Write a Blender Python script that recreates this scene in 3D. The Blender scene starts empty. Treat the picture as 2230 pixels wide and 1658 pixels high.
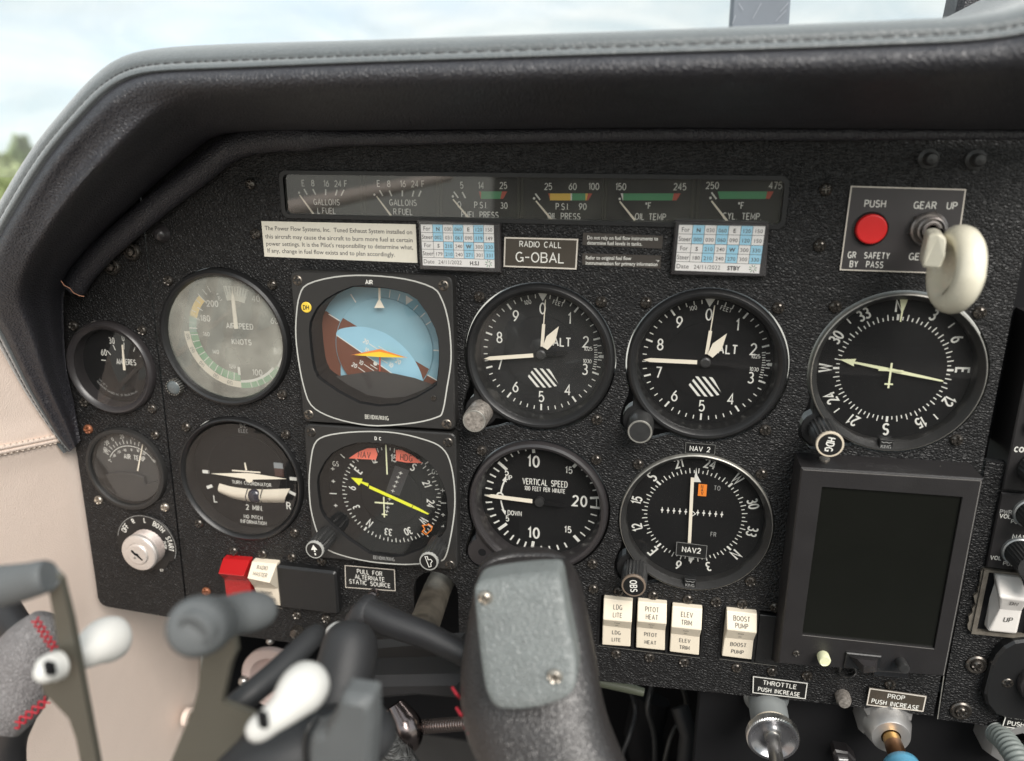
import bpy, math, random
from mathutils import Matrix, Vector
random.seed(7)
R_ = math.radians
sc = bpy.context.scene
COL = sc.collection
MM = 0.001

# ---------------------------------------------------------------- frame of the place
# Everything in the cockpit is measured in millimetres on the instrument panel: u to the right,
# v up along the panel, h out of the panel towards the pilot.  TILT is the nose-up attitude.
TILT = R_(6.0)
T0 = Matrix.Rotation(TILT, 4, 'X')

# ---------------------------------------------------------------- camera
FPX = 1705.4476
_a, _b, _c = R_(17.31104319), R_(11.18064225), R_(0.12537869)
_Rc = Matrix.Rotation(_c, 3, 'Z') @ Matrix.Rotation(_a, 3, 'X') @ Matrix.Rotation(_b, 3, 'Y')
EYE = Vector((83.951, 129.633, 388.463))          # camera position (u, v, h)


def _c2p(v):                                       # camera-frame vector -> (u, v, h)
    return Vector((v.x, -v.y, -v.z))


_RT = _Rc.transposed()
RIGHT, DOWN, FWD = (_c2p(_RT @ Vector(e)) for e in ((1, 0, 0), (0, 1, 0), (0, 0, 1)))


def wv(p):                                         # (u, v, h) direction -> world before tilt
    return Vector((p[0], -p[2], p[1]))


cam_data = bpy.data.cameras.new('camera')
cam = bpy.data.objects.new('camera', cam_data)
COL.objects.link(cam)
cm = Matrix.Identity(4)
for i, ax in enumerate((wv(RIGHT), -wv(DOWN), -wv(FWD))):
    for j in range(3):
        cm[j][i] = ax[j]
cm.translation = wv(EYE) * MM
cam.matrix_world = T0 @ cm
cam_data.sensor_width = 36
cam_data.lens = FPX / 2230 * 36
cam_data.clip_start = 0.01
cam_data.clip_end = 2000
cam_data.dof.use_dof = True
cam_data.dof.focus_distance = 0.418
cam_data.dof.aperture_fstop = 6.2
sc.camera = cam

# ---------------------------------------------------------------- world, sun, exposure
SUN_EL, SUN_AZ = 36.0, 150.0        # degrees; azimuth measured clockwise from +Y (the nose)
world = bpy.data.worlds.new("World")
sc.world = world
world.use_nodes = True
wn = world.node_tree.nodes
wl = world.node_tree.links
wn.clear()
wout = wn.new('ShaderNodeOutputWorld')
wbg = wn.new('ShaderNodeBackground')
sky = wn.new('ShaderNodeTexSky')
sky.sky_type = 'NISHITA'
sky.sun_disc = False
sky.sun_elevation = R_(SUN_EL)
sky.sun_rotation = R_(SUN_AZ)
sky.dust_density = 2.0
sky.ozone_density = 1.0
wtc = wn.new('ShaderNodeTexCoord')
wmp = wn.new('ShaderNodeMapping')
wmp.inputs['Scale'].default_value = (1.0, 1.0, 3.2)
wno = wn.new('ShaderNodeTexNoise')
wno.inputs['Scale'].default_value = 2.3
wno.inputs['Detail'].default_value = 7
wno.inputs['Roughness'].default_value = 0.55
wno.inputs['Distortion'].default_value = 0.6
wra = wn.new('ShaderNodeValToRGB')
wra.color_ramp.elements[0].position = 0.33
wra.color_ramp.elements[0].color = (0.72, 0.72, 0.72, 1)
wra.color_ramp.elements[1].position = 0.60
wra.color_ramp.elements[1].color = (0.97, 0.97, 0.97, 1)
wmx = wn.new('ShaderNodeMixRGB')
wn2 = wn.new('ShaderNodeTexNoise')
wn2.inputs['Scale'].default_value = 5.5
wn2.inputs['Detail'].default_value = 8
wn2.inputs['Roughness'].default_value = 0.62
wn2.inputs['Distortion'].default_value = 1.1
wl.new(wmp.outputs['Vector'], wn2.inputs['Vector'])
wr2 = wn.new('ShaderNodeValToRGB')                           # grey and bright parts of thin cloud
wr2.color_ramp.elements[0].position = 0.36
wr2.color_ramp.elements[0].color = (2.55, 2.95, 3.05, 1)
wr2.color_ramp.elements[1].position = 0.62
wr2.color_ramp.elements[1].color = (3.55, 3.72, 3.62, 1)
wl.new(wn2.outputs['Fac'], wr2.inputs['Fac'])
wl.new(wr2.outputs['Color'], wmx.inputs['Color2'])
wl.new(wtc.outputs['Generated'], wmp.inputs['Vector'])
wl.new(wmp.outputs['Vector'], wno.inputs['Vector'])
wl.new(wno.outputs['Fac'], wra.inputs['Fac'])
wl.new(wra.outputs['Color'], wmx.inputs['Fac'])
wl.new(sky.outputs['Color'], wmx.inputs['Color1'])
wl.new(wmx.outputs['Color'], wbg.inputs['Color'])
wbg.inputs['Strength'].default_value = 0.1
wl.new(wbg.outputs['Background'], wout.inputs['Surface'])

sun_d = bpy.data.lights.new('sun', 'SUN')
sun_d.energy = 1.5
sun_d.angle = R_(35)
sun_d.color = (1.0, 0.955, 0.90)
sun = bpy.data.objects.new('sun', sun_d)
COL.objects.link(sun)
_sd = Vector((math.sin(R_(SUN_AZ)) * math.cos(R_(SUN_EL)), math.cos(R_(SUN_AZ)) * math.cos(R_(SUN_EL)), math.sin(R_(SUN_EL))))
sun.rotation_euler = _sd.to_track_quat('Z', 'Y').to_euler()
sun.location = (0, 0, 3)
sc.view_settings.view_transform = 'Standard'
sc.view_settings.look = 'None'
sc.view_settings.exposure = 1.5
sc.view_settings.gamma = 1
sc.render.use_motion_blur = False


# ---------------------------------------------------------------- measuring helpers
def ray(px, py):
    return RIGHT * ((px - 1115) / FPX) + DOWN * ((py - 829) / FPX) + FWD


def P(px, py, h=0.0):
    """where the line of sight measured at this point of the photo meets the plane h mm off the panel"""
    d = ray(px, py)
    s = (h - EYE.z) / d.z
    return (EYE.x + d.x * s, EYE.y + d.y * s)


def P3(px, py, h=0.0):
    q = P(px, py, h)
    return (q[0], q[1], h)


def dpt(p):
    return (Vector(p) - EYE).dot(FWD)


def mmpp(px, py, h):
    return dpt(P3(px, py, h)) / FPX


class ZM:
    """a measured close-up: origin, pixels per photo pixel, distance of the surface from the panel"""
    def __init__(s, x0, y0, k, h=0.0, o=(0, 0)):
        s.x0, s.y0, s.k, s.h, s.o = x0, y0, k, h, o

    def __call__(s, x, y, h=None):
        q = P(s.x0 + x / s.k, s.y0 + y / s.k, s.h if h is None else h)
        return (q[0] - s.o[0], q[1] - s.o[1])


# ---------------------------------------------------------------- materials
MATS = {}


def nt(name):
    m = bpy.data.materials.new(name)
    m.use_nodes = True
    n = m.node_tree.nodes
    return m, n, m.node_tree.links, n['Principled BSDF']


def mat(name, col, rough=0.5, metal=0.0, spec=0.5, vary=0.12, vscale=60, bump=0.0, bscale=400, rvar=0.1, coat=0.0, emit=0.0):
    if name in MATS:
        return MATS[name]
    m, n, l, b = nt(name)
    tc = n.new('ShaderNodeTexCoord')
    no = n.new('ShaderNodeTexNoise')
    no.inputs['Scale'].default_value = vscale
    no.inputs['Detail'].default_value = 5
    l.new(tc.outputs['Object'], no.inputs['Vector'])
    mx = n.new('ShaderNodeMixRGB')
    mx.inputs['Color1'].default_value = tuple(max(0, c * (1 - vary)) for c in col) + (1,)
    mx.inputs['Color2'].default_value = tuple(min(1, c * (1 + vary)) for c in col) + (1,)
    l.new(no.outputs['Fac'], mx.inputs['Fac'])
    l.new(mx.outputs['Color'], b.inputs['Base Color'])
    mr = n.new('ShaderNodeMapRange')
    mr.inputs['To Min'].default_value = max(0.02, rough - rvar)
    mr.inputs['To Max'].default_value = min(1, rough + rvar)
    l.new(no.outputs['Fac'], mr.inputs['Value'])
    l.new(mr.outputs['Result'], b.inputs['Roughness'])
    b.inputs['Metallic'].default_value = metal
    b.inputs['Specular IOR Level'].default_value = spec
    b.inputs['Coat Weight'].default_value = coat
    if bump:
        bn = n.new('ShaderNodeTexNoise')
        bn.inputs['Scale'].default_value = bscale
        bn.inputs['Detail'].default_value = 4
        l.new(tc.outputs['Object'], bn.inputs['Vector'])
        bp = n.new('ShaderNodeBump')
        bp.inputs['Strength'].default_value = bump
        bp.inputs['Distance'].default_value = 0.0004
        l.new(bn.outputs['Fac'], bp.inputs['Height'])
        l.new(bp.outputs['Normal'], b.inputs['Normal'])
    MATS[name] = m
    return m


def leather(name, col, rough, cell, dist, stretch=(1, 1, 1), wr=0.5, spec=0.5, vary=0.2, wrs=None, sheen=0.0):
    """grained hide or vinyl: worn voronoi cells crossed by soft wrinkles"""
    m, n, l, b = nt(name)
    tc = n.new('ShaderNodeTexCoord')
    mp = n.new('ShaderNodeMapping')
    mp.inputs['Scale'].default_value = stretch
    l.new(tc.outputs['Object'], mp.inputs['Vector'])
    dn = n.new('ShaderNodeTexNoise')
    dn.inputs['Scale'].default_value = cell * 0.35
    dn.inputs['Detail'].default_value = 3
    l.new(mp.outputs['Vector'], dn.inputs['Vector'])
    add = n.new('ShaderNodeVectorMath')
    add.operation = 'MULTIPLY_ADD'
    add.inputs[1].default_value = (1.6 / cell,) * 3
    l.new(dn.outputs['Color'], add.inputs[0])
    l.new(mp.outputs['Vector'], add.inputs[2])
    vo = n.new('ShaderNodeTexVoronoi')
    vo.feature = 'DISTANCE_TO_EDGE'
    vo.inputs['Scale'].default_value = cell
    l.new(add.outputs['Vector'], vo.inputs['Vector'])
    cr = n.new('ShaderNodeMapRange')
    cr.inputs['From Max'].default_value = 0.28
    cr.interpolation_type = 'SMOOTHSTEP'
    l.new(vo.outputs['Distance'], cr.inputs['Value'])
    wn_ = n.new('ShaderNodeTexNoise')
    wn_.inputs['Scale'].default_value = wrs or cell * 0.12
    wn_.inputs['Detail'].default_value = 6
    wn_.inputs['Roughness'].default_value = 0.6
    wn_.inputs['Distortion'].default_value = 0.8
    l.new(mp.outputs['Vector'], wn_.inputs['Vector'])
    hm = n.new('ShaderNodeMath')
    hm.operation = 'MULTIPLY_ADD'
    hm.inputs[1].default_value = wr * 3
    l.new(wn_.outputs['Fac'], hm.inputs[0])
    l.new(cr.outputs['Result'], hm.inputs[2])
    bp = n.new('ShaderNodeBump')
    bp.inputs['Strength'].default_value = 1.0
    bp.inputs['Distance'].default_value = dist
    l.new(hm.outputs['Value'], bp.inputs['Height'])
    l.new(bp.outputs['Normal'], b.inputs['Normal'])
    mx = n.new('ShaderNodeMixRGB')
    mx.inputs['Color1'].default_value = tuple(c * (1 - vary) for c in col) + (1,)
    mx.inputs['Color2'].default_value = tuple(min(1, c * (1 + vary)) for c in col) + (1,)
    l.new(wn_.outputs['Fac'], mx.inputs['Fac'])
    l.new(mx.outputs['Color'], b.inputs['Base Color'])
    mr = n.new('ShaderNodeMapRange')
    mr.inputs['To Min'].default_value = rough + 0.1
    mr.inputs['To Max'].default_value = max(0.05, rough - 0.1)
    l.new(wn_.outputs['Fac'], mr.inputs['Value'])
    l.new(mr.outputs['Result'], b.inputs['Roughness'])
    b.inputs['Specular IOR Level'].default_value = spec
    b.inputs['Sheen Weight'].default_value = sheen
    b.inputs['Sheen Roughness'].default_value = 0.45
    MATS[name] = m
    return m


def glass(name, tint=(0.97, 0.97, 0.97), gain=1.7, dust_glare=0.0, dust_glare_col=(0.6, 0.6, 0.55), rough=0.02):
    m = bpy.data.materials.new(name)
    m.use_nodes = True
    n, l = m.node_tree.nodes, m.node_tree.links
    n.clear()
    out = n.new('ShaderNodeOutputMaterial')
    tr = n.new('ShaderNodeBsdfTransparent')
    tr.inputs['Color'].default_value = tint + (1,)
    gl = n.new('ShaderNodeBsdfGlossy')
    gl.inputs['Roughness'].default_value = rough
    fr = n.new('ShaderNodeFresnel')
    fr.inputs['IOR'].default_value = 1.45
    geo = n.new('ShaderNodeNewGeometry')
    flip = n.new('ShaderNodeMath')
    flip.operation = 'MULTIPLY_ADD'           # same index of refraction from both sides of the pane
    flip.inputs[1].default_value = 1 / 1.45 - 1.45
    flip.inputs[2].default_value = 1.45
    l.new(geo.outputs['Backfacing'], flip.inputs[0])
    fr2 = n.new('ShaderNodeMath')
    fr2.operation = 'MULTIPLY'
    fr2.inputs[1].default_value = gain
    fr2.use_clamp = True
    l.new(flip.outputs['Value'], fr.inputs['IOR'])
    l.new(fr.outputs['Fac'], fr2.inputs[0])
    mx = n.new('ShaderNodeMixShader')
    l.new(fr2.outputs['Value'], mx.inputs['Fac'])
    l.new(tr.outputs['BSDF'], mx.inputs[1])
    l.new(gl.outputs['BSDF'], mx.inputs[2])
    last = mx
    if dust_glare:
        df = n.new('ShaderNodeBsdfDiffuse')
        df.inputs['Color'].default_value = dust_glare_col + (1,)
        tc = n.new('ShaderNodeTexCoord')
        no = n.new('ShaderNodeTexNoise')
        no.inputs['Scale'].default_value = 45
        no.inputs['Detail'].default_value = 6
        l.new(tc.outputs['Object'], no.inputs['Vector'])
        mr = n.new('ShaderNodeMapRange')
        mr.inputs['From Min'].default_value = 0.3
        mr.inputs['From Max'].default_value = 0.7
        mr.inputs['To Min'].default_value = dust_glare * 0.5
        mr.inputs['To Max'].default_value = dust_glare * 1.5
        l.new(no.outputs['Fac'], mr.inputs['Value'])
        m2 = n.new('ShaderNodeMixShader')
        l.new(mr.outputs['Result'], m2.inputs['Fac'])
        l.new(mx.outputs['Shader'], m2.inputs[1])
        l.new(df.outputs['BSDF'], m2.inputs[2])
        last = m2
    l.new(last.outputs['Shader'], out.inputs['Surface'])
    MATS[name] = m
    return m


VINYL = leather('panel_vinyl', (0.0110, 0.0108, 0.0112), 0.44, 540, 0.00030, (1, 1.25, 1), 0.85, 0.38)
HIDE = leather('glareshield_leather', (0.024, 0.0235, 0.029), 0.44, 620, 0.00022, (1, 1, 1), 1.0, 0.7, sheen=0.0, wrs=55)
HIDE_GLARE = leather('glareshield_leather_sky_glare', (0.085, 0.096, 0.10), 0.40, 700, 0.00010, (1, 1, 1), 0.5, 0.8, sheen=0.6)  # lighter copy of the black leather; sky glare put into colour and sheen
CREAM = leather('cream_leather', (0.82, 0.68, 0.59), 0.5, 700, 0.00006, (1, 1, 1), 1.6, 0.4, 0.05, 22)
YOKEH = leather('yoke_leather', (0.022, 0.019, 0.0185), 0.38, 700, 0.00011, (1, 1, 1), 0.4, 0.8)
PERF = leather('grey_perforated_leather', (0.19, 0.18, 0.18), 0.55, 900, 0.00035, (1, 0.5, 1), 0.3, 0.4)
BEZ = mat('bezel_black', (0.013, 0.013, 0.0135), 0.38, spec=0.5, bump=0.15, bscale=900)
BEZG = mat('bezel_worn', (0.030, 0.027, 0.028), 0.34, spec=0.6, bump=0.1, bscale=900, vary=0.3)
GREYB = mat('bezel_grey', (0.022, 0.0215, 0.021), 0.42, bump=0.12, bscale=1200)
RIM = mat('pale_edge', (0.34, 0.33, 0.3), 0.45, metal=0.6, vary=0.4, vscale=300)
DIAL = mat('dial_black', (0.006, 0.006, 0.0065), 0.7, spec=0.2)
DIALG = mat('dial_grey', (0.014, 0.014, 0.015), 0.7, spec=0.2)
DIALA = mat('dial_olive', (0.03, 0.03, 0.026), 0.7, spec=0.2)
PRINT = mat('print_white', (0.72, 0.71, 0.66), 0.6, vary=0.06, spec=0.2)
PRINTB = mat('print_grey', (0.30, 0.30, 0.29), 0.6, vary=0.1, spec=0.2)
LUME = mat('needle_cream', (0.82, 0.75, 0.62), 0.5, vary=0.05)
YEL = mat('needle_yellow', (0.78, 0.80, 0.03), 0.5, vary=0.05)
PALEY = mat('needle_pale_yellow', (0.75, 0.76, 0.50), 0.5, vary=0.05)
GRN = mat('arc_green', (0.05, 0.27, 0.11), 0.55)
YARC = mat('arc_yellow', (0.75, 0.48, 0.06), 0.55)
RARC = mat('arc_red', (0.45, 0.06, 0.03), 0.55)
SKYB = mat('horizon_blue', (0.23, 0.41, 0.49), 0.55)
SKYB2 = mat('horizon_light_blue', (0.29, 0.53, 0.66), 0.55)
EARTH = mat('horizon_brown', (0.145, 0.05, 0.028), 0.6)
ORNG = mat('orange', (0.85, 0.24, 0.03), 0.5)
YELW = mat('wing_yellow', (0.9, 0.60, 0.03), 0.5)
FLAG = mat('warning_flag', (0.92, 0.20, 0.13), 0.5)
BLACKP = mat('print_black', (0.02, 0.02, 0.02), 0.6)
REDSW = mat('switch_red', (0.42, 0.012, 0.014), 0.28, vary=0.1, coat=0.2)
REDB = mat('button_red', (0.66, 0.015, 0.015), 0.4)
IVORY = mat('switch_ivory', (0.76, 0.68, 0.55), 0.35, vary=0.05, spec=0.4)
KNOBW = mat('gear_wheel_ivory', (0.72, 0.68, 0.55), 0.28, vary=0.05, spec=0.5, coat=0.3)
WHITEP = mat('white_plastic', (0.78, 0.74, 0.70), 0.32, vary=0.03)
PEGW = mat('peg_white', (0.60, 0.59, 0.56), 0.45, vary=0.03)
SCREWM = mat('screw_black', (0.105, 0.095, 0.085), 0.28, metal=0.8, vary=0.5, vscale=500)
SCREWS = mat('screw_steel', (0.42, 0.38, 0.33), 0.34, metal=0.9, vary=0.3, vscale=500)
SCREWR = mat('screw_rust', (0.26, 0.10, 0.05), 0.5, metal=0.5, vary=0.5, vscale=500)
STEEL = mat('steel', (0.55, 0.54, 0.52), 0.3, metal=1.0, vary=0.12, vscale=200, bump=0.1, bscale=600)
ALU = mat('aluminium', (0.62, 0.61, 0.60), 0.42, metal=0.85, vary=0.15, vscale=120, bump=0.1, bscale=900)
CHROME = mat('chrome', (0.22, 0.185, 0.18), 0.22, metal=1.0, vary=0.1)
BRASS = mat('brass', (0.42, 0.25, 0.09), 0.35, metal=1.0, vary=0.3, vscale=150)
WORNM = mat('worn_shaft', (0.24, 0.21, 0.17), 0.42, metal=0.7, vary=0.75, vscale=110, bump=0.3, bscale=300)
SILK = mat('peeling_knob', (0.33, 0.30, 0.27), 0.4, metal=0.5, vary=0.98, vscale=700, bump=0.5, bscale=600)
DARKM = mat('dark_knob', (0.03, 0.03, 0.03), 0.35, spec=0.5, vary=0.3, vscale=300)
RUB = mat('black_rubber', (0.021, 0.0215, 0.023), 0.55, bump=0.2, bscale=1200)
RUBG = mat('grey_rubber', (0.10, 0.106, 0.108), 0.6, bump=0.1, bscale=500)
COMPO = mat('black_composite', (0.018, 0.018, 0.0195), 0.48, bump=0.4, bscale=1800)
PLATEM = mat('bracket_steel', (0.13, 0.123, 0.10), 0.42, metal=0.55, vary=0.1)
BROWNP = mat('placard_brown', (0.055, 0.045, 0.034), 0.4)
BLKPL = mat('placard_black', (0.012, 0.012, 0.012), 0.35)
GREYPL = mat('placard_grey', (0.045, 0.041, 0.042), 0.34, spec=0.6)
PAPER = mat('paper_label', (0.74, 0.70, 0.60), 0.75, vary=0.05, vscale=400)
PAPERW = mat('paper_white', (0.84, 0.82, 0.80), 0.7, vary=0.02)
LBLUE = mat('paper_blue', (0.36, 0.66, 0.83), 0.7, vary=0.03)
SCRN = mat('screen_off', (0.0085, 0.009, 0.0075), 0.10, spec=0.35, rvar=0.02)
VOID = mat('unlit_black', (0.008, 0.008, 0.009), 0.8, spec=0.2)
FRAME = mat('display_case', (0.018, 0.0165, 0.017), 0.45, bump=0.3, bscale=1500)
REDT = mat('red_thread', (0.42, 0.02, 0.035), 0.6)
THREAD = mat('dark_thread', (0.03, 0.03, 0.032), 0.6)
CTHREAD = mat('cream_thread', (0.60, 0.50, 0.42), 0.6)
BLUEK = mat('blue_knob', (0.13, 0.42, 0.62), 0.35, coat=0.2)
PINKV = mat('vent_plastic', (0.50, 0.40, 0.37), 0.45)
POST = mat('windscreen_post', (0.17, 0.19, 0.22), 0.5, vary=0.15, vscale=20)
GL = glass('dial_glass', dust_glare=0.005)
GLA = glass('painted_reflection_glass', gain=3.4, dust_glare=0.27, dust_glare_col=(0.62, 0.62, 0.54))  # diffuse veil and raised gain stand in for the bright window reflection
GLT = glass('cover_glass', gain=1.7, dust_glare=0.02)
CLEAR = glass('clear_plastic', gain=0.8, dust_glare=0.01, dust_glare_col=(0.8, 0.8, 0.8))


# ---------------------------------------------------------------- mesh builder
class MB:
    def __init__(s, off=(0, 0, 0)):
        s.v, s.f, s.m, s.mats, s.off = [], [], [], [], off

    def mi(s, m):
        if m not in s.mats:
            s.mats.append(m)
        return s.mats.index(m)

    def add(s, vs, fs, m):
        k, i = len(s.v), s.mi(m)
        s.v += [tuple(p) for p in vs]
        for f in fs:
            s.f.append(tuple(k + j for j in f))
            s.m.append(i)
        return s

    def poly(s, pts, z, m):
        return s.add([(x, y, z) for x, y in pts], [tuple(range(len(pts)))], m)

    def prism(s, pts, z0, z1, m, top=None, bev=0.0):
        """pts counter-clockwise; z1 is the face nearer the pilot"""
        n = len(pts)
        a = sum(pts[i][0] * pts[(i + 1) % n][1] - pts[(i + 1) % n][0] * pts[i][1] for i in range(n))
        if a < 0:
            pts = pts[::-1]
        if bev:
            cx = sum(p[0] for p in pts) / n
            cy = sum(p[1] for p in pts) / n
            inn = inset(pts, bev)
            vs = [(x, y, z0) for x, y in pts] + [(x, y, z1 - bev) for x, y in pts] + [(x, y, z1) for x, y in inn]
            fs = []
            for k in (0, 1):
                fs += [(k * n + i, k * n + (i + 1) % n, (k + 1) * n + (i + 1) % n, (k + 1) * n + i) for i in range(n)]
            s.add(vs, fs, m)
            s.add([(x, y, z1) for x, y in inn], [tuple(range(n))], top or m)
        else:
            s.add([(x, y, z0) for x, y in pts] + [(x, y, z1) for x, y in pts],
                  [(i, (i + 1) % n, n + (i + 1) % n, n + i) for i in range(n)], m)
            s.add([(x, y, z1) for x, y in pts], [tuple(range(n))], top or m)
        s.add([(x, y, z0) for x, y in pts], [tuple(range(n))[::-1]], m)
        return s

    def box(s, x0, x1, y0, y1, z0, z1, m, bev=0.0):
        return s.prism([(x0, y0), (x1, y0), (x1, y1), (x0, y1)], z0, z1, m, bev=bev)

    def ringwall(s, outer, inner, z0, z1, m, zi=None):
        """flat front between two outlines of equal point count, with outer and inner walls"""
        n = len(outer)
        zi = z1 if zi is None else zi
        vs = [(x, y, z0) for x, y in outer] + [(x, y, z1) for x, y in outer] + [(x, y, zi) for x, y in inner] + [(x, y, z0) for x, y in inner]
        fs = []
        for k in range(3):
            fs += [(k * n + i, k * n + (i + 1) % n, (k + 1) * n + (i + 1) % n, (k + 1) * n + i) for i in range(n)]
        return s.add(vs, fs, m)

    def lathe(s, prof, m, n=48, c=(0, 0), cap0=False, cap1=False, flute=0.0, nf=0, a0=0.0):
        """prof: list of (r, z[, material]) from back to front; axis along h"""
        vs = []
        for p in prof:
            for i in range(n):
                a = a0 + 2 * math.pi * i / n
                r = p[0]
                if flute and len(p) > 2 and p[2] == 'f' and i % 2:
                    r -= flute
                vs.append((c[0] + r * math.cos(a), c[1] + r * math.sin(a), p[1]))
        fs = []
        for k in range(len(prof) - 1):
            fs += [(k * n + i, k * n + (i + 1) % n, (k + 1) * n + (i + 1) % n, (k + 1) * n + i) for i in range(n)]
        if cap1:
            fs.append(tuple((len(prof) - 1) * n + i for i in range(n)))
        if cap0:
            fs.append(tuple(range(n))[::-1])
        return s.add(vs, fs, m)

    def disc(s, r, z, m, n=48, c=(0, 0)):
        return s.poly([(c[0] + r * math.cos(2 * math.pi * i / n), c[1] + r * math.sin(2 * math.pi * i / n)) for i in range(n)], z, m)

    def arc(s, r0, r1, a0, a1, z, m, c=(0, 0), n=None):
        """annular band, clock angles in degrees"""
        n = n or max(2, int(abs(a1 - a0) / 4))
        vs = []
        for i in range(n + 1):
            a = R_(a0 + (a1 - a0) * i / n)
            vs += [(c[0] + r0 * math.sin(a), c[1] + r0 * math.cos(a), z), (c[0] + r1 * math.sin(a), c[1] + r1 * math.cos(a), z)]
        return s.add(vs, [(2 * i, 2 * i + 1, 2 * i + 3, 2 * i + 2) for i in range(n)], m)

    def tick(s, a, r0, r1, w, z, m, c=(0, 0)):
        sa, ca = math.sin(R_(a)), math.cos(R_(a))
        return s.line((c[0] + r0 * sa, c[1] + r0 * ca), (c[0] + r1 * sa, c[1] + r1 * ca), w, z, m)

    def line(s, p, q, w, z, m, w2=None):
        dx, dy = q[0] - p[0], q[1] - p[1]
        L = math.hypot(dx, dy) or 1e-6
        nx, ny = -dy / L, dx / L
        w2 = w if w2 is None else w2
        return s.poly([(p[0] + nx * w / 2, p[1] + ny * w / 2), (p[0] - nx * w / 2, p[1] - ny * w / 2),
                       (q[0] - nx * w2 / 2, q[1] - ny * w2 / 2), (q[0] + nx * w2 / 2, q[1] + ny * w2 / 2)], z, m)

    def ribbon(s, pts, w, z, m, closed=False):
        n = len(pts)
        vs = []
        for i in range(n):
            p = pts[i]
            a = pts[i - 1] if (i or closed) else None
            b = pts[(i + 1) % n] if (i < n - 1 or closed) else None
            d1 = unit(p, a, -1) if a else None
            d2 = unit(p, b, 1) if b else None
            d1 = d1 or d2
            d2 = d2 or d1
            tx, ty = d1[0] + d2[0], d1[1] + d2[1]
            L = math.hypot(tx, ty)
            if L < 1e-6:
                tx, ty, L = d1[0], d1[1], 1
            tx, ty = tx / L, ty / L
            k = max(0.45, tx * d1[0] + ty * d1[1])
            ox, oy = -ty * w / 2 / k, tx * w / 2 / k
            vs += [(p[0] + ox, p[1] + oy, z), (p[0] - ox, p[1] - oy, z)]
        m_ = n if closed else n - 1
        return s.add(vs, [(2 * i + 1, (2 * i + 3) % (2 * n), (2 * i + 2) % (2 * n), 2 * i) for i in range(m_)], m)

    def tube(s, pts, rad, m, n=14, cap=True, flat=1.0):
        """swept tube through 3D points (absolute u, v, h)"""
        pts = [Vector(p) for p in pts]
        N = len(pts)
        if not isinstance(rad, (list, tuple)):
            rad = [rad] * N
        vs = []
        prev = None
        for i, p in enumerate(pts):
            t = (pts[min(i + 1, N - 1)] - pts[max(i - 1, 0)])
            t = t.normalized() if t.length > 1e-9 else Vector((0, 0, 1))
            if prev is None:
                x = t.orthogonal().normalized()
            else:
                x = (prev - t * prev.dot(t))
                x = x.normalized() if x.length > 1e-6 else t.orthogonal().normalized()
            prev = x
            y = t.cross(x)
            for k in range(n):
                a = 2 * math.pi * k / n
                vs.append(p + x * (rad[i] * math.cos(a)) + y * (rad[i] * flat * math.sin(a)))
        fs = []
        for i in range(N - 1):
            fs += [(i * n + k, i * n + (k + 1) % n, (i + 1) * n + (k + 1) % n, (i + 1) * n + k) for k in range(n)]
        if cap:
            fs.append(tuple(range(n))[::-1])
            fs.append(tuple((N - 1) * n + k for k in range(n)))
        return s.add(vs, fs, m)

    def loft(s, rows, m, closed=False, cap=False):
        nu = len(rows[0])
        vs = [p for r in rows for p in r]
        fs = []
        for i in range(len(rows) - 1):
            for k in range(nu if closed else nu - 1):
                fs.append((i * nu + k, i * nu + (k + 1) % nu, (i + 1) * nu + (k + 1) % nu, (i + 1) * nu + k))
        if cap:
            fs.append(tuple(range(nu))[::-1])
            fs.append(tuple((len(rows) - 1) * nu + k for k in range(nu)))
        return s.add(vs, fs, m)

    def text(s, t, c, size, m, rot=0.0, w=None, kx=0.8, z=0.05, align='c', gap=0.26, slant=0.0):
        """engraved lettering: centre (or left end) c, cap height size"""
        w = w or size * 0.13
        if rot:
            sr, cr = math.sin(R_(rot)), math.cos(R_(rot))
        else:
            sr, cr = 0.0, 1.0
        W = sum((glyph(ch)[0] * kx + gap) for ch in t) - gap
        x = -W / 2 if align == 'c' else 0.0
        for gi, ch in enumerate(t):
            gw, paths = glyph(ch)
            for pi_, path in enumerate(paths):
                closed = path[0] == path[-1] and len(path) > 3
                pp = path[:-1] if closed else path
                q = []
                for (gx, gy) in pp:
                    X = (x + gx * kx + slant * gy) * size
                    Y = (gy - 0.5) * size
                    q.append((c[0] + X * cr - Y * sr, c[1] + X * sr + Y * cr))
                s.ribbon(q, w, z + 0.006 * pi_, m, closed)
            x += gw * kx + gap
        return s

    def arctext(s, t, r, ang, size, m, w=None, kx=0.8, z=0.05, gap=0.26, c=(0, 0), flip=False):
        adv = [(glyph(ch)[0] * kx + gap) * size for ch in t]
        tot = sum(adv) - gap * size
        pos = -tot / 2
        for ch, ad in zip(t, adv):
            mid = pos + (ad - gap * size) / 2
            a = ang + math.degrees(mid / r) * (-1 if flip else 1)
            s.text(ch, (c[0] + r * math.sin(R_(a)), c[1] + r * math.cos(R_(a))), size, m, -a + (180 if flip else 0), w, kx, z)
            pos += ad
        return s

    def build(s, name, parent=None, smooth=None, loc=None):
        me = bpy.data.meshes.new(name)
        ox, oy, oz = s.off
        me.from_pydata([((x - ox) * MM, (y - oy) * MM, (z - oz) * MM) for x, y, z in s.v], [], s.f)
        for m in s.mats:
            me.materials.append(m)
        me.polygons.foreach_set('material_index', s.m)
        if smooth is not None:
            me.polygons.foreach_set('use_smooth', [True] * len(s.f))
            me.update()
            me.set_sharp_from_angle(angle=R_(smooth))
        o = bpy.data.objects.new(name, me)
        COL.objects.link(o)
        if parent is not None:
            o.parent = parent
            if loc:
                o.location = Vector(loc) * MM
        else:
            o.matrix_world = base(s.off)
        return o


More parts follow.
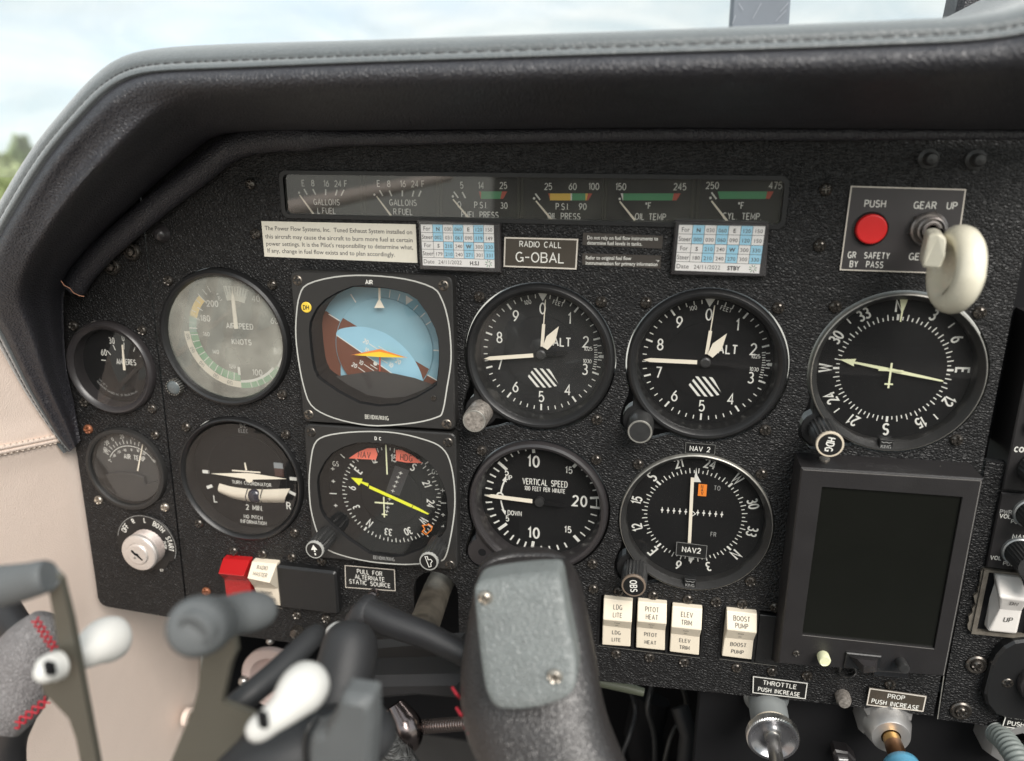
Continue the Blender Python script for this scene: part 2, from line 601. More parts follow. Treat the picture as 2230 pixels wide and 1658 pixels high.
def unit(p, q, sgn):
    dx, dy = (q[0] - p[0]) * sgn, (q[1] - p[1]) * sgn
    L = math.hypot(dx, dy)
    return (dx / L, dy / L) if L > 1e-9 else None


def inset(pts, d):
    n = len(pts)
    out = []
    for i in range(n):
        a, b, c = Vector(pts[i - 1]), Vector(pts[i]), Vector(pts[(i + 1) % n])
        e1, e2 = (b - a), (c - b)
        e1 = e1.normalized() if e1.length > 1e-9 else e2.normalized()
        e2 = e2.normalized() if e2.length > 1e-9 else e1
        n1, n2 = Vector((-e1.y, e1.x)), Vector((-e2.y, e2.x))
        t = n1 + n2
        t = t.normalized() if t.length > 1e-6 else n1
        k = max(0.4, t.dot(n1))
        out.append(tuple(b + t * (d / k)))
    return out


def base(o):
    return T0 @ Matrix.Translation(wv(o) * MM) @ Matrix.Rotation(math.pi / 2, 4, 'X')


def tag(o, label=None, cat=None, group=None, kind=None):
    for k, v in (('label', label), ('category', cat), ('group', group), ('kind', kind)):
        if v:
            o[k] = v
    return o


def thing(name, label, cat, o, group=None, kind=None):
    e = bpy.data.objects.new(name, None)
    COL.objects.link(e)
    e.empty_display_size = 0.01
    e.matrix_world = base(o)
    return tag(e, label, cat, group, kind)


def rrect(x0, x1, y0, y1, r, n=6):
    pts = []
    for cx, cy, a in ((x1 - r, y1 - r, 0), (x0 + r, y1 - r, 90), (x0 + r, y0 + r, 180), (x1 - r, y0 + r, 270)):
        for i in range(n + 1):
            t = R_(a + 90 * i / n)
            pts.append((cx + r * math.cos(t), cy + r * math.sin(t)))
    return pts


def catmull(pts, k=4, closed=False):
    n = len(pts)
    d = len(pts[0])
    out = []
    segs = n if closed else n - 1
    for i in range(segs):
        if closed:
            p0, p1, p2, p3 = pts[i - 1], pts[i], pts[(i + 1) % n], pts[(i + 2) % n]
        else:
            p0, p1, p2, p3 = pts[max(i - 1, 0)], pts[i], pts[i + 1], pts[min(i + 2, n - 1)]
        for j in range(k):
            t = j / k
            out.append(tuple(0.5 * (2 * p1[c] + (p2[c] - p0[c]) * t + (2 * p0[c] - 5 * p1[c] + 4 * p2[c] - p3[c]) * t * t
                                    + (3 * p1[c] - p0[c] - 3 * p2[c] + p3[c]) * t ** 3) for c in range(d)))
    if not closed:
        out.append(tuple(pts[-1]))
    return out


def circ(r, n=48, c=(0, 0)):
    return [(c[0] + r * math.cos(2 * math.pi * i / n), c[1] + r * math.sin(2 * math.pi * i / n)) for i in range(n)]


# ---------------------------------------------------------------- engraved alphabet (cap height 1)
def _e(cx, cy, rx, ry, a0, a1, n=8):
    return [(cx + rx * math.cos(R_(a0 + (a1 - a0) * i / n)), cy + ry * math.sin(R_(a0 + (a1 - a0) * i / n))) for i in range(n + 1)]


def _o(cx, cy, rx, ry, n=14):
    p = _e(cx, cy, rx, ry, 90, 450, n)
    p[-1] = p[0]
    return p


GLY = {
    ' ': (0.45, []),
    'A': (0.72, [[(0, 0), (0.36, 1), (0.72, 0)], [(0.13, 0.34), (0.59, 0.34)]]),
    'B': (0.62, [[(0.38, 0.53)] + _e(0.38, 0.765, 0.2, 0.235, -90, 90) + [(0, 1), (0, 0), (0.38, 0)] + _e(0.38, 0.265, 0.24, 0.265, -90, 90)[1:], [(0, 0.53), (0.38, 0.53)]]),
    'C': (0.68, [_e(0.36, 0.5, 0.36, 0.5, 48, 312, 12)]),
    'D': (0.66, [[(0, 0), (0, 1), (0.3, 1)] + _e(0.3, 0.5, 0.36, 0.5, 80, -80, 9) + [(0.3, 0), (0, 0)]]),
    'E': (0.56, [[(0.56, 1), (0, 1), (0, 0), (0.56, 0)], [(0, 0.52), (0.46, 0.52)]]),
    'F': (0.54, [[(0.54, 1), (0, 1), (0, 0)], [(0, 0.52), (0.44, 0.52)]]),
    'G': (0.72, [_e(0.37, 0.5, 0.37, 0.5, 50, 318, 12) + [(0.72, 0.1), (0.72, 0.42), (0.44, 0.42)]]),
    'H': (0.64, [[(0, 0), (0, 1)], [(0.64, 0), (0.64, 1)], [(0, 0.52), (0.64, 0.52)]]),
    'I': (0.0, [[(0, 0), (0, 1)]]),
    'J': (0.44, [[(0.44, 1), (0.44, 0.25)] + _e(0.22, 0.25, 0.22, 0.25, -20, -180, 6)]),
    'K': (0.62, [[(0, 0), (0, 1)], [(0.6, 1), (0, 0.4)], [(0.2, 0.58), (0.62, 0)]]),
    'L': (0.52, [[(0, 1), (0, 0), (0.52, 0)]]),
    'M': (0.8, [[(0, 0), (0, 1), (0.4, 0.25), (0.8, 1), (0.8, 0)]]),
    'N': (0.66, [[(0, 0), (0, 1), (0.66, 0), (0.66, 1)]]),
    'O': (0.76, [_o(0.38, 0.5, 0.38, 0.5, 16)]),
    'P': (0.58, [[(0, 0), (0, 1), (0.34, 1)] + _e(0.34, 0.74, 0.24, 0.26, 80, -80, 7) + [(0.34, 0.48), (0, 0.48)]]),
    'Q': (0.76, [_o(0.38, 0.5, 0.38, 0.5, 16), [(0.46, 0.26), (0.76, -0.04)]]),
    'R': (0.62, [[(0, 0), (0, 1), (0.34, 1)] + _e(0.34, 0.75, 0.25, 0.25, 80, -80, 7) + [(0.34, 0.5), (0, 0.5)], [(0.32, 0.5), (0.62, 0)]]),
    'S': (0.6, [_e(0.3, 0.75, 0.27, 0.25, 30, 250, 8) + _e(0.3, 0.26, 0.3, 0.26, 70, -150, 8)]),
    'T': (0.62, [[(0, 1), (0.62, 1)], [(0.31, 1), (0.31, 0)]]),
    'U': (0.64, [[(0, 1), (0, 0.3)] + _e(0.32, 0.3, 0.32, 0.3, 195, 345, 7) + [(0.64, 0.3), (0.64, 1)]]),
    'V': (0.7, [[(0, 1), (0.35, 0), (0.7, 1)]]),
    'W': (0.95, [[(0, 1), (0.24, 0), (0.475, 0.85), (0.71, 0), (0.95, 1)]]),
    'X': (0.64, [[(0, 0), (0.64, 1)], [(0, 1), (0.64, 0)]]),
    'Y': (0.66, [[(0, 1), (0.33, 0.5), (0.66, 1)], [(0.33, 0.5), (0.33, 0)]]),
    'Z': (0.6, [[(0, 1), (0.6, 1), (0, 0), (0.6, 0)]]),
    '0': (0.62, [_o(0.31, 0.5, 0.31, 0.5, 16)]),
    '1': (0.22, [[(0, 0.78), (0.2, 1), (0.2, 0)]]),
    '2': (0.58, [_e(0.29, 0.72, 0.28, 0.28, 165, -40, 9) + [(0, 0), (0.58, 0)]]),
    '3': (0.58, [_e(0.28, 0.76, 0.25, 0.24, 140, -80, 8) + _e(0.28, 0.26, 0.3, 0.26, 80, -150, 9)]),
    '4': (0.62, [[(0.46, 0), (0.46, 1), (0, 0.3), (0.62, 0.3)]]),
    '5': (0.58, [[(0.5, 1), (0.08, 1), (0.04, 0.52)] + _e(0.28, 0.32, 0.3, 0.32, 120, -145, 10)]),
    '6': (0.6, [[(0.5, 1), (0.22, 0.72)] + _e(0.3, 0.31, 0.3, 0.31, 165, 500, 12)]),
    '7': (0.56, [[(0, 1), (0.56, 1), (0.2, 0)]]),
    '8': (0.6, [_o(0.3, 0.76, 0.25, 0.24, 12), _o(0.3, 0.26, 0.3, 0.26, 12)]),
    '9': (0.6, [[(0.1, 0), (0.38, 0.28)] + _e(0.3, 0.69, 0.3, 0.31, -15, 320, 12)]),
    '.': (0.05, [[(0.0, 0.0), (0.05, 0.0)]]),
    ',': (0.05, [[(0.05, 0.05), (0.0, -0.15)]]),
    '-': (0.42, [[(0, 0.48), (0.42, 0.48)]]),
    '/': (0.4, [[(0, -0.1), (0.4, 1.1)]]),
    'o': (0.26, [_o(0.13, 0.86, 0.13, 0.13, 8)]),
    '(': (0.2, [_e(0.5, 0.5, 0.5, 0.62, 125, 235, 6)]),
}


def glyph(ch):
    return GLY.get(ch, GLY[' '])


_FC = {}


def bf_text(mb, t, c, size, m, kx=1.0, rot=0.0, z=0.05, align='LEFT', bold=0.0, width=None):
    """printed lower-case text from Blender's own built-in typeface, turned into flat faces"""
    cu = bpy.data.curves.new('t', 'FONT')
    cu.body = t
    cu.size = 1
    cu.offset = bold
    cu.resolution_u = 2
    ob = bpy.data.objects.new('t', cu)
    me = bpy.data.meshes.new_from_object(ob)
    vs = [(v.co.x, v.co.y) for v in me.vertices]
    fs = [tuple(p.vertices) for p in me.polygons]
    bpy.data.objects.remove(ob)
    bpy.data.curves.remove(cu)
    bpy.data.meshes.remove(me)
    if not vs:
        return
    W = max(v[0] for v in vs)
    k = size / 0.73
    if width:
        kx = width / (W * k)
    x0 = -W / 2 if align == 'CENTER' else 0
    sr, cr = math.sin(R_(rot)), math.cos(R_(rot))
    out = []
    for x, y in vs:
        X, Y = (x + x0) * k * kx, y * k
        out.append((c[0] + X * cr - Y * sr, c[1] + X * sr + Y * cr, z))
    mb.add(out, fs, m)


# ---------------------------------------------------------------- shared small hardware
def screw_mesh(mt, R=3.0, H=1.9, name='screw'):
    mb = MB()
    n = 24
    rings = [(0.0, H * 0.98), (0.22, H * 0.97), (0.42, H * 0.93), (0.6, H * 0.86), (0.78, H * 0.70), (0.92, H * 0.42), (1.0, 0.12 * H), (1.0, -0.4)]
    vs = [(0, 0, H - 1.3)]
    for rr, z in rings[1:]:
        for i in range(n):
            a = 2 * math.pi * i / n
            x, y = R * rr * math.cos(a), R * rr * math.sin(a)
            zz = z
            if rr < 0.7 and (abs(x) < 0.17 * R or abs(y) < 0.17 * R):
                zz = H - 1.25
            vs.append((x, y, zz))
    fs = [(0, 1 + i, 1 + (i + 1) % n) for i in range(n)]
    for k in range(len(rings) - 2):
        fs += [(1 + k * n + i, 1 + (k + 1) * n + i, 1 + (k + 1) * n + (i + 1) % n, 1 + k * n + (i + 1) % n) for i in range(n)]
    mb.add(vs, fs, mt)
    me = bpy.data.meshes.new(name)
    me.from_pydata([(x * MM, y * MM, z * MM) for x, y, z in mb.v], [], mb.f)
    me.materials.append(mt)
    me.polygons.foreach_set('use_smooth', [True] * len(mb.f))
    me.update()
    me.set_sharp_from_angle(angle=R_(50))
    return me


SM_B = screw_mesh(SCREWM)
SM_S = screw_mesh(SCREWS)
SM_R = screw_mesh(SCREWR)
SM_BEZ = screw_mesh(mat('screw_bronze', (0.20, 0.175, 0.15), 0.36, metal=0.85, vary=0.3, vscale=500), 2.9, 1.0)
SM_DK = screw_mesh(SCREWM, 2.9, 1.0)


def screw(parent, u, v, h=0.2, me=None, o=(0, 0, 0), scale=1.0, label=None):
    ob = bpy.data.objects.new('screw', me or SM_B)
    COL.objects.link(ob)
    ob.parent = parent
    ob.location = ((u - o[0]) * MM, (v - o[1]) * MM, (h - o[2]) * MM)
    ob.rotation_euler = (random.uniform(-0.06, 0.06), random.uniform(-0.06, 0.06), random.uniform(0, 1.57))
    ob.scale = (scale,) * 3
    if label:
        ob['label'] = label
    return ob

# ================================================================ outside: ground and trees
def outdoor(name, label, cat, kind=None, group=None):
    e = bpy.data.objects.new(name, None)
    COL.objects.link(e)
    return tag(e, label, cat, group, kind)


def raw(name, vs, fs, mats, mi=None, parent=None, smooth=False):
    me = bpy.data.meshes.new(name)
    me.from_pydata(vs, [], fs)
    for m in mats:
        me.materials.append(m)
    if mi:
        me.polygons.foreach_set('material_index', mi)
    if smooth:
        me.polygons.foreach_set('use_smooth', [True] * len(fs))
    me.update()
    o = bpy.data.objects.new(name, me)
    COL.objects.link(o)
    o.parent = parent
    return o


GRASS = mat('grass', (0.16, 0.18, 0.075), 0.9, vary=0.35, vscale=0.4)
NEEDLE = mat('conifer_needles', (0.26, 0.33, 0.18), 0.8, vary=0.5, vscale=1.2)
LEAFY = mat('yellow_green_leaves', (0.36, 0.42, 0.20), 0.8, vary=0.4, vscale=1.0)
BARK = mat('bark', (0.11, 0.08, 0.06), 0.9, vscale=8)
GZ = -1.25
BOUNCE_APRON = mat('bounce_concrete', (0.42, 0.40, 0.36), 0.9, vary=0.12, vscale=0.5)
ap = raw('added_apron', [(-60, -80, GZ + 0.01), (60, -80, GZ + 0.01), (60, 22, GZ + 0.01), (-60, 22, GZ + 0.01)], [(0, 1, 2, 3)], [BOUNCE_APRON])  # unseen pale apron, added to bounce neutral light up and into the glass
ap['kind'] = 'structure'
g = raw('ground', [(-900, -900, GZ), (900, -900, GZ), (900, 900, GZ), (-900, 900, GZ)], [(0, 1, 2, 3)], [GRASS])
g['kind'] = 'structure'


def out_pt(px, py, dist):
    d = (T0.to_3x3() @ wv(ray(px, py))).normalized()
    e = T0 @ (wv(EYE) * MM)
    k = dist / math.hypot(d.x, d.y)
    return e + d * k


def conifer(px, pytop, dist, width, label, m=NEEDLE, seed=0):
    rnd = random.Random(seed)
    top = out_pt(px, pytop, dist)
    root = outdoor('conifer_tree', label, 'tree', group='trees beyond the left side of the windscreen')
    root.location = (top.x, top.y, GZ)
    H = top.z - GZ
    vs, fs = [], []
    n = 8
    for i in range(7):
        t = i / 6
        r = 0.16 * (1 - t) + 0.015
        for k in range(n):
            a = 2 * math.pi * k / n
            vs.append((r * math.cos(a) + 0.03 * math.sin(5 * t), r * math.sin(a), H * t))
    for i in range(6):
        fs += [(i * n + k, i * n + (k + 1) % n, (i + 1) * n + (k + 1) % n, (i + 1) * n + k) for k in range(n)]
    raw('trunk', vs, fs, [BARK], None, root, True)
    vs, fs = [], []
    nb = 520
    for b in range(nb):
        t = rnd.random() ** 0.8
        z = H * (0.12 + 0.88 * t)
        L = width * (1 - t) * rnd.uniform(0.55, 1.1) + 0.12
        a = rnd.uniform(0, 6.283)
        ca, sa = math.cos(a), math.sin(a)
        drop = -0.25 * L + 0.25 * t
        for q in range(9):
            f0 = (q + rnd.random()) / 9
            x, y, zz = ca * L * f0, sa * L * f0, z + drop * f0 + rnd.uniform(-.05, .05)
            w = 0.16 * (1.1 - f0 * 0.6)
            a2 = a + rnd.uniform(-1.2, 1.2)
            k = len(vs)
            vs += [(x, y, zz), (x + math.cos(a2) * w * 2 - math.sin(a2) * w * .5, y + math.sin(a2) * w * 2 + math.cos(a2) * w * .5, zz + rnd.uniform(-.14, .05)),
                   (x + math.cos(a2) * w * 2 + math.sin(a2) * w * .5, y + math.sin(a2) * w * 2 - math.cos(a2) * w * .5, zz + rnd.uniform(-.05, .12))]
            fs.append((k, k + 1, k + 2))
    raw('crown', vs, fs, [m], None, root)
    return root


conifer(44, 303, 46, 3.2, 'tall pointed conifer, highest of the trees left of the glareshield', NEEDLE, 1)
conifer(4, 345, 44, 3.0, 'shorter conifer at the very left edge, beside the tall pointed one', LEAFY, 2)
conifer(78, 352, 52, 2.8, 'dim green conifer half hidden by the glareshield edge', NEEDLE, 3)
conifer(-26, 340, 50, 1.6, 'conifer just outside the left edge of the view', NEEDLE, 4)


def hedge():
    rnd = random.Random(9)
    a, b = out_pt(-160, 400, 38), out_pt(120, 400, 38)
    vs, fs = [], []
    for i in range(9000):
        t = rnd.random()
        x, y = a.x + (b.x - a.x) * t + rnd.gauss(0, .5), a.y + (b.y - a.y) * t + rnd.gauss(0, .5)
        z = GZ + rnd.random() * (2.7 + 0.5 * math.sin(t * 30) + 0.3 * math.sin(t * 71))
        w = rnd.uniform(.08, .2)
        k = len(vs)
        for _ in range(3):
            vs.append((x + rnd.uniform(-w, w), y + rnd.uniform(-w, w), z + rnd.uniform(-w, w)))
        fs.append((k, k + 1, k + 2))
    o = raw('hedge', vs, fs, [LEAFY])
    tag(o, 'long yellow green hedge in front of the conifers', 'hedge', kind='stuff')


hedge()


# ================================================================ glareshield
# along the cowl: silhouette, crease, roll start, panel contact (photo points) and height of the lip
ST = [((150, 982), (153, 984), (174, 960), (187, 950), 7),
      ((118, 940), (122, 944), (160, 885), (172, 900), 14),
      ((58, 842), (64, 846), (140, 800), (157, 800), 28),
      ((-2, 724), (6, 730), (132, 700), (162, 700), 42),
      ((-48, 650), (-38, 652), (132, 640), (180, 645), 54),
      ((-34, 555), (-24, 568), (148, 592), (203, 615), 62),
      ((0, 481), (5, 500), (185, 545), (228, 588), 66),
      ((91, 336), (100, 347), (225, 500), (272, 552), 72),
      ((181, 225), (190, 241), (330, 400), (366, 483), 75),
      ((236, 163), (245, 191), (400, 340), (474, 407), 75),
      ((290, 122), (298, 166), (454, 301), (545, 349), 75),
      ((363, 105), (366, 156), (526, 287), (617, 323), 75),
      ((508, 96), (512, 150), (660, 284), (700, 318), 75),
      ((799, 89), (799, 138), (799, 283), (799, 318), 75),
      ((1100, 79), (1100, 128), (1100, 280), (1100, 312), 75),
      ((1400, 69), (1400, 118), (1400, 277), (1400, 308), 75),
      ((1717, 56), (1717, 108), (1717, 278), (1717, 307), 75),
      ((1950, 46), (1950, 99), (1950, 279), (1950, 306), 76),
      ((2110, 36), (2110, 91), (2110, 280), (2110, 305), 78),
      ((2235, 2), (2235, 74), (2235, 280), (2235, 305), 80),
      ((2340, -60), (2350, 30), (2360, 278), (2360, 305), 82),
      ((2420, -150), (2470, -30), (2480, 270), (2490, 300), 84)]
rows = []
flat = [a + b + c + d + (e,) for a, b, c, d, e in ST]
flat = catmull(flat, 5)
crease_path, stitch_path, roll_path = [], [], []
for (ax, ay, bx, by, dx, dy, ex, ey, hb) in flat:
    k = min(1.0, max(0.12, hb / 75))
    fold = max(0.0, 1 - abs(bx - 130) / 230.0) * min(1, hb / 60)

    def mixp(t, h, n=0.0):
        px, py = bx + (dx - bx) * t, by + (dy - by) * t
        q = P(px, py, h)
        return Vector((q[0], q[1], h))
    A = Vector(P3(ax, ay, hb - 32 * k))
    B = Vector(P3(bx, by, hb))
    D = Vector(P3(dx, dy, 9 * k + 2))
    up = (A - Vector(P3(dx, dy, hb - 32 * k)))
    up.z = 0
    up = up.normalized()
    deck = A - up * 6 + Vector((0, 0, -230 - 32 * k))
    deck0 = A - up * 0.5 + Vector((0, 0, -22 * k))
    gap = (A - B)
    pr = [deck, A - up * 2.5 + Vector((0, 0, -90)), deck0, A,
          B + gap * 0.62 + up * 2.2 * k + Vector((0, 0, 7 * k)),
          B + gap * 0.36 + up * 1.4 * k + Vector((0, 0, 6 * k)),
          B + gap * 0.27 + Vector((0, 0, 3.6 * k)),          # stitched groove
          B + gap * 0.16 + up * 0.5 * k + Vector((0, 0, 4.2 * k)),
          B + gap * 0.05 + Vector((0, 0, 2.2 * k)),
          B + Vector((0, 0, -1.0 * k)),                       # crease
          mixp(0.04, hb + 1.6 * k), mixp(0.12, hb + 3.6 * k), mixp(0.24, hb + 3.4 * k - 3.5 * fold), mixp(0.36, hb + 0.5 * k - 2 * fold),
          mixp(0.47, hb - 5.5 * k + 6 * fold), mixp(0.58, hb - 15 * k + 5 * fold), mixp(0.72, hb - 30 * k), mixp(0.86, hb * 0.42), D,
          D + Vector((0, 0, -4 * k))]
    rows.append([tuple(p) for p in pr])
    stitch_path.append(B + gap * 0.27 + Vector((0, 0, 4.0 * k)))
    crease_path.append(B)
    Em = Vector(P3((dx + ex) / 2, (dy + ey) / 2, 5 * k + 1))
    wid = (Vector(P3(dx, dy, 5)) - Vector(P3(ex, ey, 5))).length * 0.5
    roll_path.append((Em, max(2.0, min(6.5, wid))))
GO = (0, 150, 60)
glare = thing('glareshield', 'black leather glareshield with stitched padded lip over the instruments', 'glareshield', GO)
mb = MB(GO)
fine = [catmull(r, 3) for r in rows]
mb.loft([r[27:] for r in fine], HIDE)
mb.build('padded_lip', glare, smooth=65)
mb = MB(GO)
mb.loft([r[:28] for r in fine], HIDE_GLARE)
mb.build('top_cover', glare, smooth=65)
mb = MB(GO)
mb.tube([p for p, r in roll_path[22:]], [r for p, r in roll_path[22:]], HIDE, n=16)
mb.build('edge_roll', glare, smooth=60)
mb = MB(GO)
acc = 0.0
last = stitch_path[0]
for i in range(1, len(stitch_path)):
    a, b = stitch_path[i - 1], stitch_path[i]
    L = (b - a).length
    nst = max(1, round(L / 4.6))
    for q in range(nst):
        p0, p1 = a + (b - a) * ((q + 0.15) / nst), a + (b - a) * ((q + 0.78) / nst)
        mb.tube([p0 - Vector((0, 0, .3)), p0 * 0.7 + p1 * 0.3 + Vector((0, 0, .35)), p0 * 0.3 + p1 * 0.7 + Vector((0, 0, .35)), p1 - Vector((0, 0, .3))], 0.42, THREAD, n=5)
st_ = mb.build('stitching', glare, smooth=60)
mb = MB(GO)
fr = [P3(133, 612, 30), P3(140, 622, 29), P3(152, 628, 27), P3(160, 638, 25), P3(172, 644, 22), P3(183, 646, 20)]
mb.tube(fr, 0.22, mat('frayed_thread', (0.5, 0.25, 0.16), 0.7), n=5)
mb.build('frayed_thread', glare)

# ================================================================ windscreen, post, far trim
WO = (0, 150, -240)
ws = thing('windscreen', 'clear curved windscreen above the glareshield with bright sky behind', 'windscreen', WO)
rowsw = []
for j in range(9):
    t = j / 8
    rr = []
    for i in range(25):
        x = -430 + 1000 * i / 24
        bow = ((x - 70) / 500) ** 2
        rr.append((x, 100 + 420 * t, -330 + 230 * bow + 260 * t * t))
    rowsw.append(rr)
mb = MB(WO)
WSG = glass('windscreen_plexi', (0.985, 0.99, 0.985), gain=0.8, dust_glare=0.08, dust_glare_col=(0.9, 0.9, 0.9))
mb.loft(rowsw, WSG)
mb.build('pane', ws, smooth=80)
mb = MB(WO)
h_ = -210
p1, p2, p3, p4 = P(1597, -60, h_), P(1588, 75, h_), P(1718, 75, h_), P(1726, -60, h_)
mb.prism([p1, p2, p3, p4], h_ - 14, h_, POST, bev=2)
mb.build('centre_post', ws)
SCR = mat('scratch', (0.38, 0.40, 0.44), 0.5)
mb = MB(WO)
rnd = random.Random(4)
zz_ = ZM(1400, 0, 2.677, h_ + 1.2)
for (x0, y0, x1, y1) in ((690, 20, 640, 110), (850, 15, 800, 70), (835, 60, 775, 125), (560, 20, 585, 60), (540, 90, 522, 140)):
    mb.line(zz_(x0, y0), zz_(x1, y1), 0.3, zz_.h, SCR)
mb.build('scratches', ws)
mb = MB(WO)
hh = -120
mb.prism([P(2098, -40, hh), P(2080, 44, hh), P(2150, 22, hh), P(2225, -20, hh), P(2260, -50, hh)], hh - 25, hh, HIDE, bev=3)
o = mb.build('windscreen_trim', None)
tag(o, 'dark textured trim wedge at the top right above the glareshield', 'trim')


# ================================================================ left side wall
def PU(px, py, u):
    d = ray(px, py)
    s = (u - EYE.x) / d.x
    return (EYE.y + d.y * s, EYE.z + d.z * s)          # (v, h)


UW = -276.0
SWO = (UW, -120, 40)
side = thing('side_wall', 'cream leather side wall left of the panel with a stitched seam', 'side panel', SWO, kind='structure')
sv = [PU(-40, 985, UW), PU(0, 972, UW), PU(70, 962, UW), PU(140, 948, UW)]


def wall_u(v, h):
    return UW + 3.0 * math.sin((v + 150) / 90.0) + 2.2 * math.exp(-((v - seam_v(h)) / 9.0) ** 2) - 0.00009 * (v + 120) ** 2


def seam_v(h):
    (v0, h0), (v1, h1) = sv[0], sv[3]
    return v0 + (v1 - v0) * (h - h0) / (h1 - h0)


rws = []
for i in range(90):
    v = 46 - 4.6 * i
    rr = []
    for j in range(60):
        h = -112 + 8 * j * (1 + j * 0.03)
        sill = -42 if h > 55 else 46
        vv = v if v < sill else sill
        cre = 0.0
        d = abs(v - seam_v(h))
        if d < 2.0:
            cre = -1.0
        rr.append((wall_u(vv, h) + cre, vv, h))
    rws.append(rr[::-1])
mb = MB(SWO)
mb.loft(rws, CREAM)
mb.build('leather_cover', side, smooth=60)
mb = MB(SWO)
for off in (-1.2, 1.2):
    mb.tube([(wall_u(seam_v(h) + off, h) + 0.3, seam_v(h) + off, h) for h in range(-100, 240, 8)], 1.35, CREAM, n=10)
mb.build('seam_welt', side, smooth=70)
mb = MB(SWO)
for h0 in (80, 132, 190, 262, 350):  # unseen slanted bars, added to streak the airspeed glass reflection
    mb.tube([(UW + 1, -46, h0), (UW - 2, 0, h0 + 34), (UW - 4, 62, h0 + 74)], 6.5, CREAM, n=10, flat=0.5)
mb.tube([(UW - 4, 60, 50), (UW - 4, 66, 900)], 9, CREAM, n=10)
mb.build('added_window_bars', side, smooth=60)
mb = MB(SWO)
for off in (-2.6, 2.6):
    h = -30.0
    while h < 200:
        v0, v1 = seam_v(h) + off, seam_v(h + 2.4) + off
        mb.tube([(wall_u(v0, h) + 0.5, v0, h), (wall_u(v0, h) + 1.3, (v0 + v1) / 2, h + 1.2), (wall_u(v1, h + 2.4) + 0.5, v1, h + 2.4)], 0.45, CTHREAD, n=5)
        h += 4.0
o = mb.build('seam_stitching', side, smooth=60)
q = PU(415, 1563, UW + 6)
mb = MB(SWO)
vs_, hs_ = q
mb.tube([(UW + 2, vs_, hs_), (UW + 6.5, vs_, hs_)], 7.5, CREAM, n=20)
mb.tube([(UW + 6, vs_, hs_), (UW + 8.5, vs_, hs_)], 3.4, SCREWS, n=16)
mb.build('cup_washer', side, smooth=40)

# unseen cabin floor and rear seat, added so the dial glasses mirror something dark
cab = thing('added_cabin_floor', 'dark carpeted cabin floor out of view, added for the dial reflections', 'floor', (0, -470, 300), kind='structure')
CARPET = mat('carpet', (0.05, 0.048, 0.046), 0.95, vary=0.3, vscale=40)
SEATL = mat('seat_leather', (0.09, 0.075, 0.07), 0.55, vary=0.2, vscale=5)
mb = MB((0, -470, 300))
mb.box(-276, 900, -480, -465, -262, 1500, CARPET)
mb.build('carpet', cab)
rb = thing('added_rear_seat', 'dark leather bench seat behind the pilot, added for the dial reflections', 'seat', (300, -470, 900))
mb = MB((300, -470, 900))
mb.box(-260, 880, -465, -215, 820, 1300, SEATL, bev=20)
mb.build('cushion', rb)
mb = MB((300, -470, 900))
mb.box(-260, 880, -215, 60, 1150, 1300, SEATL, bev=20)
mb.build('backrest', rb)

# footwell behind and below the panel
VO = (30, -250, -150)
vd = thing('footwell', 'unlit black footwell under the instrument panel', 'footwell', VO, kind='structure')
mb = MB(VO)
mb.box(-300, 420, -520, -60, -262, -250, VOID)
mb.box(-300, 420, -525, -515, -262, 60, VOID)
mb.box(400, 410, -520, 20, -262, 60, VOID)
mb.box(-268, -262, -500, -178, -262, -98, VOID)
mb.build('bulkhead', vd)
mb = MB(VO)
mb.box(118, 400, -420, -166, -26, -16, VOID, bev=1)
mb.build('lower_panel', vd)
mb = MB(VO)
mb.tube([P3(1532, 1500, -60), P3(1540, 1560, -55), P3(1532, 1690, -40)], 3.2, DARKM, n=10)
mb.tube([P3(1549, 1505, -30), P3(1538, 1700, -20)], 1.6, STEEL, n=8)
mb.tube([P3(1480, 1540, -110), P3(1500, 1600, -100), P3(1490, 1700, -90)], 7, RUB, n=10)
mb.tube([P3(1420, 1520, -160), P3(1400, 1600, -150), P3(1430, 1720, -140)], 16, VOID, n=10)
mb.build('cables', vd, smooth=50)
rndw = random.Random(8)
for i in range(3):
    mb = MB(VO)
    x0 = 1360 + i * 60 + rndw.uniform(-8, 8)
    mb.tube(catmull([P3(x0, 1470, -120), P3(x0 + rndw.uniform(-30, 30), 1540, -110 + rndw.uniform(-20, 20)), P3(x0 + rndw.uniform(-30, 30), 1610, -100), P3(x0 + rndw.uniform(-40, 40), 1720, -95)], 5), rndw.uniform(1.2, 2.8), (RUB, DARKM, mat('wire_grey', (0.06, 0.06, 0.055), 0.5))[i % 3], n=8)
    mb.build('wire', vd, smooth=60)

# ================================================================ the instrument panel
from mathutils.geometry import tessellate_polygon

HOLES = {}


def plate(name, parent, off, outline, holes, z0, z1, m):
    mb = MB(off)
    loops = [outline] + holes
    tris = tessellate_polygon([[Vector((x, y, 0)) for x, y in lp] for lp in loops])
    fl = [p for lp in loops for p in lp]
    fs = []
    for t in tris:
        a, b, c = (fl[i] for i in t)
        ar = (b[0] - a[0]) * (c[1] - a[1]) - (c[0] - a[0]) * (b[1] - a[1])
        if abs(ar) < 1e-9:
            continue
        fs.append(tuple(t) if ar > 0 else (t[0], t[2], t[1]))
    mb.add([(x, y, z1) for x, y in fl], fs, m)
    for k, lp in enumerate(loops):
        n = len(lp)
        a = sum(lp[i][0] * lp[(i + 1) % n][1] - lp[(i + 1) % n][0] * lp[i][1] for i in range(n))
        ccw = a > 0
        want = (k == 0)
        q = lp if ccw == want else lp[::-1]
        mb.add([(x, y, z0) for x, y in q] + [(x, y, z1) for x, y in q],
               [(i, (i + 1) % n, n + (i + 1) % n, n + i) for i in range(n)], m)
    return mb.build(name, parent)


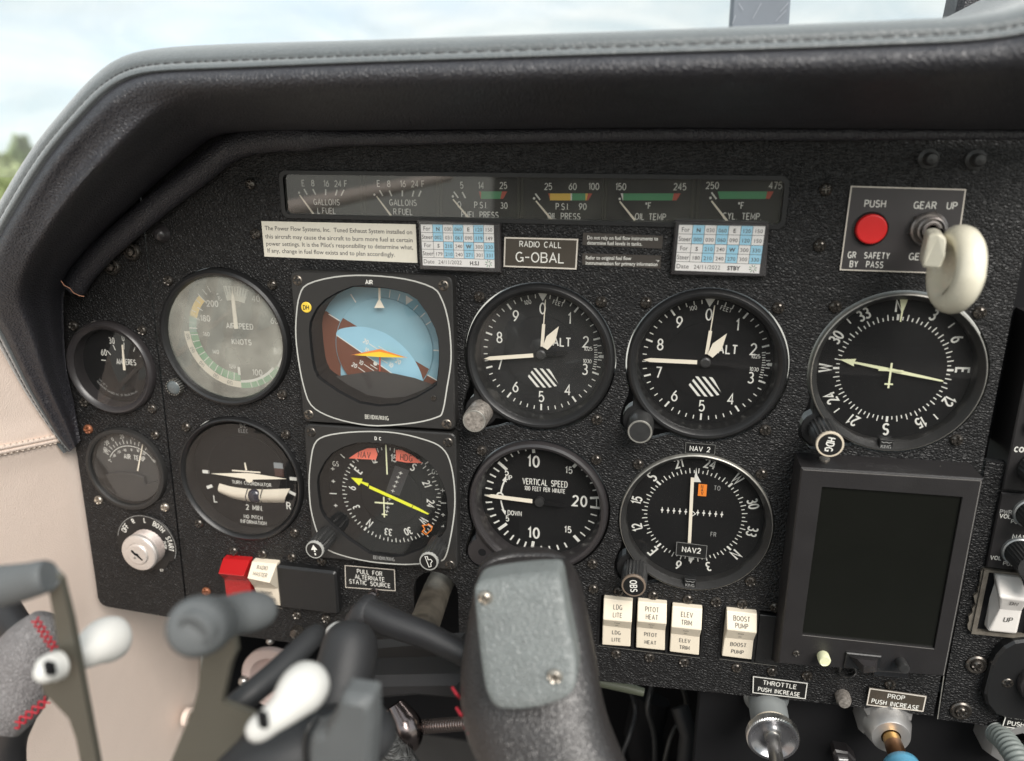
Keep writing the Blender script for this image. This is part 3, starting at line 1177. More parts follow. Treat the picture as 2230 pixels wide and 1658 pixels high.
CT = {'asi': (-157, 21), 'tc': (-157, -65.8), 'alt1': (21.3, 19), 'alt2': (106.3, 19.6), 'vsi': (21.7, -66.5),
      'cdi': (106.8, -67.3), 'rmi': (195, 21.3), 'amm': (-233.3, -1.0), 'tmp': (-233.6, -65.6), 'ai': (-69.5, 17.3), 'hsi': (-69, -70)}


def tab(c, r=40.2, lobe=9.5, d=44.5, ang=225):
    """round cut-out with the lower-left lobe for the setting knob"""
    pts = []
    lx, ly = c[0] + d * math.cos(R_(ang)), c[1] + d * math.sin(R_(ang))
    for i in range(72):
        a = 2 * math.pi * i / 72
        x, y = c[0] + r * math.cos(a), c[1] + r * math.sin(a)
        da = (math.degrees(a) - ang + 180) % 360 - 180
        if abs(da) < 24:
            k = 0.5 + 0.5 * math.cos(math.radians(da * 180 / 24))
            k = k ** 0.8
            rr = r + (d + lobe - r) * min(1, k * 1.12)
            x, y = c[0] + rr * math.cos(a), c[1] + rr * math.sin(a)
        pts.append((x, y))
    return pts


slot = [(-52.2, -166), (-24.8, -166)] + [(-38.5 + 13.7 * math.cos(R_(a)), -127.7 + 13.7 * math.sin(R_(a))) for a in range(0, 181, 15)]
main_out = [(-197.2, 142), (-205.6, -176), (-120, -176.5), (60, -175), (180, -170.5), (240, -169.5), (240, 142)][::1]
IP = (20, 0, 0)
panel = thing('instrument_panel', 'black crackle vinyl instrument panel holding the round dials', 'instrument panel', IP)
win_ai = [(0.6, 35.3), (-12, 35.2), (-28.6, 27.3), (-36.5, 18), (-39.4, 8.9), (-38.8, -10), (-37, -16), (-33.9, -19.8), (-12.5, -31.5), (10.6, -31.1), (30.6, -20.4), (34, -15), (35.5, 1.5), (33.5, 14), (23.8, 29.5), (13, 34)]
win_hs = [(2.5, 34.6), (-14, 33.5), (-29, 26), (-37, 15), (-39.7, 6.7), (-39.4, -6), (-38.4, -12.5), (-32.6, -20.4), (-10.3, -36.6), (11.4, -36.1), (30, -24.5), (38.1, -15), (38.8, 4.6), (35, 17), (27, 27), (15, 33)]
HAI = 7.5


def shrink(w, c, h):
    """outline read at panel level, carried to the face that stands h mm proud"""
    out = []
    for x, y in w:
        X, Y = x + c[0], y + c[1]
        t = h / EYE.z
        out.append((X + (EYE.x - X) * t, Y + (EYE.y - Y) * t))
    return out


WAI = catmull(shrink(win_ai, (-69.1, 17.5), HAI + 4), 2, True)
WHS = catmull(shrink(win_hs, (-69, -70), HAI), 2, True)
holes = [circ(39.9, 64, CT['asi']), circ(40.0, 64, CT['tc']), tab(CT['alt1']), tab(CT['alt2']), tab(CT['vsi']), tab(CT['cdi'], 40.6), tab(CT['rmi'], 40.6),
         rrect(-110, -30, -19, 53, 10), rrect(-109, -29, -106, -35, 10),
         rrect(-114.3, 135.2, 90.2, 110.8, 2.5), slot,
         [(-176.5, -119.8), (-176.5, -150.8), (-138.2, -150.8), (-138.2, -119.8)],
         [(58.4, -116.6), (58.4, -149.8), (115.6, -149.8), (115.6, -116.6)],
         [(126, -115.4), (126, -148.8), (157, -148.8), (157, -115.4)]]
plate('main_plate', panel, IP, main_out, holes, -4.0, 0.0, VINYL)

SP = (-235, -30, 0)
sub = thing('side_instrument_panel', 'narrow black vinyl sub-panel at the far left carrying the two small gauges', 'instrument panel', SP)
so = [(-198.6, 132), (-220, 110), (-248, 76), (-266, 36), (-270, -20), (-267.8, -56), (-270.6, -150)] + [(-271.2 + 6 - 6 * math.cos(R_(a)), -161.5 - 6 * math.sin(R_(a))) for a in (0, 30, 60, 90)] + [(-207.2, -170.2)]
plate('side_plate', sub, SP, so, [circ(28.6, 48, CT['amm']), circ(27.2, 48, CT['tmp'])], -3.0, -0.6, VINYL)
mb = MB(SP)
mb.box(-213, -196, -176, -171.5, -10, -4, BLKPL)
mb.build('mounting_bracket', sub)

RP = (285, -100, -1)
rsub = thing('right_instrument_panel', 'black sub-panel to the right of the groove below the flap switch', 'instrument panel', RP)
plate('right_plate', rsub, RP, [(241.6, -20), (243, -171.3), (420, -171.3), (420, -20)], [], -4.0, -0.4, VINYL)
mb = MB(RP)
mb.box(240, 420, -16, 150, -30, -22, VOID)
mb.box(239.5, 241.6, -16, 142, -30, -4.2, VOID)
mb.build('stack_recess', rsub)
mb = MB(RP)
mb.line((241.3, -143), (242.4, -171), 0.5, 0.1, RIM)
mb.build('pale_edge', rsub)

# loose screws of the panels (those round the dials belong to the dials)
for u, v in ((-133, 105.5), (-132.8, 79.6), (153.1, 106.8), (153.2, 81.2)):
    screw(panel, u, v, 0.2, SM_B, IP)
for u, v in ((-167.5, -114.9), (-148.2, -114.6), (-128.8, -114.8), (-109.4, -115.2), (-146.4, -156.4), (-128.9, -155.3), (-109.5, -155.2),
             (54.2, -113.9), (68.4, -113.7), (87.4, -113.8), (106.4, -113.8), (121.4, -113.6), (135.3, -113.2), (152.5, -112.9),
             (68.7, -154.8), (87.7, -154.4), (106.9, -154.8), (135.8, -154.1), (154.8, -153.7), (173.2, -153.7), (215.9, -152.7), (1.3, -111.5)):
    screw(panel, u, v, 0.1, SM_B, IP)
for u, v in ((-188.2, 78.2),):
    mb = MB(IP)
    mb.lathe([(4.6, -0.3), (4.6, 0.6), (4.0, 1.2), (3.6, 3.2), (2.9, 4.4), (1.4, 5.2), (0.01, 5.4)], BEZG, n=6 * 4, c=(u, v))
    mb.build('rivet', panel, smooth=50)
for (u, v) in ((194.4, 120.6), (213.6, 120.3)):
    mb = MB(IP)
    mb.lathe([(4.4, -0.3), (4.4, 0.8), (2.8, 1.2), (2.8, 5.6), (2.2, 6.6), (0.01, 6.9)], DARKM, n=20, c=(u, v))
    mb.build('stud', panel, smooth=40)
mb = MB(IP)
mb.lathe([(4.2, -0.2), (4.2, 1.2), (3.6, 4.6), (1.6, 5.6), (0.01, 5.8)], SCREWM, n=18, c=(-129.0, -166.6))
mb.build('dome_nut', panel, smooth=50)
screw(panel, -190.0, -146.2, 0.2, SM_R, IP, label='corroded brass coloured screw below the ignition panel')
mb = MB(IP)
mb.lathe([(3.9, -3), (4.0, 4.5), (3.0, 6.8), (0.01, 7.2)], SILK, n=18, c=(192.8, -163.5))
mb.build('worn_stud', panel, smooth=50)
for (u, v) in ((-208.8, 68.0), (-222.8, 59.2)):
    mb = MB(SP)
    mb.lathe([(5.2, -0.8), (5.2, 0.5), (4.4, 1.6), (3.4, 1.6), (3.2, 0.4), (2.4, 0.6), (2.2, 2.6), (0.01, 3.0)], SCREWM, n=22, c=(u, v))
    mb.build('cupped_screw', sub, smooth=40)
for (u, v, r) in ((255.7, -134.2, 1.05), (252.8, -163.7, 1.05)):
    mb = MB(RP)
    mb.lathe([(5.4, -0.6), (5.4, 0.6), (4.6, 1.2), (3.4, 0.9)], SCREWM, n=24, c=(u, v))
    mb.build('cup_washer', rsub, smooth=40)
    screw(rsub, u, v, 0.8, SM_B, RP, r)

# ================================================================ round instruments
S = 31.43


def body(t, o, r_out, depth, dial, prof=None, gl=GL, glz=None, rgl=None, rim=None, lobe=True, dome=0.8):
    """bezel ring, dial disc and glass of a round instrument, centred on its own origin"""
    mb = MB()
    prof = prof or [(r_out, -12), (r_out, -0.6), (r_out - 0.5, 0.6), (r_out - 1.8, 1.5), (r_out - 3.0, 1.4), (r_out - 4.6, 0.0), (r_out - 5.0, -1.2), (r_out - 5.2, -2.2), (r_out - 5.6, -depth - 0.2)]
    mb.lathe(prof, BEZ if rim is None else rim, n=80)
    mb.build('bezel', t, smooth=35)
    ri = prof[-1][0]
    mb = MB()
    mb.disc(ri + 0.4, -depth, dial, 64)
    mb.build('dial_face', t)
    glz = -1.6 if glz is None else glz
    rg = rgl or (r_out - 5.0)
    mb = MB()
    rows = []
    for k in range(5):
        r = rg * (1 - k / 4) + 0.001
        rows.append([(r * math.cos(2 * math.pi * i / 48), r * math.sin(2 * math.pi * i / 48), glz + dome * (1 - (r / rg) ** 2)) for i in range(48)])
    mb.loft(rows, gl, closed=True)
    mb.build('glass', t, smooth=80)


def knob(t, c, z0, z1, r, m, cap=None, flutes=0, fl=0.5, rimm=None, name='knob', tilt=None, text=None, trot=0, symbol=None):
    mb = MB()
    if flutes:
        prof = [(r * 0.9, z0), (r, z0 + 0.5, 'f'), (r, z1 - 2.2, 'f'), (r * 0.97, z1 - 1.6, 'f'), (r * 0.9, z1 - 1.2)]
        mb.lathe(prof, m, n=flutes * 2, c=c, flute=fl)
    else:
        mb.lathe([(r * 0.94, z0), (r, z0 + 0.6), (r, z1 - 1.4), (r * 0.95, z1 - 0.3)], m, n=40, c=c)
    k = mb.build(name, t, smooth=30)
    mb = MB()
    rc = r * 0.93
    mb.lathe([(rc, z1 - 1.8), (rc, z1 - 0.2), (rc * 0.97, z1), (rc * 0.86, z1)], rimm or m, n=40, c=c)
    mb.disc(rc * 0.86, z1 - 0.15, cap or m, 40, c)
    if text:
        mb.text(text, c, rc * 0.52, PRINT, rot=trot, w=rc * 0.085, z=z1 - 0.05, kx=0.75)
    if symbol == 'arrow':
        mb.poly([(c[0] - 0.4, c[1] + 0.62 * rc), (c[0] - 0.42 * rc + 0.2, c[1] - 0.02 * rc), (c[0] + 0.40 * rc - 0.2, c[1] + 0.06 * rc)], z1 - 0.05, PRINT)
        mb.line((c[0] + 0.1, c[1] + 0.05), (c[0] + 0.2, c[1] - 0.2 * rc), 0.9, z1 - 0.04, PRINT)
        mb.line((c[0] + 0.3, c[1] - 0.34 * rc), (c[0] + 0.5, c[1] - 0.6 * rc), 0.9, z1 - 0.04, PRINT)
    if symbol == 'bug':
        k_ = rc / 6.0
        pts = [(-2.2, 3.4), (-.6, 3.6), (-.3, 1.4), (1.4, 1.9), (2.4, 0.7), (1.3, -.8), (1.6, -3.0), (0.1, -3.6)]
        mb.ribbon([(c[0] + x * k_, c[1] + y * k_) for x, y in pts], 0.42, z1 - 0.04, PRINT, closed=True)
    mb.build('knob_cap', k, smooth=40)
    return k


def lobe_base(t, c_rel=(-31.4, -31.4), z=-1.2, m=None):
    """dark ear of the instrument case seen in the cut-out under the setting knob"""
    mb = MB()
    a = math.atan2(c_rel[1], c_rel[0])
    pts = []
    for i in range(13):
        b = a - 0.42 + 0.84 * i / 12
        pts.append((38.0 * math.cos(b), 38.0 * math.sin(b)))
    d = math.hypot(*c_rel)
    for i in range(13):
        b = a + 1.9 - 3.8 * i / 12
        pts.append((d * math.cos(a) + 9.0 * math.cos(b), d * math.sin(a) + 9.0 * math.sin(b)))
    mb.prism(pts, -9, z, m or BEZ, bev=0.5)
    return mb.build('case_ear', t)


def four(t, c, skip=(), me=None, s=S, sv=None):
    for i, (a, b) in enumerate(((-1, 1), (1, 1), (1, -1), (-1, -1))):
        if i not in skip:
            screw(t, a * s, b * (sv or s), 0.2, me)


# ---------------------------------------------------------------- altimeters
def altimeter(c, label, kn, n_big, n_small, n_tk, knobm):
    t = thing('altimeter', label, 'altimeter', (c[0], c[1], 0), 'pair of altimeters in the top row')
    D = 11
    body(t, c, 39.4, D, DIALG if kn == 1 else DIAL, gl=GLT if kn == 1 else GL)
    lobe_base(t)
    z = -D + 0.1
    mb = MB()
    for i in range(50):
        a = i * 7.2
        if i == 0:
            continue
        if i % 5 == 0:
            mb.tick(a, 28.6, 32.2, 0.95, z, PRINT)
        else:
            mb.tick(a, 29.9, 32.0, 0.5, z, PRINT)
    mb.poly([(-3.1, 33.6), (0, 28.2), (3.1, 33.6)], z, PRINT)
    mb.build('scale_marks', t)
    mb = MB()
    for i in range(10):
        a = R_(36 * i)
        mb.text(str(i), (24.4 * math.sin(a), 24.4 * math.cos(a)), 5.6, PRINT, w=0.72, kx=0.78, z=z)
    mb.text('100', (-8.0, 27.4), 2.1, PRINT, rot=14, w=0.28, z=z)
    mb.text('FEET', (8.2, 27.5), 2.1, PRINT, rot=-15, w=0.28, z=z)
    mb.text('ALT', (10.6, 6.9), 4.4, PRINT, w=0.7, kx=0.85, z=z + 0.45)
    mb.text('1025', (24.6, 3.9), 1.9, PRINT, rot=4, w=0.26, kx=0.8, z=z + 0.2, gap=0.2)
    mb.text('1030', (24.4, -2.9), 1.9, PRINT, rot=-2, w=0.26, kx=0.8, z=z + 0.2, gap=0.2)
    mb.build('numerals', t)
    mb = MB()                                          # barometric window
    for k in range(11):
        b = 78 + k * 2.6
        mb.tick(b, 28.0, 29.6 if k % 5 else 30.0, 0.42, z, PRINT)
    mb.poly([(29.9, 0.0), (31.3, 1.0), (31.3, 0.7), (32.9, 0.9), (32.9, -0.9), (31.3, -0.7), (31.3, -1.0)], z + 0.05, PRINT)
    mb.build('baro_scale', t)
    mb = MB()                                          # inner disc with warning hatch
    mb.lathe([(20.2, -D + 0.06), (20.2, -D + 0.35), (20.0, -D + 0.36)], DIAL, 64)
    mb.disc(20.0, -D + 0.36, DIALG if kn == 1 else DIAL, 64)
    mb.build('inner_disc', t)
    mb = MB()
    zz = -D + 0.45
    lo, ro = -19.2, -8.2
    for k in range(6):
        x0 = -11.6 + k * 3.5
        a_, b_ = (x0, -13.2), (x0 + 6.6, -20.2)
        # clip the slanted bars to the wedge-shaped window
        pts = []
        for s_ in (0.0, 1.65):
            for e in (0, 1):
                pts.append((x0 + s_ + (0 if e == 0 else 9.0), (-8.4 if e == 0 else -19.0)))
        q = [pts[0], pts[1], pts[3], pts[2]]
        q = clip_poly(q, [(-4.2, -8.3), (4.4, -8.3), (9.7, -17.3), (3.4, -19.1), (-3.4, -19.1), (-9.6, -16.5)])
        if len(q) > 2:
            mb.poly(q, zz, PRINT)
    mb.build('hatched_flag', t)
    mb = MB()                                          # 10,000 ft hand with long thin pointer
    zz = -D + 1.4
    a = n_tk
    mb.tick(a, 4.0, 16.4, 1.7, zz, LUME)
    mb.tick(a, 16.4, 29.5, 0.55, zz, LUME)
    mb.build('thin_pointer', t)
    mb = MB()
    zz = -D + 2.2
    sa, ca = math.sin(R_(n_small)), math.cos(R_(n_small))
    pr = [(-1.5, 4.0), (1.5, 4.0), (2.7, 10.0), (0, 18.2), (-2.7, 10.0)]
    mb.prism([(x * ca + y * sa, -x * sa + y * ca) for x, y in pr], zz, zz + 0.3, LUME)
    mb.build('short_pointer', t)
    mb = MB()
    zz = -D + 3.1
    sa, ca = math.sin(R_(n_big)), math.cos(R_(n_big))
    pr = [(-1.05, 4.2), (1.05, 4.2), (1.05, 28.0), (0.0, 31.4), (-1.05, 28.0)]
    mb.prism([(x * ca + y * sa, -x * sa + y * ca) for x, y in pr], zz, zz + 0.3, LUME)
    pr = [(-1.0, -3.0), (-1.3, -13), (0, -14.5), (1.3, -13), (1.0, -3.0), (1.1, 4.2), (-1.1, 4.2)]
    mb.prism([(x * ca + y * sa, -x * sa + y * ca) for x, y in pr], zz, zz + 0.25, DIAL)
    mb.lathe([(2.6, -D + 0.4), (2.6, zz + 0.5), (1.8, zz + 0.9), (0.01, zz + 0.9)], DARKM, 20)
    mb.build('long_pointer', t)
    if kn == 1:
        knob(t, (-31.2, -31.4), -2, 15.5, 6.6, knobm, cap=SILK, rimm=RIM)
    else:
        knob(t, (-30.6, -31.6), -2, 15, 6.6, knobm, cap=DARKM, rimm=RIM)
    four(t, c, skip=(3,))
    return t


def clip_poly(q, w):
    """Sutherland-Hodgman against a convex outline"""
    a = sum(w[i][0] * w[(i + 1) % len(w)][1] - w[(i + 1) % len(w)][0] * w[i][1] for i in range(len(w)))
    if a < 0:
        w = w[::-1]
    for i in range(len(w)):
        A, B = w[i], w[(i + 1) % len(w)]
        side_ = lambda p: (B[0] - A[0]) * (p[1] - A[1]) - (B[1] - A[1]) * (p[0] - A[0])
        out = []
        for j in range(len(q)):
            p, r = q[j - 1], q[j]
            sp, sr = side_(p), side_(r)
            if (sp >= 0) != (sr >= 0):
                k = sp / (sp - sr)
                out.append((p[0] + (r[0] - p[0]) * k, p[1] + (r[1] - p[1]) * k))
            if sr >= 0:
                out.append(r)
        q = out
        if not q:
            break
    return q


altimeter(CT['alt1'], 'altimeter with a mottled silver setting knob, left one of the two', 1, -97.2, 30, 3.2, SILK)
altimeter(CT['alt2'], 'altimeter with a plain black setting knob, right one of the two', 2, -90.4, 31, 4.6, DARKM)

# ---------------------------------------------------------------- airspeed indicator
t = thing('airspeed_indicator', 'airspeed indicator with glass paled for its reflection and green, white and yellow arcs', 'airspeed indicator', (-157, 21, 0))
body(t, None, 39.4, 10, DIALA, gl=GLA, prof=[(39.4, -12), (39.4, 1.5), (38.8, 3.4), (37.4, 4.2), (36.2, 3.6), (35.2, 1.6), (35.0, -10.2)], rgl=35.1, glz=1.0)
z = -9.8
k = 398.5 / 396.5
O = (0.5, 0.6)
mb = MB()
mb.arc(24.8, 29.4, -72, -44, z, YARC, O)
mb.arc(24.8, 29.4, -94, -73, z, mat('arc_bluegreen', (0.10, 0.25, 0.20), 0.55), O)
mb.arc(29.2, 33.0, -91, -180, z, IVORY, O)
mb.arc(24.2, 28.9, -92, -180, z + 0.05, GRN, O)
mb.arc(30.0, 33.0, 178, 58, z, PRINT, O)
mb.arc(28.4, 30.0, 180, 132, z, PRINT, O, 12)
mb.arc(29.9, 33.2, 180, 128, z + 0.05, GRN, O)
mb.build('coloured_arcs', t)
mb = MB()
for i in range(11):
    mb.tick(-180 + 8.5 * (i + 1), 24.2, 28.9, 0.45, z + 0.1, PRINT, O)
for a in (-29, -36, -44):
    mb.tick(a, 26.5 if a != -44 else 23.0, 30.5, 0.5, z + 0.1, PRINT, O)
for a in (-58, -73):
    mb.tick(a, 22.8, 26.5, 0.5, z + 0.1, PRINT, O)
for a in (-51, -65, -80, -87):
    mb.tick(a, 26.0, 29.4, 0.4, z + 0.1, PRINT, O)
for a in (36, 48, 61, 75, 92, 108):
    mb.tick(a, 28.0, 31.5, 0.5, z + 0.1, PRINT, O)
for a in (130, 142, 152, 160, 168):
    mb.tick(a, 29.9, 33.2, 0.45, z + 0.12, PRINT, O)
mb.poly([(-0.7, -19.8), (0.9, -19.8), (0.9, -24.6), (-0.7, -24.6)], z + 0.12, PRINT)
mb.build('scale_marks', t)
mb = MB()
for s_, r, a, sz in (('40', 25.6, 35.5, 3.3), ('60', 26.4, 71, 3.3), ('80', 26.8, 110, 3.3), ('100', 25.4, 153.5, 3.3), ('120', 20.4, -168, 2.2), ('140', 18.2, -130, 2.2),
                     ('160', 18.6, -94, 2.2), ('180', 19.8, -66, 3.3), ('200', 21.0, -36.5, 3.3)):
    mb.text(s_, (r * math.sin(R_(a)) + 0.3, r * math.cos(R_(a)) + .3), sz, PRINT, w=sz * 0.15, z=z + 0.1, kx=0.85)
for s_, a in (('120', -167), ('130', -150), ('140', -130), ('150', -112), ('160', -97)):
    mb.arctext(s_, 31.0, a, 2.0, BLACKP, w=0.3, z=z + 0.15, kx=0.8, c=O)
mb.text('AIRSPEED', (3.4, 4.7), 3.0, PRINT, w=0.5, z=z + 0.1, kx=0.85)
mb.text('KNOTS', (3.6, -4.6), 3.0, PRINT, w=0.5, z=z + 0.1, kx=0.9)
mb.build('numerals', t)
mb = MB()
mb.arc(19.0, 27.4, -10, 23, z + 0.08, mat('drum_scale', (0.50, 0.49, 0.42), 0.6), O, 12)
for i in range(17):
    mb.tick(-8 + i * 1.9, 22.0 + (i % 3), 27.0, 0.35, z + 0.14, PRINT if i % 2 else BLACKP, O)
mb.text('P.ALT', (-7.6, 21.0), 1.5, PRINT, rot=-62, w=0.22, z=z + 0.1)
mb.build('true_airspeed_scale', t)
mb = MB()
a = 1.0
mb.prism([(1.2, 3.6), (3.6, 3.8), (3.4, 20), (2.5, 26.8), (1.3, 20)], z + 2.0, z + 2.4, LUME)
mb.lathe([(2.6, z), (2.6, z + 2.8), (0.01, z + 3.2)], DIALA, 20, c=(2.6, 0.8))
mb.build('needle', t)
for a_, b_ in ((-1, 1), (1, 1), (1, -1)):
    screw(t, a_ * S, b_ * S)
mb = MB()
n = 36
for i in range(n):
    a = 2 * math.pi * i / n
    x, y = -34.6 + 4.5 * math.cos(a), -30.4 + 4.5 * math.sin(a)
    mb.tube([(x, y, -0.5), (x, y, 3.4), (x, y, 4.2)], 0.28, RIM if i % 2 else SCREWM, n=5)
mb.lathe([(4.4, -0.5), (4.4, 3.2), (3.9, 3.9), (2.4, 4.4), (0.01, 4.7)], mat('knob_smoke', (0.10, 0.115, 0.12), 0.3, spec=0.7), 30, c=(-34.6, -30.4))
mb.build('serrated_knob', t, smooth=50)

# ---------------------------------------------------------------- turn coordinator
t = thing('turn_coordinator', 'turn coordinator with a cream aeroplane symbol above a curved ball tube', 'turn coordinator', (-157, -65.8, 0))
body(t, None, 39.6, 7, DIAL, glz=1.2, rgl=35.6, prof=[(39.6, -12), (39.6, 1.2), (39.0, 2.4), (38.2, 2.8), (37.2, 2.0), (36.4, 0.2), (35.6, -3), (35.2, -7.2)])
z = -6.8
Zt = ZM(130, 900, 3.591, -7, CT['tc'])
mb = MB()
mb.lathe([(25.8, z), (25.8, z + 0.5), (25.3, z + 0.55)], DIALG, 64)
for (x, y, w_, h_, rot) in ((1145, 457, 4.6, 2.2, 0), (1828, 512, 4.6, 2.2, 0), (1177, 573, 4.6, 2.0, 22), (1820, 624, 4.6, 2.0, -24)):
    p = Zt(x, y)
    r_ = R_(rot)
    mb.line((p[0] - w_ / 2 * math.cos(r_), p[1] - w_ / 2 * math.sin(r_)), (p[0] + w_ / 2 * math.cos(r_), p[1] + w_ / 2 * math.sin(r_)), h_, z + 0.1, PRINT)
for s_, x, y, sz, m_ in (('D.C.', 1440, 100, 2.2, PRINTB), ('ELEC', 1438, 138, 2.2, PRINTB), ('TURN COORDINATOR', 1502, 549, 2.1, PRINT), ('L', 1220, 668, 4.4, PRINT), ('R', 1792, 724, 4.4, PRINT),
                         ('2 MIN.', 1525, 738, 3.2, PRINT), ('NO PITCH', 1515, 812, 2.2, PRINT), ('INFORMATION', 1518, 852, 2.2, PRINT)):
    mb.text(s_, Zt(x, y), sz, m_, w=sz * 0.15, z=z + 0.1, kx=0.84)
mb.build('dial_print', t)
mb = MB()                                             # aeroplane symbol
Zp = ZM(130, 900, 3.591, -5, CT['tc'])
pz = -5.2
wl_, wr_, ce = Zp(1186, 472), Zp(1772, 514), Zp(1478, 492)
mb.prism([wl_, (ce[0] - 3.2, ce[1] - 1.9), (ce[0] + 3.2, ce[1] - 1.9), wr_, (ce[0] + 2.6, ce[1] + 1.9), (ce[0] - 2.6, ce[1] + 1.7)], pz, pz + 0.5, LUME)
mb.disc(2.6, pz + 0.55, LUME, 24, (ce[0] + 0.2, ce[1] - 1.6))
p, q = Zp(1350, 446), Zp(1572, 462)
mb.line(p, q, 0.9, pz + 0.6, LUME)
mb.line(Zp(1450, 385), Zp(1462, 445), 0.9, pz + 0.6, LUME, 1.3)
mb.build('aeroplane_symbol', t)
mb = MB()
Zi = ZM(130, 900, 3.591, -5.2, CT['tc'])
top = [Zi(*p) for p in ((1240, 556), (1340, 582), (1480, 600), (1600, 603), (1700, 600), (1795, 596))]
bot = [Zi(*p) for p in ((1252, 635), (1350, 675), (1480, 698), (1600, 706), (1680, 708), (1752, 706))]
rws = []
for (a_, b_) in zip(catmull(top, 4), catmull(bot, 4)):
    rws.append([(a_[0] + (b_[0] - a_[0]) * k / 8, a_[1] + (b_[1] - a_[1]) * k / 8, -6.4 + 2.4 * math.sin(math.pi * k / 8)) for k in range(9)][::-1])
mb.loft(rws, mat('tube_cream', (0.60, 0.54, 0.44), 0.3, spec=0.6, coat=0.3))
mb.build('ball_tube', t, smooth=80)
mb = MB()
c_ = Zi(1522, 650)
mb.lathe([(0.01, 0), (2.6, 0.8), (4.0, 2.6), (4.5, 4.6)][::-1], DARKM, 24, c=(c_[0], c_[1]))
vs = [(x, y, -6.4 + math.sqrt(max(0, 4.4 ** 2 - (x - c_[0]) ** 2 - (y - c_[1]) ** 2)) * 0.5) for x, y in [(c_[0], c_[1])]]
mb = MB()
rr = []
for i in range(9):
    ph = math.pi * i / 8
    rr.append([(c_[0] + 4.5 * math.sin(ph) * math.cos(2 * math.pi * j / 24), c_[1] + 4.6 * math.sin(ph) * math.sin(2 * math.pi * j / 24), -5.6 + 2.6 * math.cos(ph)) for j in range(24)])
mb.loft(rr[::-1], mat('ball_black', (0.015, 0.016, 0.03), 0.12, spec=0.8), closed=True)
mb.build('ball', t, smooth=80)
mb = MB()
for x in (1462, 1578):
    a_, b_ = Zi(x + 4, 588), Zi(x - 4, 702)
    mb.tube([(a_[0], a_[1], -6), ((a_[0] + b_[0]) / 2, (a_[1] + b_[1]) / 2, -3.7), (b_[0], b_[1], -6)], 0.32, DARKM, n=6)
mb.build('tube_line', t)
mb = MB()
p = Zt(1718, 440)
mb.box(p[0] - 2.9, p[0] + 2.9, p[1] - 4.4, p[1] + 1.0, z, z + 0.5, mat('flag_dark_red', (0.05, 0.022, 0.018), 0.5))
mb.box(p[0] - 2.9, p[0] + 2.9, p[1] + 1.0, p[1] + 4.4, z, z + 0.7, mat('flag_grey', (0.24, 0.26, 0.27), 0.5))
mb.build('power_flag', t)
for i, (u, v) in enumerate(((406.2, 930), (622.3, 946), (641.8, 1159.5), (434, 1139.5))):
    q = P(u, v)
    screw(t, q[0] + 157, q[1] + 65.8)

# ---------------------------------------------------------------- vertical speed indicator
t = thing('vertical_speed_indicator', 'vertical speed indicator with pointer resting left on zero', 'vertical speed indicator', (21.7, -66.5, 0))
body(t, None, 39.0, 9, DIAL, prof=[(39.0, -12), (39.0, 0.6), (38.2, 2.0), (36.8, 2.6), (35.4, 2.0), (34.8, 0.0), (34.2, -3.0), (34.0, -9.2)], rgl=34.6, glz=-0.2, rim=BEZG)
lobe_base(t, z=0.6, m=BEZG)
z = -8.9
mb = MB()
O = (0.4, 0.3)


def vang(v_):
    return -90 + v_


def vt(val, up=1):
    """scale is open near zero; val in hundreds of feet"""
    if val <= 10:
        a = val * 8.15
    else:
        a = 81.5 + (val - 10) * 8.85 * 1.0
    return -90 + a if up > 0 else -90 - a


for up in (1, -1):
    for v_ in range(0, 11):
        a = vt(v_, up)
        if v_ == 0:
            mb.tick(a, 28.4, 32.6, 1.0, z, PRINT, O)
        elif v_ in (5, 10):
            mb.tick(a, 25.8 if v_ == 5 else 28.6 - (1.8 if up < 0 else 0), 32.2, 1.7, z, PRINT, O)
        elif v_ < 5 or up < 0:
            mb.tick(a, 28.4, 32.2, 0.9, z, PRINT, O)
        else:
            mb.tick(a, 29.4 + (v_ - 6) * 0.3, 31.8, 0.7, z, PRINT, O)
    for k_, (v_, w_) in enumerate(((11, .6), (12, .6), (13, .6), (14, .6), (15, 1.7), (16, .7), (17, .7), (18, .7), (19, .7), (20, 1.4))):
        if v_ < 15:
            if up > 0:
                a = -8 + (v_ - 10) * 9.0
                mb.tick(a, 30.8, 31.5, w_, z, PRINT, O)
            else:
                mb.tick(-172 - (v_ - 10) * 9.2, 29.0, 32.2, 0.9, z, PRINT, O)
        else:
            a = (39.5 + (v_ - 15) * 8.5) if up > 0 else (136.5 - (v_ - 15) * 8.7)
            mb.tick(a, 28.0 if v_ in (15, 20) else 30.2 - (1.2 if up < 0 else 0), 32.6 if v_ != 20 else 33.4, w_, z, PRINT, O)
mb.arc(31.2, 31.7, 81, 94, z + 0.05, PRINT, O, 5)
mb.build('scale_marks', t)
mb = MB()
for s_, x, y, sz in (('10', -4.0, 23.5, 6.2), ('15', 15.9, 20.0, 3.7), ('20', 22.4, 1.8, 6.0), ('15', 16.2, -16.6, 3.7), ('10', -3.4, -20.8, 6.2), ('5', -19.2, 15.7, 3.7), ('5', -18.8, -13.2, 3.3)):
    mb.text(s_, (x, y), sz, PRINT, w=sz * 0.17, z=z, kx=0.8, gap=0.3)
mb.text('VERTICAL SPEED', (2.6, 11.1), 3.5, PRINT, w=0.44, z=z, kx=0.62, gap=0.18)
mb.text('100 FEET PER MINUTE', (2.6, 6.9), 2.4, PRINT, w=0.33, z=z, kx=0.62, gap=0.18)
mb.text('UP', (-18.0, 12.4), 2.7, PRINT, w=0.42, z=z, kx=0.8)
mb.text('DOWN', (-14.6, -9.4), 2.7, PRINT, w=0.42, z=z, kx=0.75, gap=0.2)
mb.arc(22.6, 23.5, -62, -84, z, PRINT, O)
mb.arc(22.6, 23.5, -96, -113, z, PRINT, O)
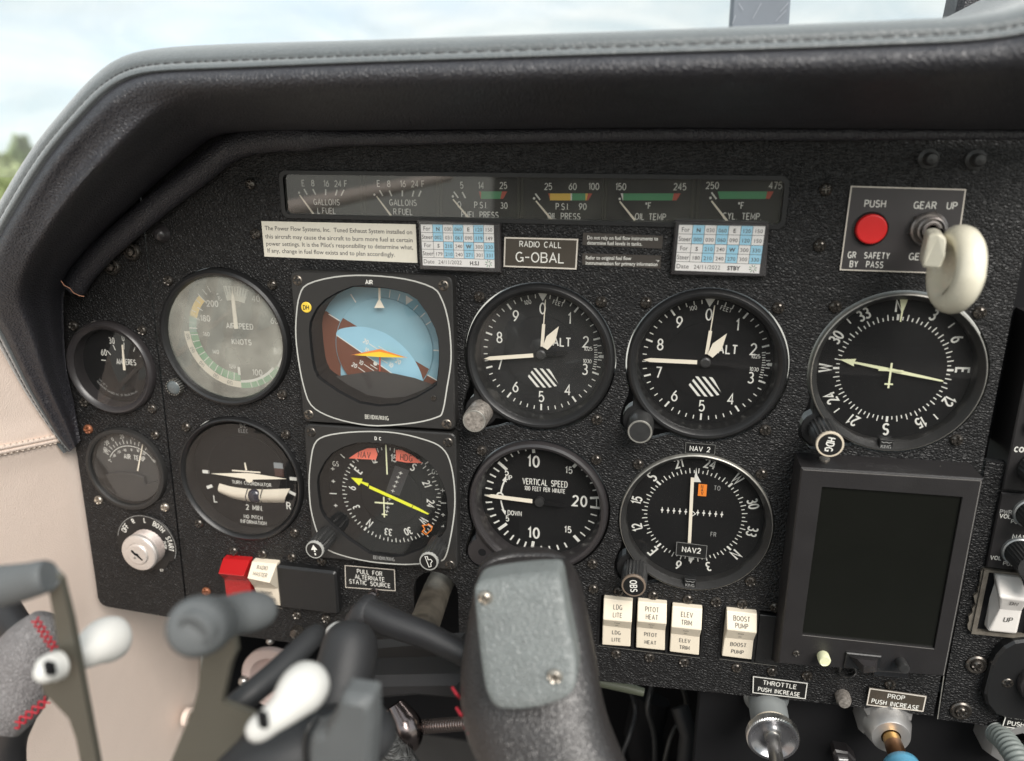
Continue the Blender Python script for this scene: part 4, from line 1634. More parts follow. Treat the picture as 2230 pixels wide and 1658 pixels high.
mb.poly([(-21.8, 10.4), (-19.2, 9.4), (-19.8, 13.0)], z + 0.05, PRINT)
mb.poly([(-22.4, -7.6), (-19.6, -8.4), (-20.0, -11.2)], z + 0.05, PRINT)
mb.arc(1.2, 2.2, 0, 360, z + 0.03, PRINT, (-23.1, 0.8), 20)
mb.build('numerals', t)
mb = MB()
mb.prism([(-4.0, -0.9), (-4.0, 1.4), (-27.5, 2.3), (-31.2, 1.2), (-27.5, 0.2)], z + 2.2, z + 2.6, LUME)
mb.prism([(-4.0, -0.6), (12.5, -2.0), (14.6, -1.0), (14.6, 0.2), (12.5, 0.8), (-4.0, 1.0)], z + 2.1, z + 2.5, DIAL)
mb.lathe([(2.6, z), (2.6, z + 2.9), (0.01, z + 3.2)], DARKM, 20)
mb.build('pointer', t)
mb = MB()
mb.lathe([(2.4, 0.62), (2.2, -0.4), (1.6, -1.0), (0.01, -1.2)][::-1], VOID, 18, c=(-31.6, -31.2))
mb.disc(2.3, 0.66, VOID, 20, (-31.6, -31.2))
mb.build('adjusting_screw_hole', t)
four(t, None, skip=(3,))

# ---------------------------------------------------------------- compass-rose instruments
ROSE = {0: 'N', 30: '3', 60: '6', 90: 'E', 120: '12', 150: '15', 180: 'S', 210: '21', 240: '24', 270: 'W', 300: '30', 330: '33'}


def rose(mb, hdg, rt, rn, sz, z, O=(0, 0), inner=True, w=None, long_=2.9, short=1.7):
    for d in range(0, 360, 5):
        a = d - hdg
        L = long_ if d % 10 == 0 else short
        if inner:
            mb.tick(a, rt, rt + L, 1.1 if d % 90 == 0 else 0.5, z, PRINT, O)
        else:
            mb.tick(a, rt - L, rt, 1.1 if d % 90 == 0 else 0.5, z, PRINT, O)
    for d, s_ in ROSE.items():
        a = d - hdg
        q = sz * (1.08 if s_ in 'NESW' else 0.96)
        mb.arctext(s_, rn, a, q, PRINT, w=w or q * 0.17, z=z, kx=0.72, gap=0.2, c=O)


def king_bezel(r):
    return [(r, -12), (r, 0.4), (r - 0.3, 1.6), (r - 0.8, 2.0)], [(r - 0.8, 2.0), (r - 1.2, 2.0), (r - 3.3, -1.2), (r - 3.6, -2.2), (r - 3.7, -7.2)]


def king(t, r, dialm=DIAL):
    a, b = king_bezel(r)
    mb = MB()
    mb.lathe(a, RIM, 80)
    mb.lathe(b, GREYB, 80)
    mb.build('bezel', t, smooth=35)
    mb = MB()
    mb.disc(r - 3.4, -7, dialm, 64)
    mb.build('dial_face', t)
    mb = MB()
    rows_ = []
    rg = r - 3.4
    for k_ in range(5):
        rr_ = rg * (1 - k_ / 4) + 0.001
        rows_.append([(rr_ * math.cos(2 * math.pi * i / 48), rr_ * math.sin(2 * math.pi * i / 48), -1.9 + 0.6 * (1 - (rr_ / rg) ** 2)) for i in range(48)])
    mb.loft(rows_, GL, closed=True)
    mb.build('glass', t, smooth=80)
    mb = MB()                                          # maker's mark on the bezel
    mb.box(-3.1, 3.1, -38.2, -33.4, -2, 1.35, BLKPL, bev=0.2)
    mb.text('KING', (0, -37.0), 1.7, PRINTB, w=0.24, z=1.42, kx=0.95)
    mb.ribbon([(-2.4, -34.5), (-1.2, -35.0), (0, -34.6), (1.2, -35.0), (2.4, -34.5)], 0.3, 1.42, PRINTB)
    mb.build('maker_plate', t)


t = thing('heading_indicator', 'round compass card indicator with a pale arrow pointing to the left, HDG knob below it', 'heading indicator', (195, 21.3, 0))
king(t, 39.4)
lobe_base(t)
z = -6.9
mb = MB()
O = (-0.1, 0.4)
rose(mb, 2.2, 24.4, 31.2, 5.2, z, O)
for a in (45, 135, 225, 315):
    mb.tick(a, 30.8, 34.2, 0.6, z, PRINT, O)
mb.build('compass_card', t)
mb = MB()
mb.poly([(-1.8, 35.4), (1.9, 35.4), (0.5, 29.0), (0.3, 24.2), (-0.3, 24.2), (-0.3, 29.0)], z + 0.8, PALEY)
mb.build('lubber_mark', t)
mb = MB()
zz = z + 1.6
tip, tail = (-25.4, 4.4), (23.2, -3.8)
d = Vector((tail[0] - tip[0], tail[1] - tip[1])).normalized()
nn = Vector((-d.y, d.x))


def al(s0, w_):
    return (tip[0] + d.x * s0 + nn.x * w_, tip[1] + d.y * s0 + nn.y * w_)


mb.prism([al(0, 0), al(7.5, 1.9), al(7.2, 0.5), al(26, 0.9), al(48.3, 0.4), al(49.2, 0), al(48.3, -0.4), al(26, -0.9), al(7.2, -0.5), al(7.5, -1.9)], zz, zz + 0.3, PALEY)
mb.build('heading_needle', t)
mb = MB()
Zr = ZM(1740, 620, 4.237, -4, CT['rmi'])
zz = -4.2
mb.line(Zr(858, 725), Zr(825, 958), 0.9, zz, PALEY)
mb.line(Zr(735, 788), Zr(965, 800), 0.9, zz + 0.01, PALEY)
mb.line(Zr(790, 918), Zr(868, 922), 0.8, zz + 0.02, PALEY)
mb.build('aeroplane_symbol', t)
knob(t, (-30.2, -30.6), -1, 21, 6.8, DARKM, cap=BLKPL, flutes=22, fl=0.7, rimm=mat('knob_rim', (0.55, 0.48, 0.38), 0.4), text='HDG', trot=-97)
four(t, None, skip=(3,))

t = thing('course_indicator', 'course deviation indicator with vertical needle, orange flag and NAV2 sticker', 'course indicator', (106.8, -67.3, 0))
king(t, 40.0)
lobe_base(t)
Zc = ZM(1330, 940, 4.465, -7, CT['cdi'])
mb = MB()
O = (-0.3, 0.9)
rose(mb, 228.5, 25.0, 31.6, 5.2, z, O)
mb.build('compass_card', t)
mb = MB()
Zc.h = -5.4
zz = -5.3
pa, pb = Zc(795, 447), Zc(765, 1085)
mb.prism([(pa[0] - .85, pa[1]), (pa[0] + .85, pa[1]), (pb[0] + .85, pb[1]), (pb[0] - .85, pb[1])], zz, zz + 0.3, LUME)
mb.build('deviation_needle', t)
mb = MB()
Zc.h = -6.6
zz = -6.5
mb.poly([Zc(805, 490), Zc(878, 492), Zc(842, 425), Zc(832, 350)], zz, PRINT)
p = Zc(795, 798)
q0, q1 = Zc(500, 762), Zc(1080, 806)
for k_ in range(11):
    if k_ == 5:
        continue
    x = q0[0] + (q1[0] - q0[0]) * k_ / 10
    y = q0[1] + (q1[1] - q0[1]) * k_ / 10
    mb.line((x, y - 1.7), (x, y + 1.7), 0.42, zz, PRINT)
    mb.poly([(x - 0.9, y), (x, y - 0.9), (x + 0.9, y), (x, y + 0.9)], zz + 0.02, PRINT)
mb.ribbon([(p[0] - 1.6, p[1]), (p[0], p[1] - 1.4), (p[0] + 1.6, p[1]), (p[0], p[1] + 1.4)], 0.45, zz, PRINT, True)
mb.text('TO', Zc(1035, 550), 2.5, PRINTB, w=0.32, z=zz, kx=0.7)
mb.text('FR', Zc(998, 1000), 2.5, PRINTB, w=0.32, z=zz, kx=0.7)
mb.poly([Zc(755, 1225), Zc(812, 1225), Zc(775, 1285)], zz, PRINT)
mb.build('dial_print', t)
mb = MB()
a_, b_ = Zc(855, 508), Zc(928, 628)
mb.box(a_[0], b_[0], b_[1], a_[1], zz, zz + 0.4, ORNG)
for s_, yy in (('N', 532), ('A', 565), ('V', 598)):
    mb.text(s_, Zc(889, yy), 1.7, BLACKP, w=0.28, z=zz + 0.46, kx=0.8)
mb.build('warning_flag', t)
mb = MB()
Zc.h = -1.7
a_, b_ = Zc(640, 1070), Zc(930, 1232)
mb.prism([(a_[0], b_[1]), (b_[0], b_[1] - 0.6), (b_[0], a_[1] - 0.6), (a_[0], a_[1])], -1.9, -1.6, BLKPL)
mb.ribbon([(a_[0] + .2, b_[1] + .2), (b_[0] - .2, b_[1] - .4), (b_[0] - .2, a_[1] - .8), (a_[0] + .2, a_[1] - .2)], 0.22, -1.57, PRINTB, True)
mb.text('NAV2', Zc(785, 1152), 2.9, PRINT, w=0.55, z=-1.55, kx=0.95)
mb.build('sticker', t)
knob(t, (-30.0, -31.4), -1, 17.5, 6.9, DARKM, cap=BLKPL, flutes=22, fl=0.7, rimm=mat('knob_rim_dark', (0.17, 0.13, 0.10), 0.4), text='OBS', trot=-84)
four(t, None, skip=(3,))

# ---------------------------------------------------------------- small gauges at the left
t = thing('ammeter', 'small round ammeter reading zero, upper of the two gauges on the narrow left sub-panel', 'ammeter', (CT['amm'][0], CT['amm'][1], 0))
body(t, None, 28.3, 5, DIAL, glz=1.8, rgl=23.6, rim=BEZG, prof=[(28.3, -4), (28.3, 1.0), (27.8, 2.8), (26.6, 3.8), (25.2, 3.4), (24.2, 2.2), (23.6, 1.8), (23.0, -1), (22.8, -5.2)])
Za = ZM(130, 560, 4.13, -5, CT['amm'])
z = -4.9
mb = MB()
for s_, x, y in (('30', 468, 752), ('0', 570, 728), ('60', 398, 858), ('30', 680, 762)):
    mb.text(s_, Za(x, y), 3.5, PRINT, w=0.5, z=z, kx=0.6)
for p, q in (((480, 790), (502, 838)), ((428, 842), (460, 880)), ((682, 800), (666, 850)), ((742, 868), (724, 898)), ((375, 926), (416, 930)), ((578, 770), (580, 830))):
    mb.line(Za(*p), Za(*q), 0.55, z, PRINT)
mb.text('AMPERES', Za(598, 944), 3.2, PRINT, w=0.45, z=z, kx=0.62, gap=0.2)
mb.build('dial_print', t)
mb = MB()
mb.arctext('ROCHESTER GAUGES INC. OF TEXAS DALLAS', 18.6, 190, 1.1, PRINTB, w=0.16, z=z, kx=0.8, flip=True)
mb.arctext('CAT. NO. 4', 16.4, 225, 1.0, PRINTB, w=0.15, z=z, kx=0.8, flip=True)
mb.build('maker_print', t)
mb = MB()
p, q = Za(563, 790, -3.4), Za(582, 1018, -3.4)
mb.prism([(p[0] - .4, p[1]), (p[0] + .5, p[1]), (q[0] + .8, q[1]), (q[0] - .8, q[1])], -3.6, -3.3, LUME)
mb.build('needle', t)
for (u, v) in ((-254.6, 23.2), (-209.8, 22.7), (-256.0, -24.0), (-210.4, -25.0)):
    screw(t, u - CT['amm'][0], v - CT['amm'][1], -0.4)

t = thing('air_temperature_gauge', 'grey air temperature gauge with fan-shaped scale, lower of the two small gauges', 'temperature gauge', (CT['tmp'][0], CT['tmp'][1], 0))
body(t, None, 26.9, 3, mat('dial_grey_light', (0.055, 0.054, 0.052), 0.6), glz=1.2, rgl=23.4, rim=GREYB, prof=[(26.9, -4), (26.9, 1.6), (26.4, 2.6), (24.6, 2.8), (23.6, 2.2), (23.3, -3.2)])
Zb = ZM(130, 900, 3.591, -3, CT['tmp'])
z = -2.9
mb = MB()
O = (1.9, -3.2)
for i in range(13):
    a = -57 + i * 7.6
    mb.tick(a, 18.6, 20.4 if i % 2 else 21.6, 0.4, z, PRINT, O)
mb.arc(17.0, 17.4, -60, 62, z, PRINT, O, 24)
for s_, x, y, r_ in (('-40', 352, 290, 50), ('-20', 365, 235, 32), ('0', 413, 204, 20), ('20', 487, 183, 8), ('40', 577, 190, -12), ('60', 640, 222, -24)):
    mb.text(s_, Zb(x, y), 2.3, PRINT, rot=r_, w=0.3, z=z, kx=0.7)
for s_, x, y, r_ in (('-40', 425, 335, 40), ('-30', 462, 305, 30), ('-10', 507, 290, 12), ('0', 562, 286, 0), ('10', 612, 294, -10), ('20', 658, 316, -22), ('40', 738, 372, -50)):
    mb.text(s_, Zb(x, y), 1.5, PRINT, rot=r_, w=0.25, z=z, kx=0.8)
mb.text('oF', Zb(372, 300), 1.8, PRINT, rot=40, w=0.25, z=z)
mb.text('oC', Zb(395, 372), 1.8, PRINT, rot=25, w=0.25, z=z)
mb.text('AIR TEMP', Zb(585, 348), 3.0, PRINT, rot=-4, w=0.42, z=z, kx=0.66)
mb.build('dial_print', t)
mb = MB()
low = [Zb(*p) for p in ((300, 470), (372, 512), (378, 470), (430, 458), (500, 455), (600, 462), (672, 490), (690, 548), (725, 535), (785, 520))]
o_ = []
for i in range(17):
    a = R_(78 + (282 - 78) * i / 16)
    o_.append((22.6 * math.sin(a), 22.6 * math.cos(a)))
mb.prism(low[::1] + o_, -2.8, -0.6, mat('cover_grey', (0.045, 0.044, 0.043), 0.5), bev=0.3)
mb.build('movement_cover', t)
mb = MB()
mb.line(Zb(651, 232, -2), Zb(609, 452, -2), 0.55, -2.0, LUME, 1.0)
mb.build('needle', t)
for (u, v, r) in ((-256.5, -41.6, SM_R), (-211.0, -41.8, None), (-257.6, -89.2, SM_S), (-211.3, -89.6, SM_S)):
    screw(t, u - CT['tmp'][0], v - CT['tmp'][1], -0.4, r, label='rusty orange screw' if r is SM_R else None)

# ================================================================ square attitude and HSI units
def sq_bezel(t, o, corners, WIN, win_back, line, face=GREYB):
    """square bezel with a window cut through it; outline points are absolute"""
    n = 8
    out = []
    cs = corners
    for i in range(4):
        p0, p1, p2 = Vector(cs[i - 1]), Vector(cs[i]), Vector(cs[(i + 1) % 4])
        a, b = (p0 - p1).normalized() * 3.2, (p2 - p1).normalized() * 3.2
        for j in range(5):
            tt = j / 4
            out.append(tuple(p1 + a * (1 - tt) ** 2 + b * tt ** 2))
    mb = MB((o[0], o[1], 0))
    loops = [out, WIN]
    tris = tessellate_polygon([[Vector((x, y, 0)) for x, y in lp] for lp in loops])
    fl = [p for lp in loops for p in lp]
    fs = []
    for tr in tris:
        a, b, c = (fl[i] for i in tr)
        ar = (b[0] - a[0]) * (c[1] - a[1]) - (c[0] - a[0]) * (b[1] - a[1])
        if abs(ar) > 1e-9:
            fs.append(tuple(tr) if ar > 0 else (tr[0], tr[2], tr[1]))
    mb.add([(x, y, HAI) for x, y in fl], fs, face)
    k = len(out)
    big = inset(out[::-1] if area(out) < 0 else out, -0.7)
    oo = out if area(out) > 0 else out[::-1]
    mb.add([(x, y, 0) for x, y in big] + [(x, y, HAI - 0.7) for x, y in big] + [(x, y, HAI) for x, y in oo],
           [(i, (i + 1) % k, k + (i + 1) % k, k + i) for i in range(k)] + [(k + i, k + (i + 1) % k, 2 * k + (i + 1) % k, 2 * k + i) for i in range(k)], face)
    w = WIN if area(WIN) > 0 else WIN[::-1]
    k = len(w)
    w2 = inset(w, 0.7)
    mb.add([(x, y, HAI) for x, y in w] + [(x, y, HAI - 1.6) for x, y in w2] + [(x, y, win_back) for x, y in w2],
           [(i, k + i, k + (i + 1) % k, (i + 1) % k) for i in range(k)] + [(k + i, 2 * k + i, 2 * k + (i + 1) % k, k + (i + 1) % k) for i in range(k)], DIAL)
    mb.build('bezel', t)
    mb = MB((o[0], o[1], 0))
    mb.ribbon(line, 0.75, HAI + 0.06, mat('bezel_line', (0.45, 0.45, 0.42), 0.5), True)
    mb.build('bezel_outline', t)
    return w2


def area(p):
    return sum(p[i][0] * p[(i + 1) % len(p)][1] - p[(i + 1) % len(p)][0] * p[i][1] for i in range(len(p)))


GLS = glass('square_glass', gain=1.5, dust_glare=0.006)
ao = CT['ai']
t = thing('attitude_indicator', 'square attitude indicator with blue sky, brown ground and orange wing symbol', 'attitude indicator', (ao[0], ao[1], 0))
Zf = ZM(620, 580, 4.590, HAI)
Zq = ZM(620, 580, 4.590, HAI)
line = catmull([Zf(*p) for p in ((820, 92), (500, 108), (230, 180), (150, 290), (118, 480), (112, 700), (140, 950), (190, 1200), (262, 1385), (420, 1490), (660, 1562), (930, 1595), (1300, 1565), (1520, 1510), (1580, 1450),
                                 (1625, 1200), (1662, 950), (1655, 700), (1625, 500), (1570, 330), (1480, 215), (1200, 128))], 3, True)
w2 = sq_bezel(t, ao, [Zf(60, 60), Zf(1660, 118), Zf(1692, 1630), Zf(196, 1545)], WAI, -8.5, line)
mb = MB((ao[0], ao[1], 0))
Zd = ZM(620, 580, 4.590, -8)
q = w2
mb.poly(q, HAI - 1.7, GLS)
mb.build('glass', t)
mb = MB((ao[0], ao[1], 0))
zb = -8.0
mb.box(-112, -28, -20, 56, -8.6, zb, SKYB)
mb.poly([Zd(*p) for p in ((230, 440), (420, 450), (560, 560), (560, 1180), (230, 1180))], zb + 0.05, EARTH)
mb.poly([Zd(*p) for p in ((1380, 1060), (1560, 1165), (1560, 1260), (1380, 1230))], zb + 0.05, EARTH)
mb.line(Zd(440, 478), Zd(548, 545), 0.6, zb + 0.1, PRINT)
mb.line(Zd(1425, 1086), Zd(1530, 1146), 0.6, zb + 0.1, PRINT)
for a_, b_, w_ in (((660, 280), (712, 362), .7), ((1055, 240), (1046, 315), .5), ((1152, 278), (1130, 345), .5), ((1332, 388), (1285, 442), .55), ((1405, 465), (1355, 512), .55), ((1462, 552), (1408, 588), .55), ((1482, 840), (1540, 843), .7)):
    mb.line(Zd(*a_), Zd(*b_), w_, zb + 0.1, PRINT)
mb.poly([Zd(*p) for p in ((1212, 292), (1283, 338), (1212, 386))], zb + 0.1, PRINT)
mb.build('roll_ring', t)
cc = [Zd(512, 740), Zd(1482, 740)]
cx_, rr_ = (cc[0][0] + cc[1][0]) / 2, (cc[1][0] - cc[0][0]) / 2
cy_ = Zd(950, 312)[1] - rr_
mb = MB((ao[0], ao[1], 0))
mb.lathe([(rr_, zb), (rr_, zb + 0.7), (rr_ - 0.4, zb + 0.9)], SKYB, 64, c=(cx_, cy_))
mb.disc(rr_ - 0.4, zb + 0.9, SKYB, 64, (cx_, cy_))
disc = circ(rr_ - 0.4, 64, (cx_, cy_))


def in_disc(pts, z, m):
    q = clip_poly([Zd(*p) for p in pts], disc)
    if len(q) > 2:
        mb.poly(q, z, m)


in_disc([(400, 380), (600, 520), (1000, 760), (1460, 1030), (1600, 1110), (1600, 1300), (400, 1300)], zb + 0.95, EARTH)
mb.build('horizon_card', t)
mb = MB((ao[0], ao[1], 0))
dome = catmull([Zd(*p) for p in ((522, 668), (560, 625), (700, 600), (850, 610), (1010, 665), (1150, 760), (1270, 885), (1350, 1020), (1395, 1150))], 4)
mb.poly([p for p in dome] + [Zd(1390, 1230), Zd(1160, 1120), Zd(1090, 1072), Zd(522, 682)], zb + 1.05, SKYB2)
mb.line(Zd(524, 684), Zd(1105, 1084), 0.5, zb + 1.15, PRINT)
for s_, x, y in (('20', 820, 748), ('10', 828, 835), ('10', 772, 958), ('20', 706, 985), ('20', 1142, 948), ('10', 1070, 982)):
    mb.text(s_, Zd(x, y), 2.3, PRINT, rot=-27, w=0.42, z=zb + 1.2, kx=0.75)
for a_, b_ in (((852, 770), (932, 822)), ((945, 795), (1045, 855)), ((800, 975), (900, 1040)), ((865, 978), (935, 1024)), ((740, 1005), (812, 1055)), ((970, 925), (1035, 965)), ((1075, 905), (1108, 925))):
    mb.line(Zd(*a_), Zd(*b_), 0.4, zb + 1.2, PRINT)
mb.disc(1.2, zb + 1.3, PRINT, 16, Zd(915, 968))
mb.build('pitch_card', t)
mb = MB((ao[0], ao[1], 0))
zz = zb + 3
Zd.h = zz
mb.poly([Zd(*p) for p in ((380, 1118), (420, 1113), (700, 1075), (900, 1048), (1090, 1072), (1300, 1118), (1500, 1188), (1560, 1500), (300, 1500))], zz, mat('mask_grey', (0.045, 0.044, 0.043), 0.45))
mb.build('lower_mask', t)
mb = MB((ao[0], ao[1], 0))
zz = zb + 5
Zd.h = zz
mb.prism([Zd(*p) for p in ((665, 887), (950, 828), (1225, 915), (950, 852))], zz, zz + 0.4, ORNG)
mb.prism([Zd(*p) for p in ((700, 887), (950, 850), (1195, 912), (950, 908))], zz - 0.2, zz + 0.3, YELW)
mb.prism([Zd(942, 908), Zd(957, 908), Zd(954, 1052), Zd(942, 1052)], zz - 0.6, zz - 0.2, RARC)
mb.build('wing_symbol', t)
mb = MB((ao[0], ao[1], 0))
mb.poly([Zd(*p) for p in ((895, 418), (998, 418), (946, 318))], zz, LUME)
mb.line(Zd(946, 215), Zd(948, 325), 1.3, zz + 0.05, LUME)
mb.build('roll_pointer', t)
mb = MB((ao[0], ao[1], 0))
mb.text('AIR', Zf(843, 160), 2.0, PRINT, w=0.42, z=HAI + 0.05, kx=1.0)
mb.text('BENDIX/KING', Zf(920, 1512), 2.2, mat('print_dull', (0.5, 0.49, 0.44), 0.6), w=0.34, z=HAI + 0.05, kx=0.66, gap=0.24)
mb.build('lettering', t)
mb = MB((ao[0], ao[1], 0))
q = Zf(218, 410)
mb.lathe([(2.9, HAI), (2.9, HAI + 0.4), (2.6, HAI + 0.6)], mat('decision_yellow', (0.80, 0.56, 0.06), 0.4), 28, c=q)
mb.disc(2.6, HAI + 0.6, mat('decision_yellow', (0.80, 0.56, 0.06), 0.4), 28, q)
mb.text('DH', q, 2.2, BLACKP, w=0.42, z=HAI + 0.68, kx=0.85)
mb.build('decision_height_light', t)
mb = MB((ao[0], ao[1], 0))
q = Zf(1492, 1318)
mb.lathe([(1.5, HAI + 0.1), (1.5, HAI + 0.5), (1.2, HAI + 0.6), (0.9, HAI + 0.1), (0.01, HAI + 0.1)], SCREWM, 20, c=q)
mb.build('light_sensor', t, smooth=40)
for x, y in ((125, 140), (1585, 192), (1620, 1578), (242, 1482)):
    q = Zf(x, y)
    screw(t, q[0] - ao[0], q[1] - ao[1], HAI - 0.2, SM_BEZ)

ho = CT['hsi']
t = thing('horizontal_situation_indicator', 'square compass instrument with yellow course arrow and red NAV and HDG flags', 'compass indicator', (ho[0], ho[1], 0))
Zf = ZM(650, 920, 4.589, HAI)
line = catmull([Zf(*p) for p in ((800, 92), (500, 100), (260, 140), (160, 220), (122, 400), (106, 600), (118, 820), (150, 980), (200, 1130), (262, 1250), (420, 1325), (700, 1390), (1000, 1418), (1180, 1415), (1400, 1390), (1470, 1340),
                                 (1520, 1150), (1558, 900), (1562, 700), (1540, 500), (1490, 330), (1400, 230), (1250, 170), (1030, 115))], 3, True)
w2 = sq_bezel(t, ho, [Zf(62, 32), Zf(1560, 128), Zf(1575, 1470), Zf(150, 1340)], WHS, -9.0, line)
mb = MB((ho[0], ho[1], 0))
mb.poly(w2, HAI - 1.7, GLS)
mb.build('glass', t)
HD = -7
Zh = ZM(650, 920, 4.589, HD)
pp = [Zh(935, 352), Zh(912, 1095), Zh(540, 675), Zh(1325, 800)]
rc = (sum(p[0] for p in pp) / 4, sum(p[1] for p in pp) / 4)
rn_ = sum(math.hypot(p[0] - rc[0], p[1] - rc[1]) for p in pp) / 4
mb = MB((ho[0], ho[1], 0))
mb.box(-112, -27, -107, -34, HD - 0.8, HD - 0.5, DIAL)
mb.lathe([(rn_ + 7.0, HD - 0.5), (rn_ + 7.0, HD), (rn_ + 6.6, HD + 0.05)], DIAL, 72, c=rc)
mb.disc(rn_ + 6.6, HD + 0.05, DIAL, 72, rc)
mb.build('dial_face', t)
mb = MB((ho[0], ho[1], 0))
rose(mb, 143.5, rn_ + 6.2, rn_, 4.3, HD + 0.12, rc, inner=False, long_=2.7, short=1.6)
mb.build('compass_card', t)
mb = MB((ho[0], ho[1], 0))
mb.lathe([(18.6, HD + 0.1), (18.6, HD + 0.8), (18.0, HD + 1.0)], DIAL, 64, c=rc)
mb.disc(18.0, HD + 1.0, DIAL, 64, rc)
Zh.h = HD + 1
mb.poly([Zh(965, 430), Zh(1110, 480), Zh(1010, 735), Zh(870, 700)], HD + 1.1, mat('slot_grey', (0.035, 0.035, 0.037), 0.45))
for x, y in ((1022, 506), (998, 548), (982, 594), (962, 638), (944, 684), (912, 765), (890, 805), (892, 850), (885, 888), (860, 915)):
    p = Zh(x, y)
    mb.line((p[0] - 1.1, p[1] + .15), (p[0] + 1.1, p[1] - .15), 0.34, HD + 1.2, PRINT)
    mb.line((p[0] - .25, p[1] - 1.0), (p[0] + .25, p[1] + 1.0), 0.34, HD + 1.22, PRINT)
mb.build('deviation_card', t)
mb = MB((ho[0], ho[1], 0))
Zh.h = HD + 2.4
zz = Zh.h
mb.poly([Zh(525, 552), Zh(640, 563), Zh(632, 590), Zh(702, 612), Zh(694, 642), Zh(624, 606), Zh(604, 632)], zz, YEL)
mb.prism([Zh(708, 632), Zh(1142, 828), Zh(1128, 852), Zh(704, 660)], zz - 0.3, zz, YEL)
mb.poly([Zh(1148, 828), Zh(1226, 868), Zh(1306, 914), Zh(1290, 922), Zh(1136, 856)], zz, YEL)
mb.build('course_arrow', t)
mb = MB((ho[0], ho[1], 0))
Zh.h = HD + 5
zz = Zh.h
mb.line(Zh(873, 226), Zh(886, 522), 0.8, zz, PALEY)
mb.build('lubber_line', t)
mb = MB((ho[0], ho[1], 0))
mb.line(Zh(852, 745), Zh(858, 950), 0.8, zz, PALEY)
mb.line(Zh(762, 800), Zh(948, 815), 0.9, zz + .02, PALEY)
mb.line(Zh(832, 920), Zh(888, 925), 0.7, zz + .03, PALEY)
mb.build('aeroplane_symbol', t)
mb = MB((ho[0], ho[1], 0))
Zh.h = HD + 3
zz = Zh.h
mb.prism([Zh(*p) for p in ((505, 358), (590, 300), (690, 258), (770, 258), (792, 320), (775, 372))], zz, zz + 0.4, FLAG)
mb.text('NAV', Zh(655, 325, zz + .5), 3.6, BLACKP, rot=0, w=0.45, z=zz + 0.5, kx=0.72, slant=0.1)
mb.build('navigation_flag', t)
mb = MB((ho[0], ho[1], 0))
mb.prism([Zh(*p) for p in ((975, 275), (1030, 275), (1140, 330), (1238, 405), (1080, 400), (975, 380))], zz, zz + 0.4, FLAG)
mb.text('HDG', Zh(1078, 355, zz + .5), 3.6, BLACKP, rot=-3, w=0.45, z=zz + 0.5, kx=0.68)
mb.build('heading_flag', t)
mb = MB((ho[0], ho[1], 0))
mb.ribbon([Zh(*p) for p in ((1240, 1030), (1290, 1025), (1300, 1015), (1338, 1040), (1325, 1078), (1275, 1120), (1238, 1092), (1262, 1066))], 0.65, zz + 0.1, ORNG, True)
mb.build('heading_bug', t)
mb = MB((ho[0], ho[1], 0))
Zh.h = HD + 1.4
zz = Zh.h
for x, y in ((343, 465), (348, 590), (372, 832), (385, 943), (1440, 682), (1445, 925), (1448, 1042)):
    p = Zh(x, y)
    mb.line((p[0] - 1.2, p[1]), (p[0] + 1.2, p[1]), 0.42, zz, PRINT)
    mb.line((p[0], p[1] - 1.1), (p[0], p[1] + 1.1), 0.42, zz + .02, PRINT)
for a_, b_ in (((300, 710), (382, 714)), ((1420, 806), (1476, 808)), ((420, 318), (462, 358)), ((1265, 418), (1305, 388)), ((528, 1095), (556, 1060)), ((1285, 1130), (1316, 1162)), ((926, 1232), (927, 1264))):
    mb.line(Zh(*a_), Zh(*b_), 0.6, zz, PRINT)
mb.text('GS', Zh(372, 415), 2.8, PRINT, w=0.38, z=zz, kx=0.75)
mb.text('GS', Zh(1365, 495), 2.8, PRINT, w=0.38, z=zz, kx=0.75)
mb.build('glide_slope_scale', t)
mb = MB((ho[0], ho[1], 0))
mb.text('D C', Zf(795, 162), 1.7, PRINT, w=0.36, z=HAI + 0.05, kx=0.9)
q = Zf(855, 1358)
mb.box(q[0] - 6.6, q[0] + 6.6, q[1] - 1.7, q[1] + 1.7, HAI, HAI + 0.2, BLKPL)
mb.text('BENDIX/KING', q, 2.1, PRINTB, w=0.32, z=HAI + 0.25, kx=0.66, gap=0.24)
mb.build('lettering', t)
kt = t
for (x, y, sy) in ((158, 1278, 'arrow'), (1300, 1395, 'bug')):
    hk = 25
    q = P(650 + x / 4.589, 920 + y / 4.589, hk)
    c0 = (q[0] - ho[0], q[1] - ho[1])
    sh = (1.8, 5.0) if sy == 'arrow' else (2.4, 5.4)
    knob(t, c0, HAI - 4, hk, 5.7, DARKM, cap=BLKPL, flutes=18, fl=0.6, rimm=mat('knob_rim_grey', (0.35, 0.35, 0.33), 0.4), symbol=sy)
for x, y in ((127, 98), (1493, 200), (1515, 1425)):
    q = Zf(x, y)
    screw(t, q[0] - ho[0], q[1] - ho[1], HAI - 0.2, SM_DK)

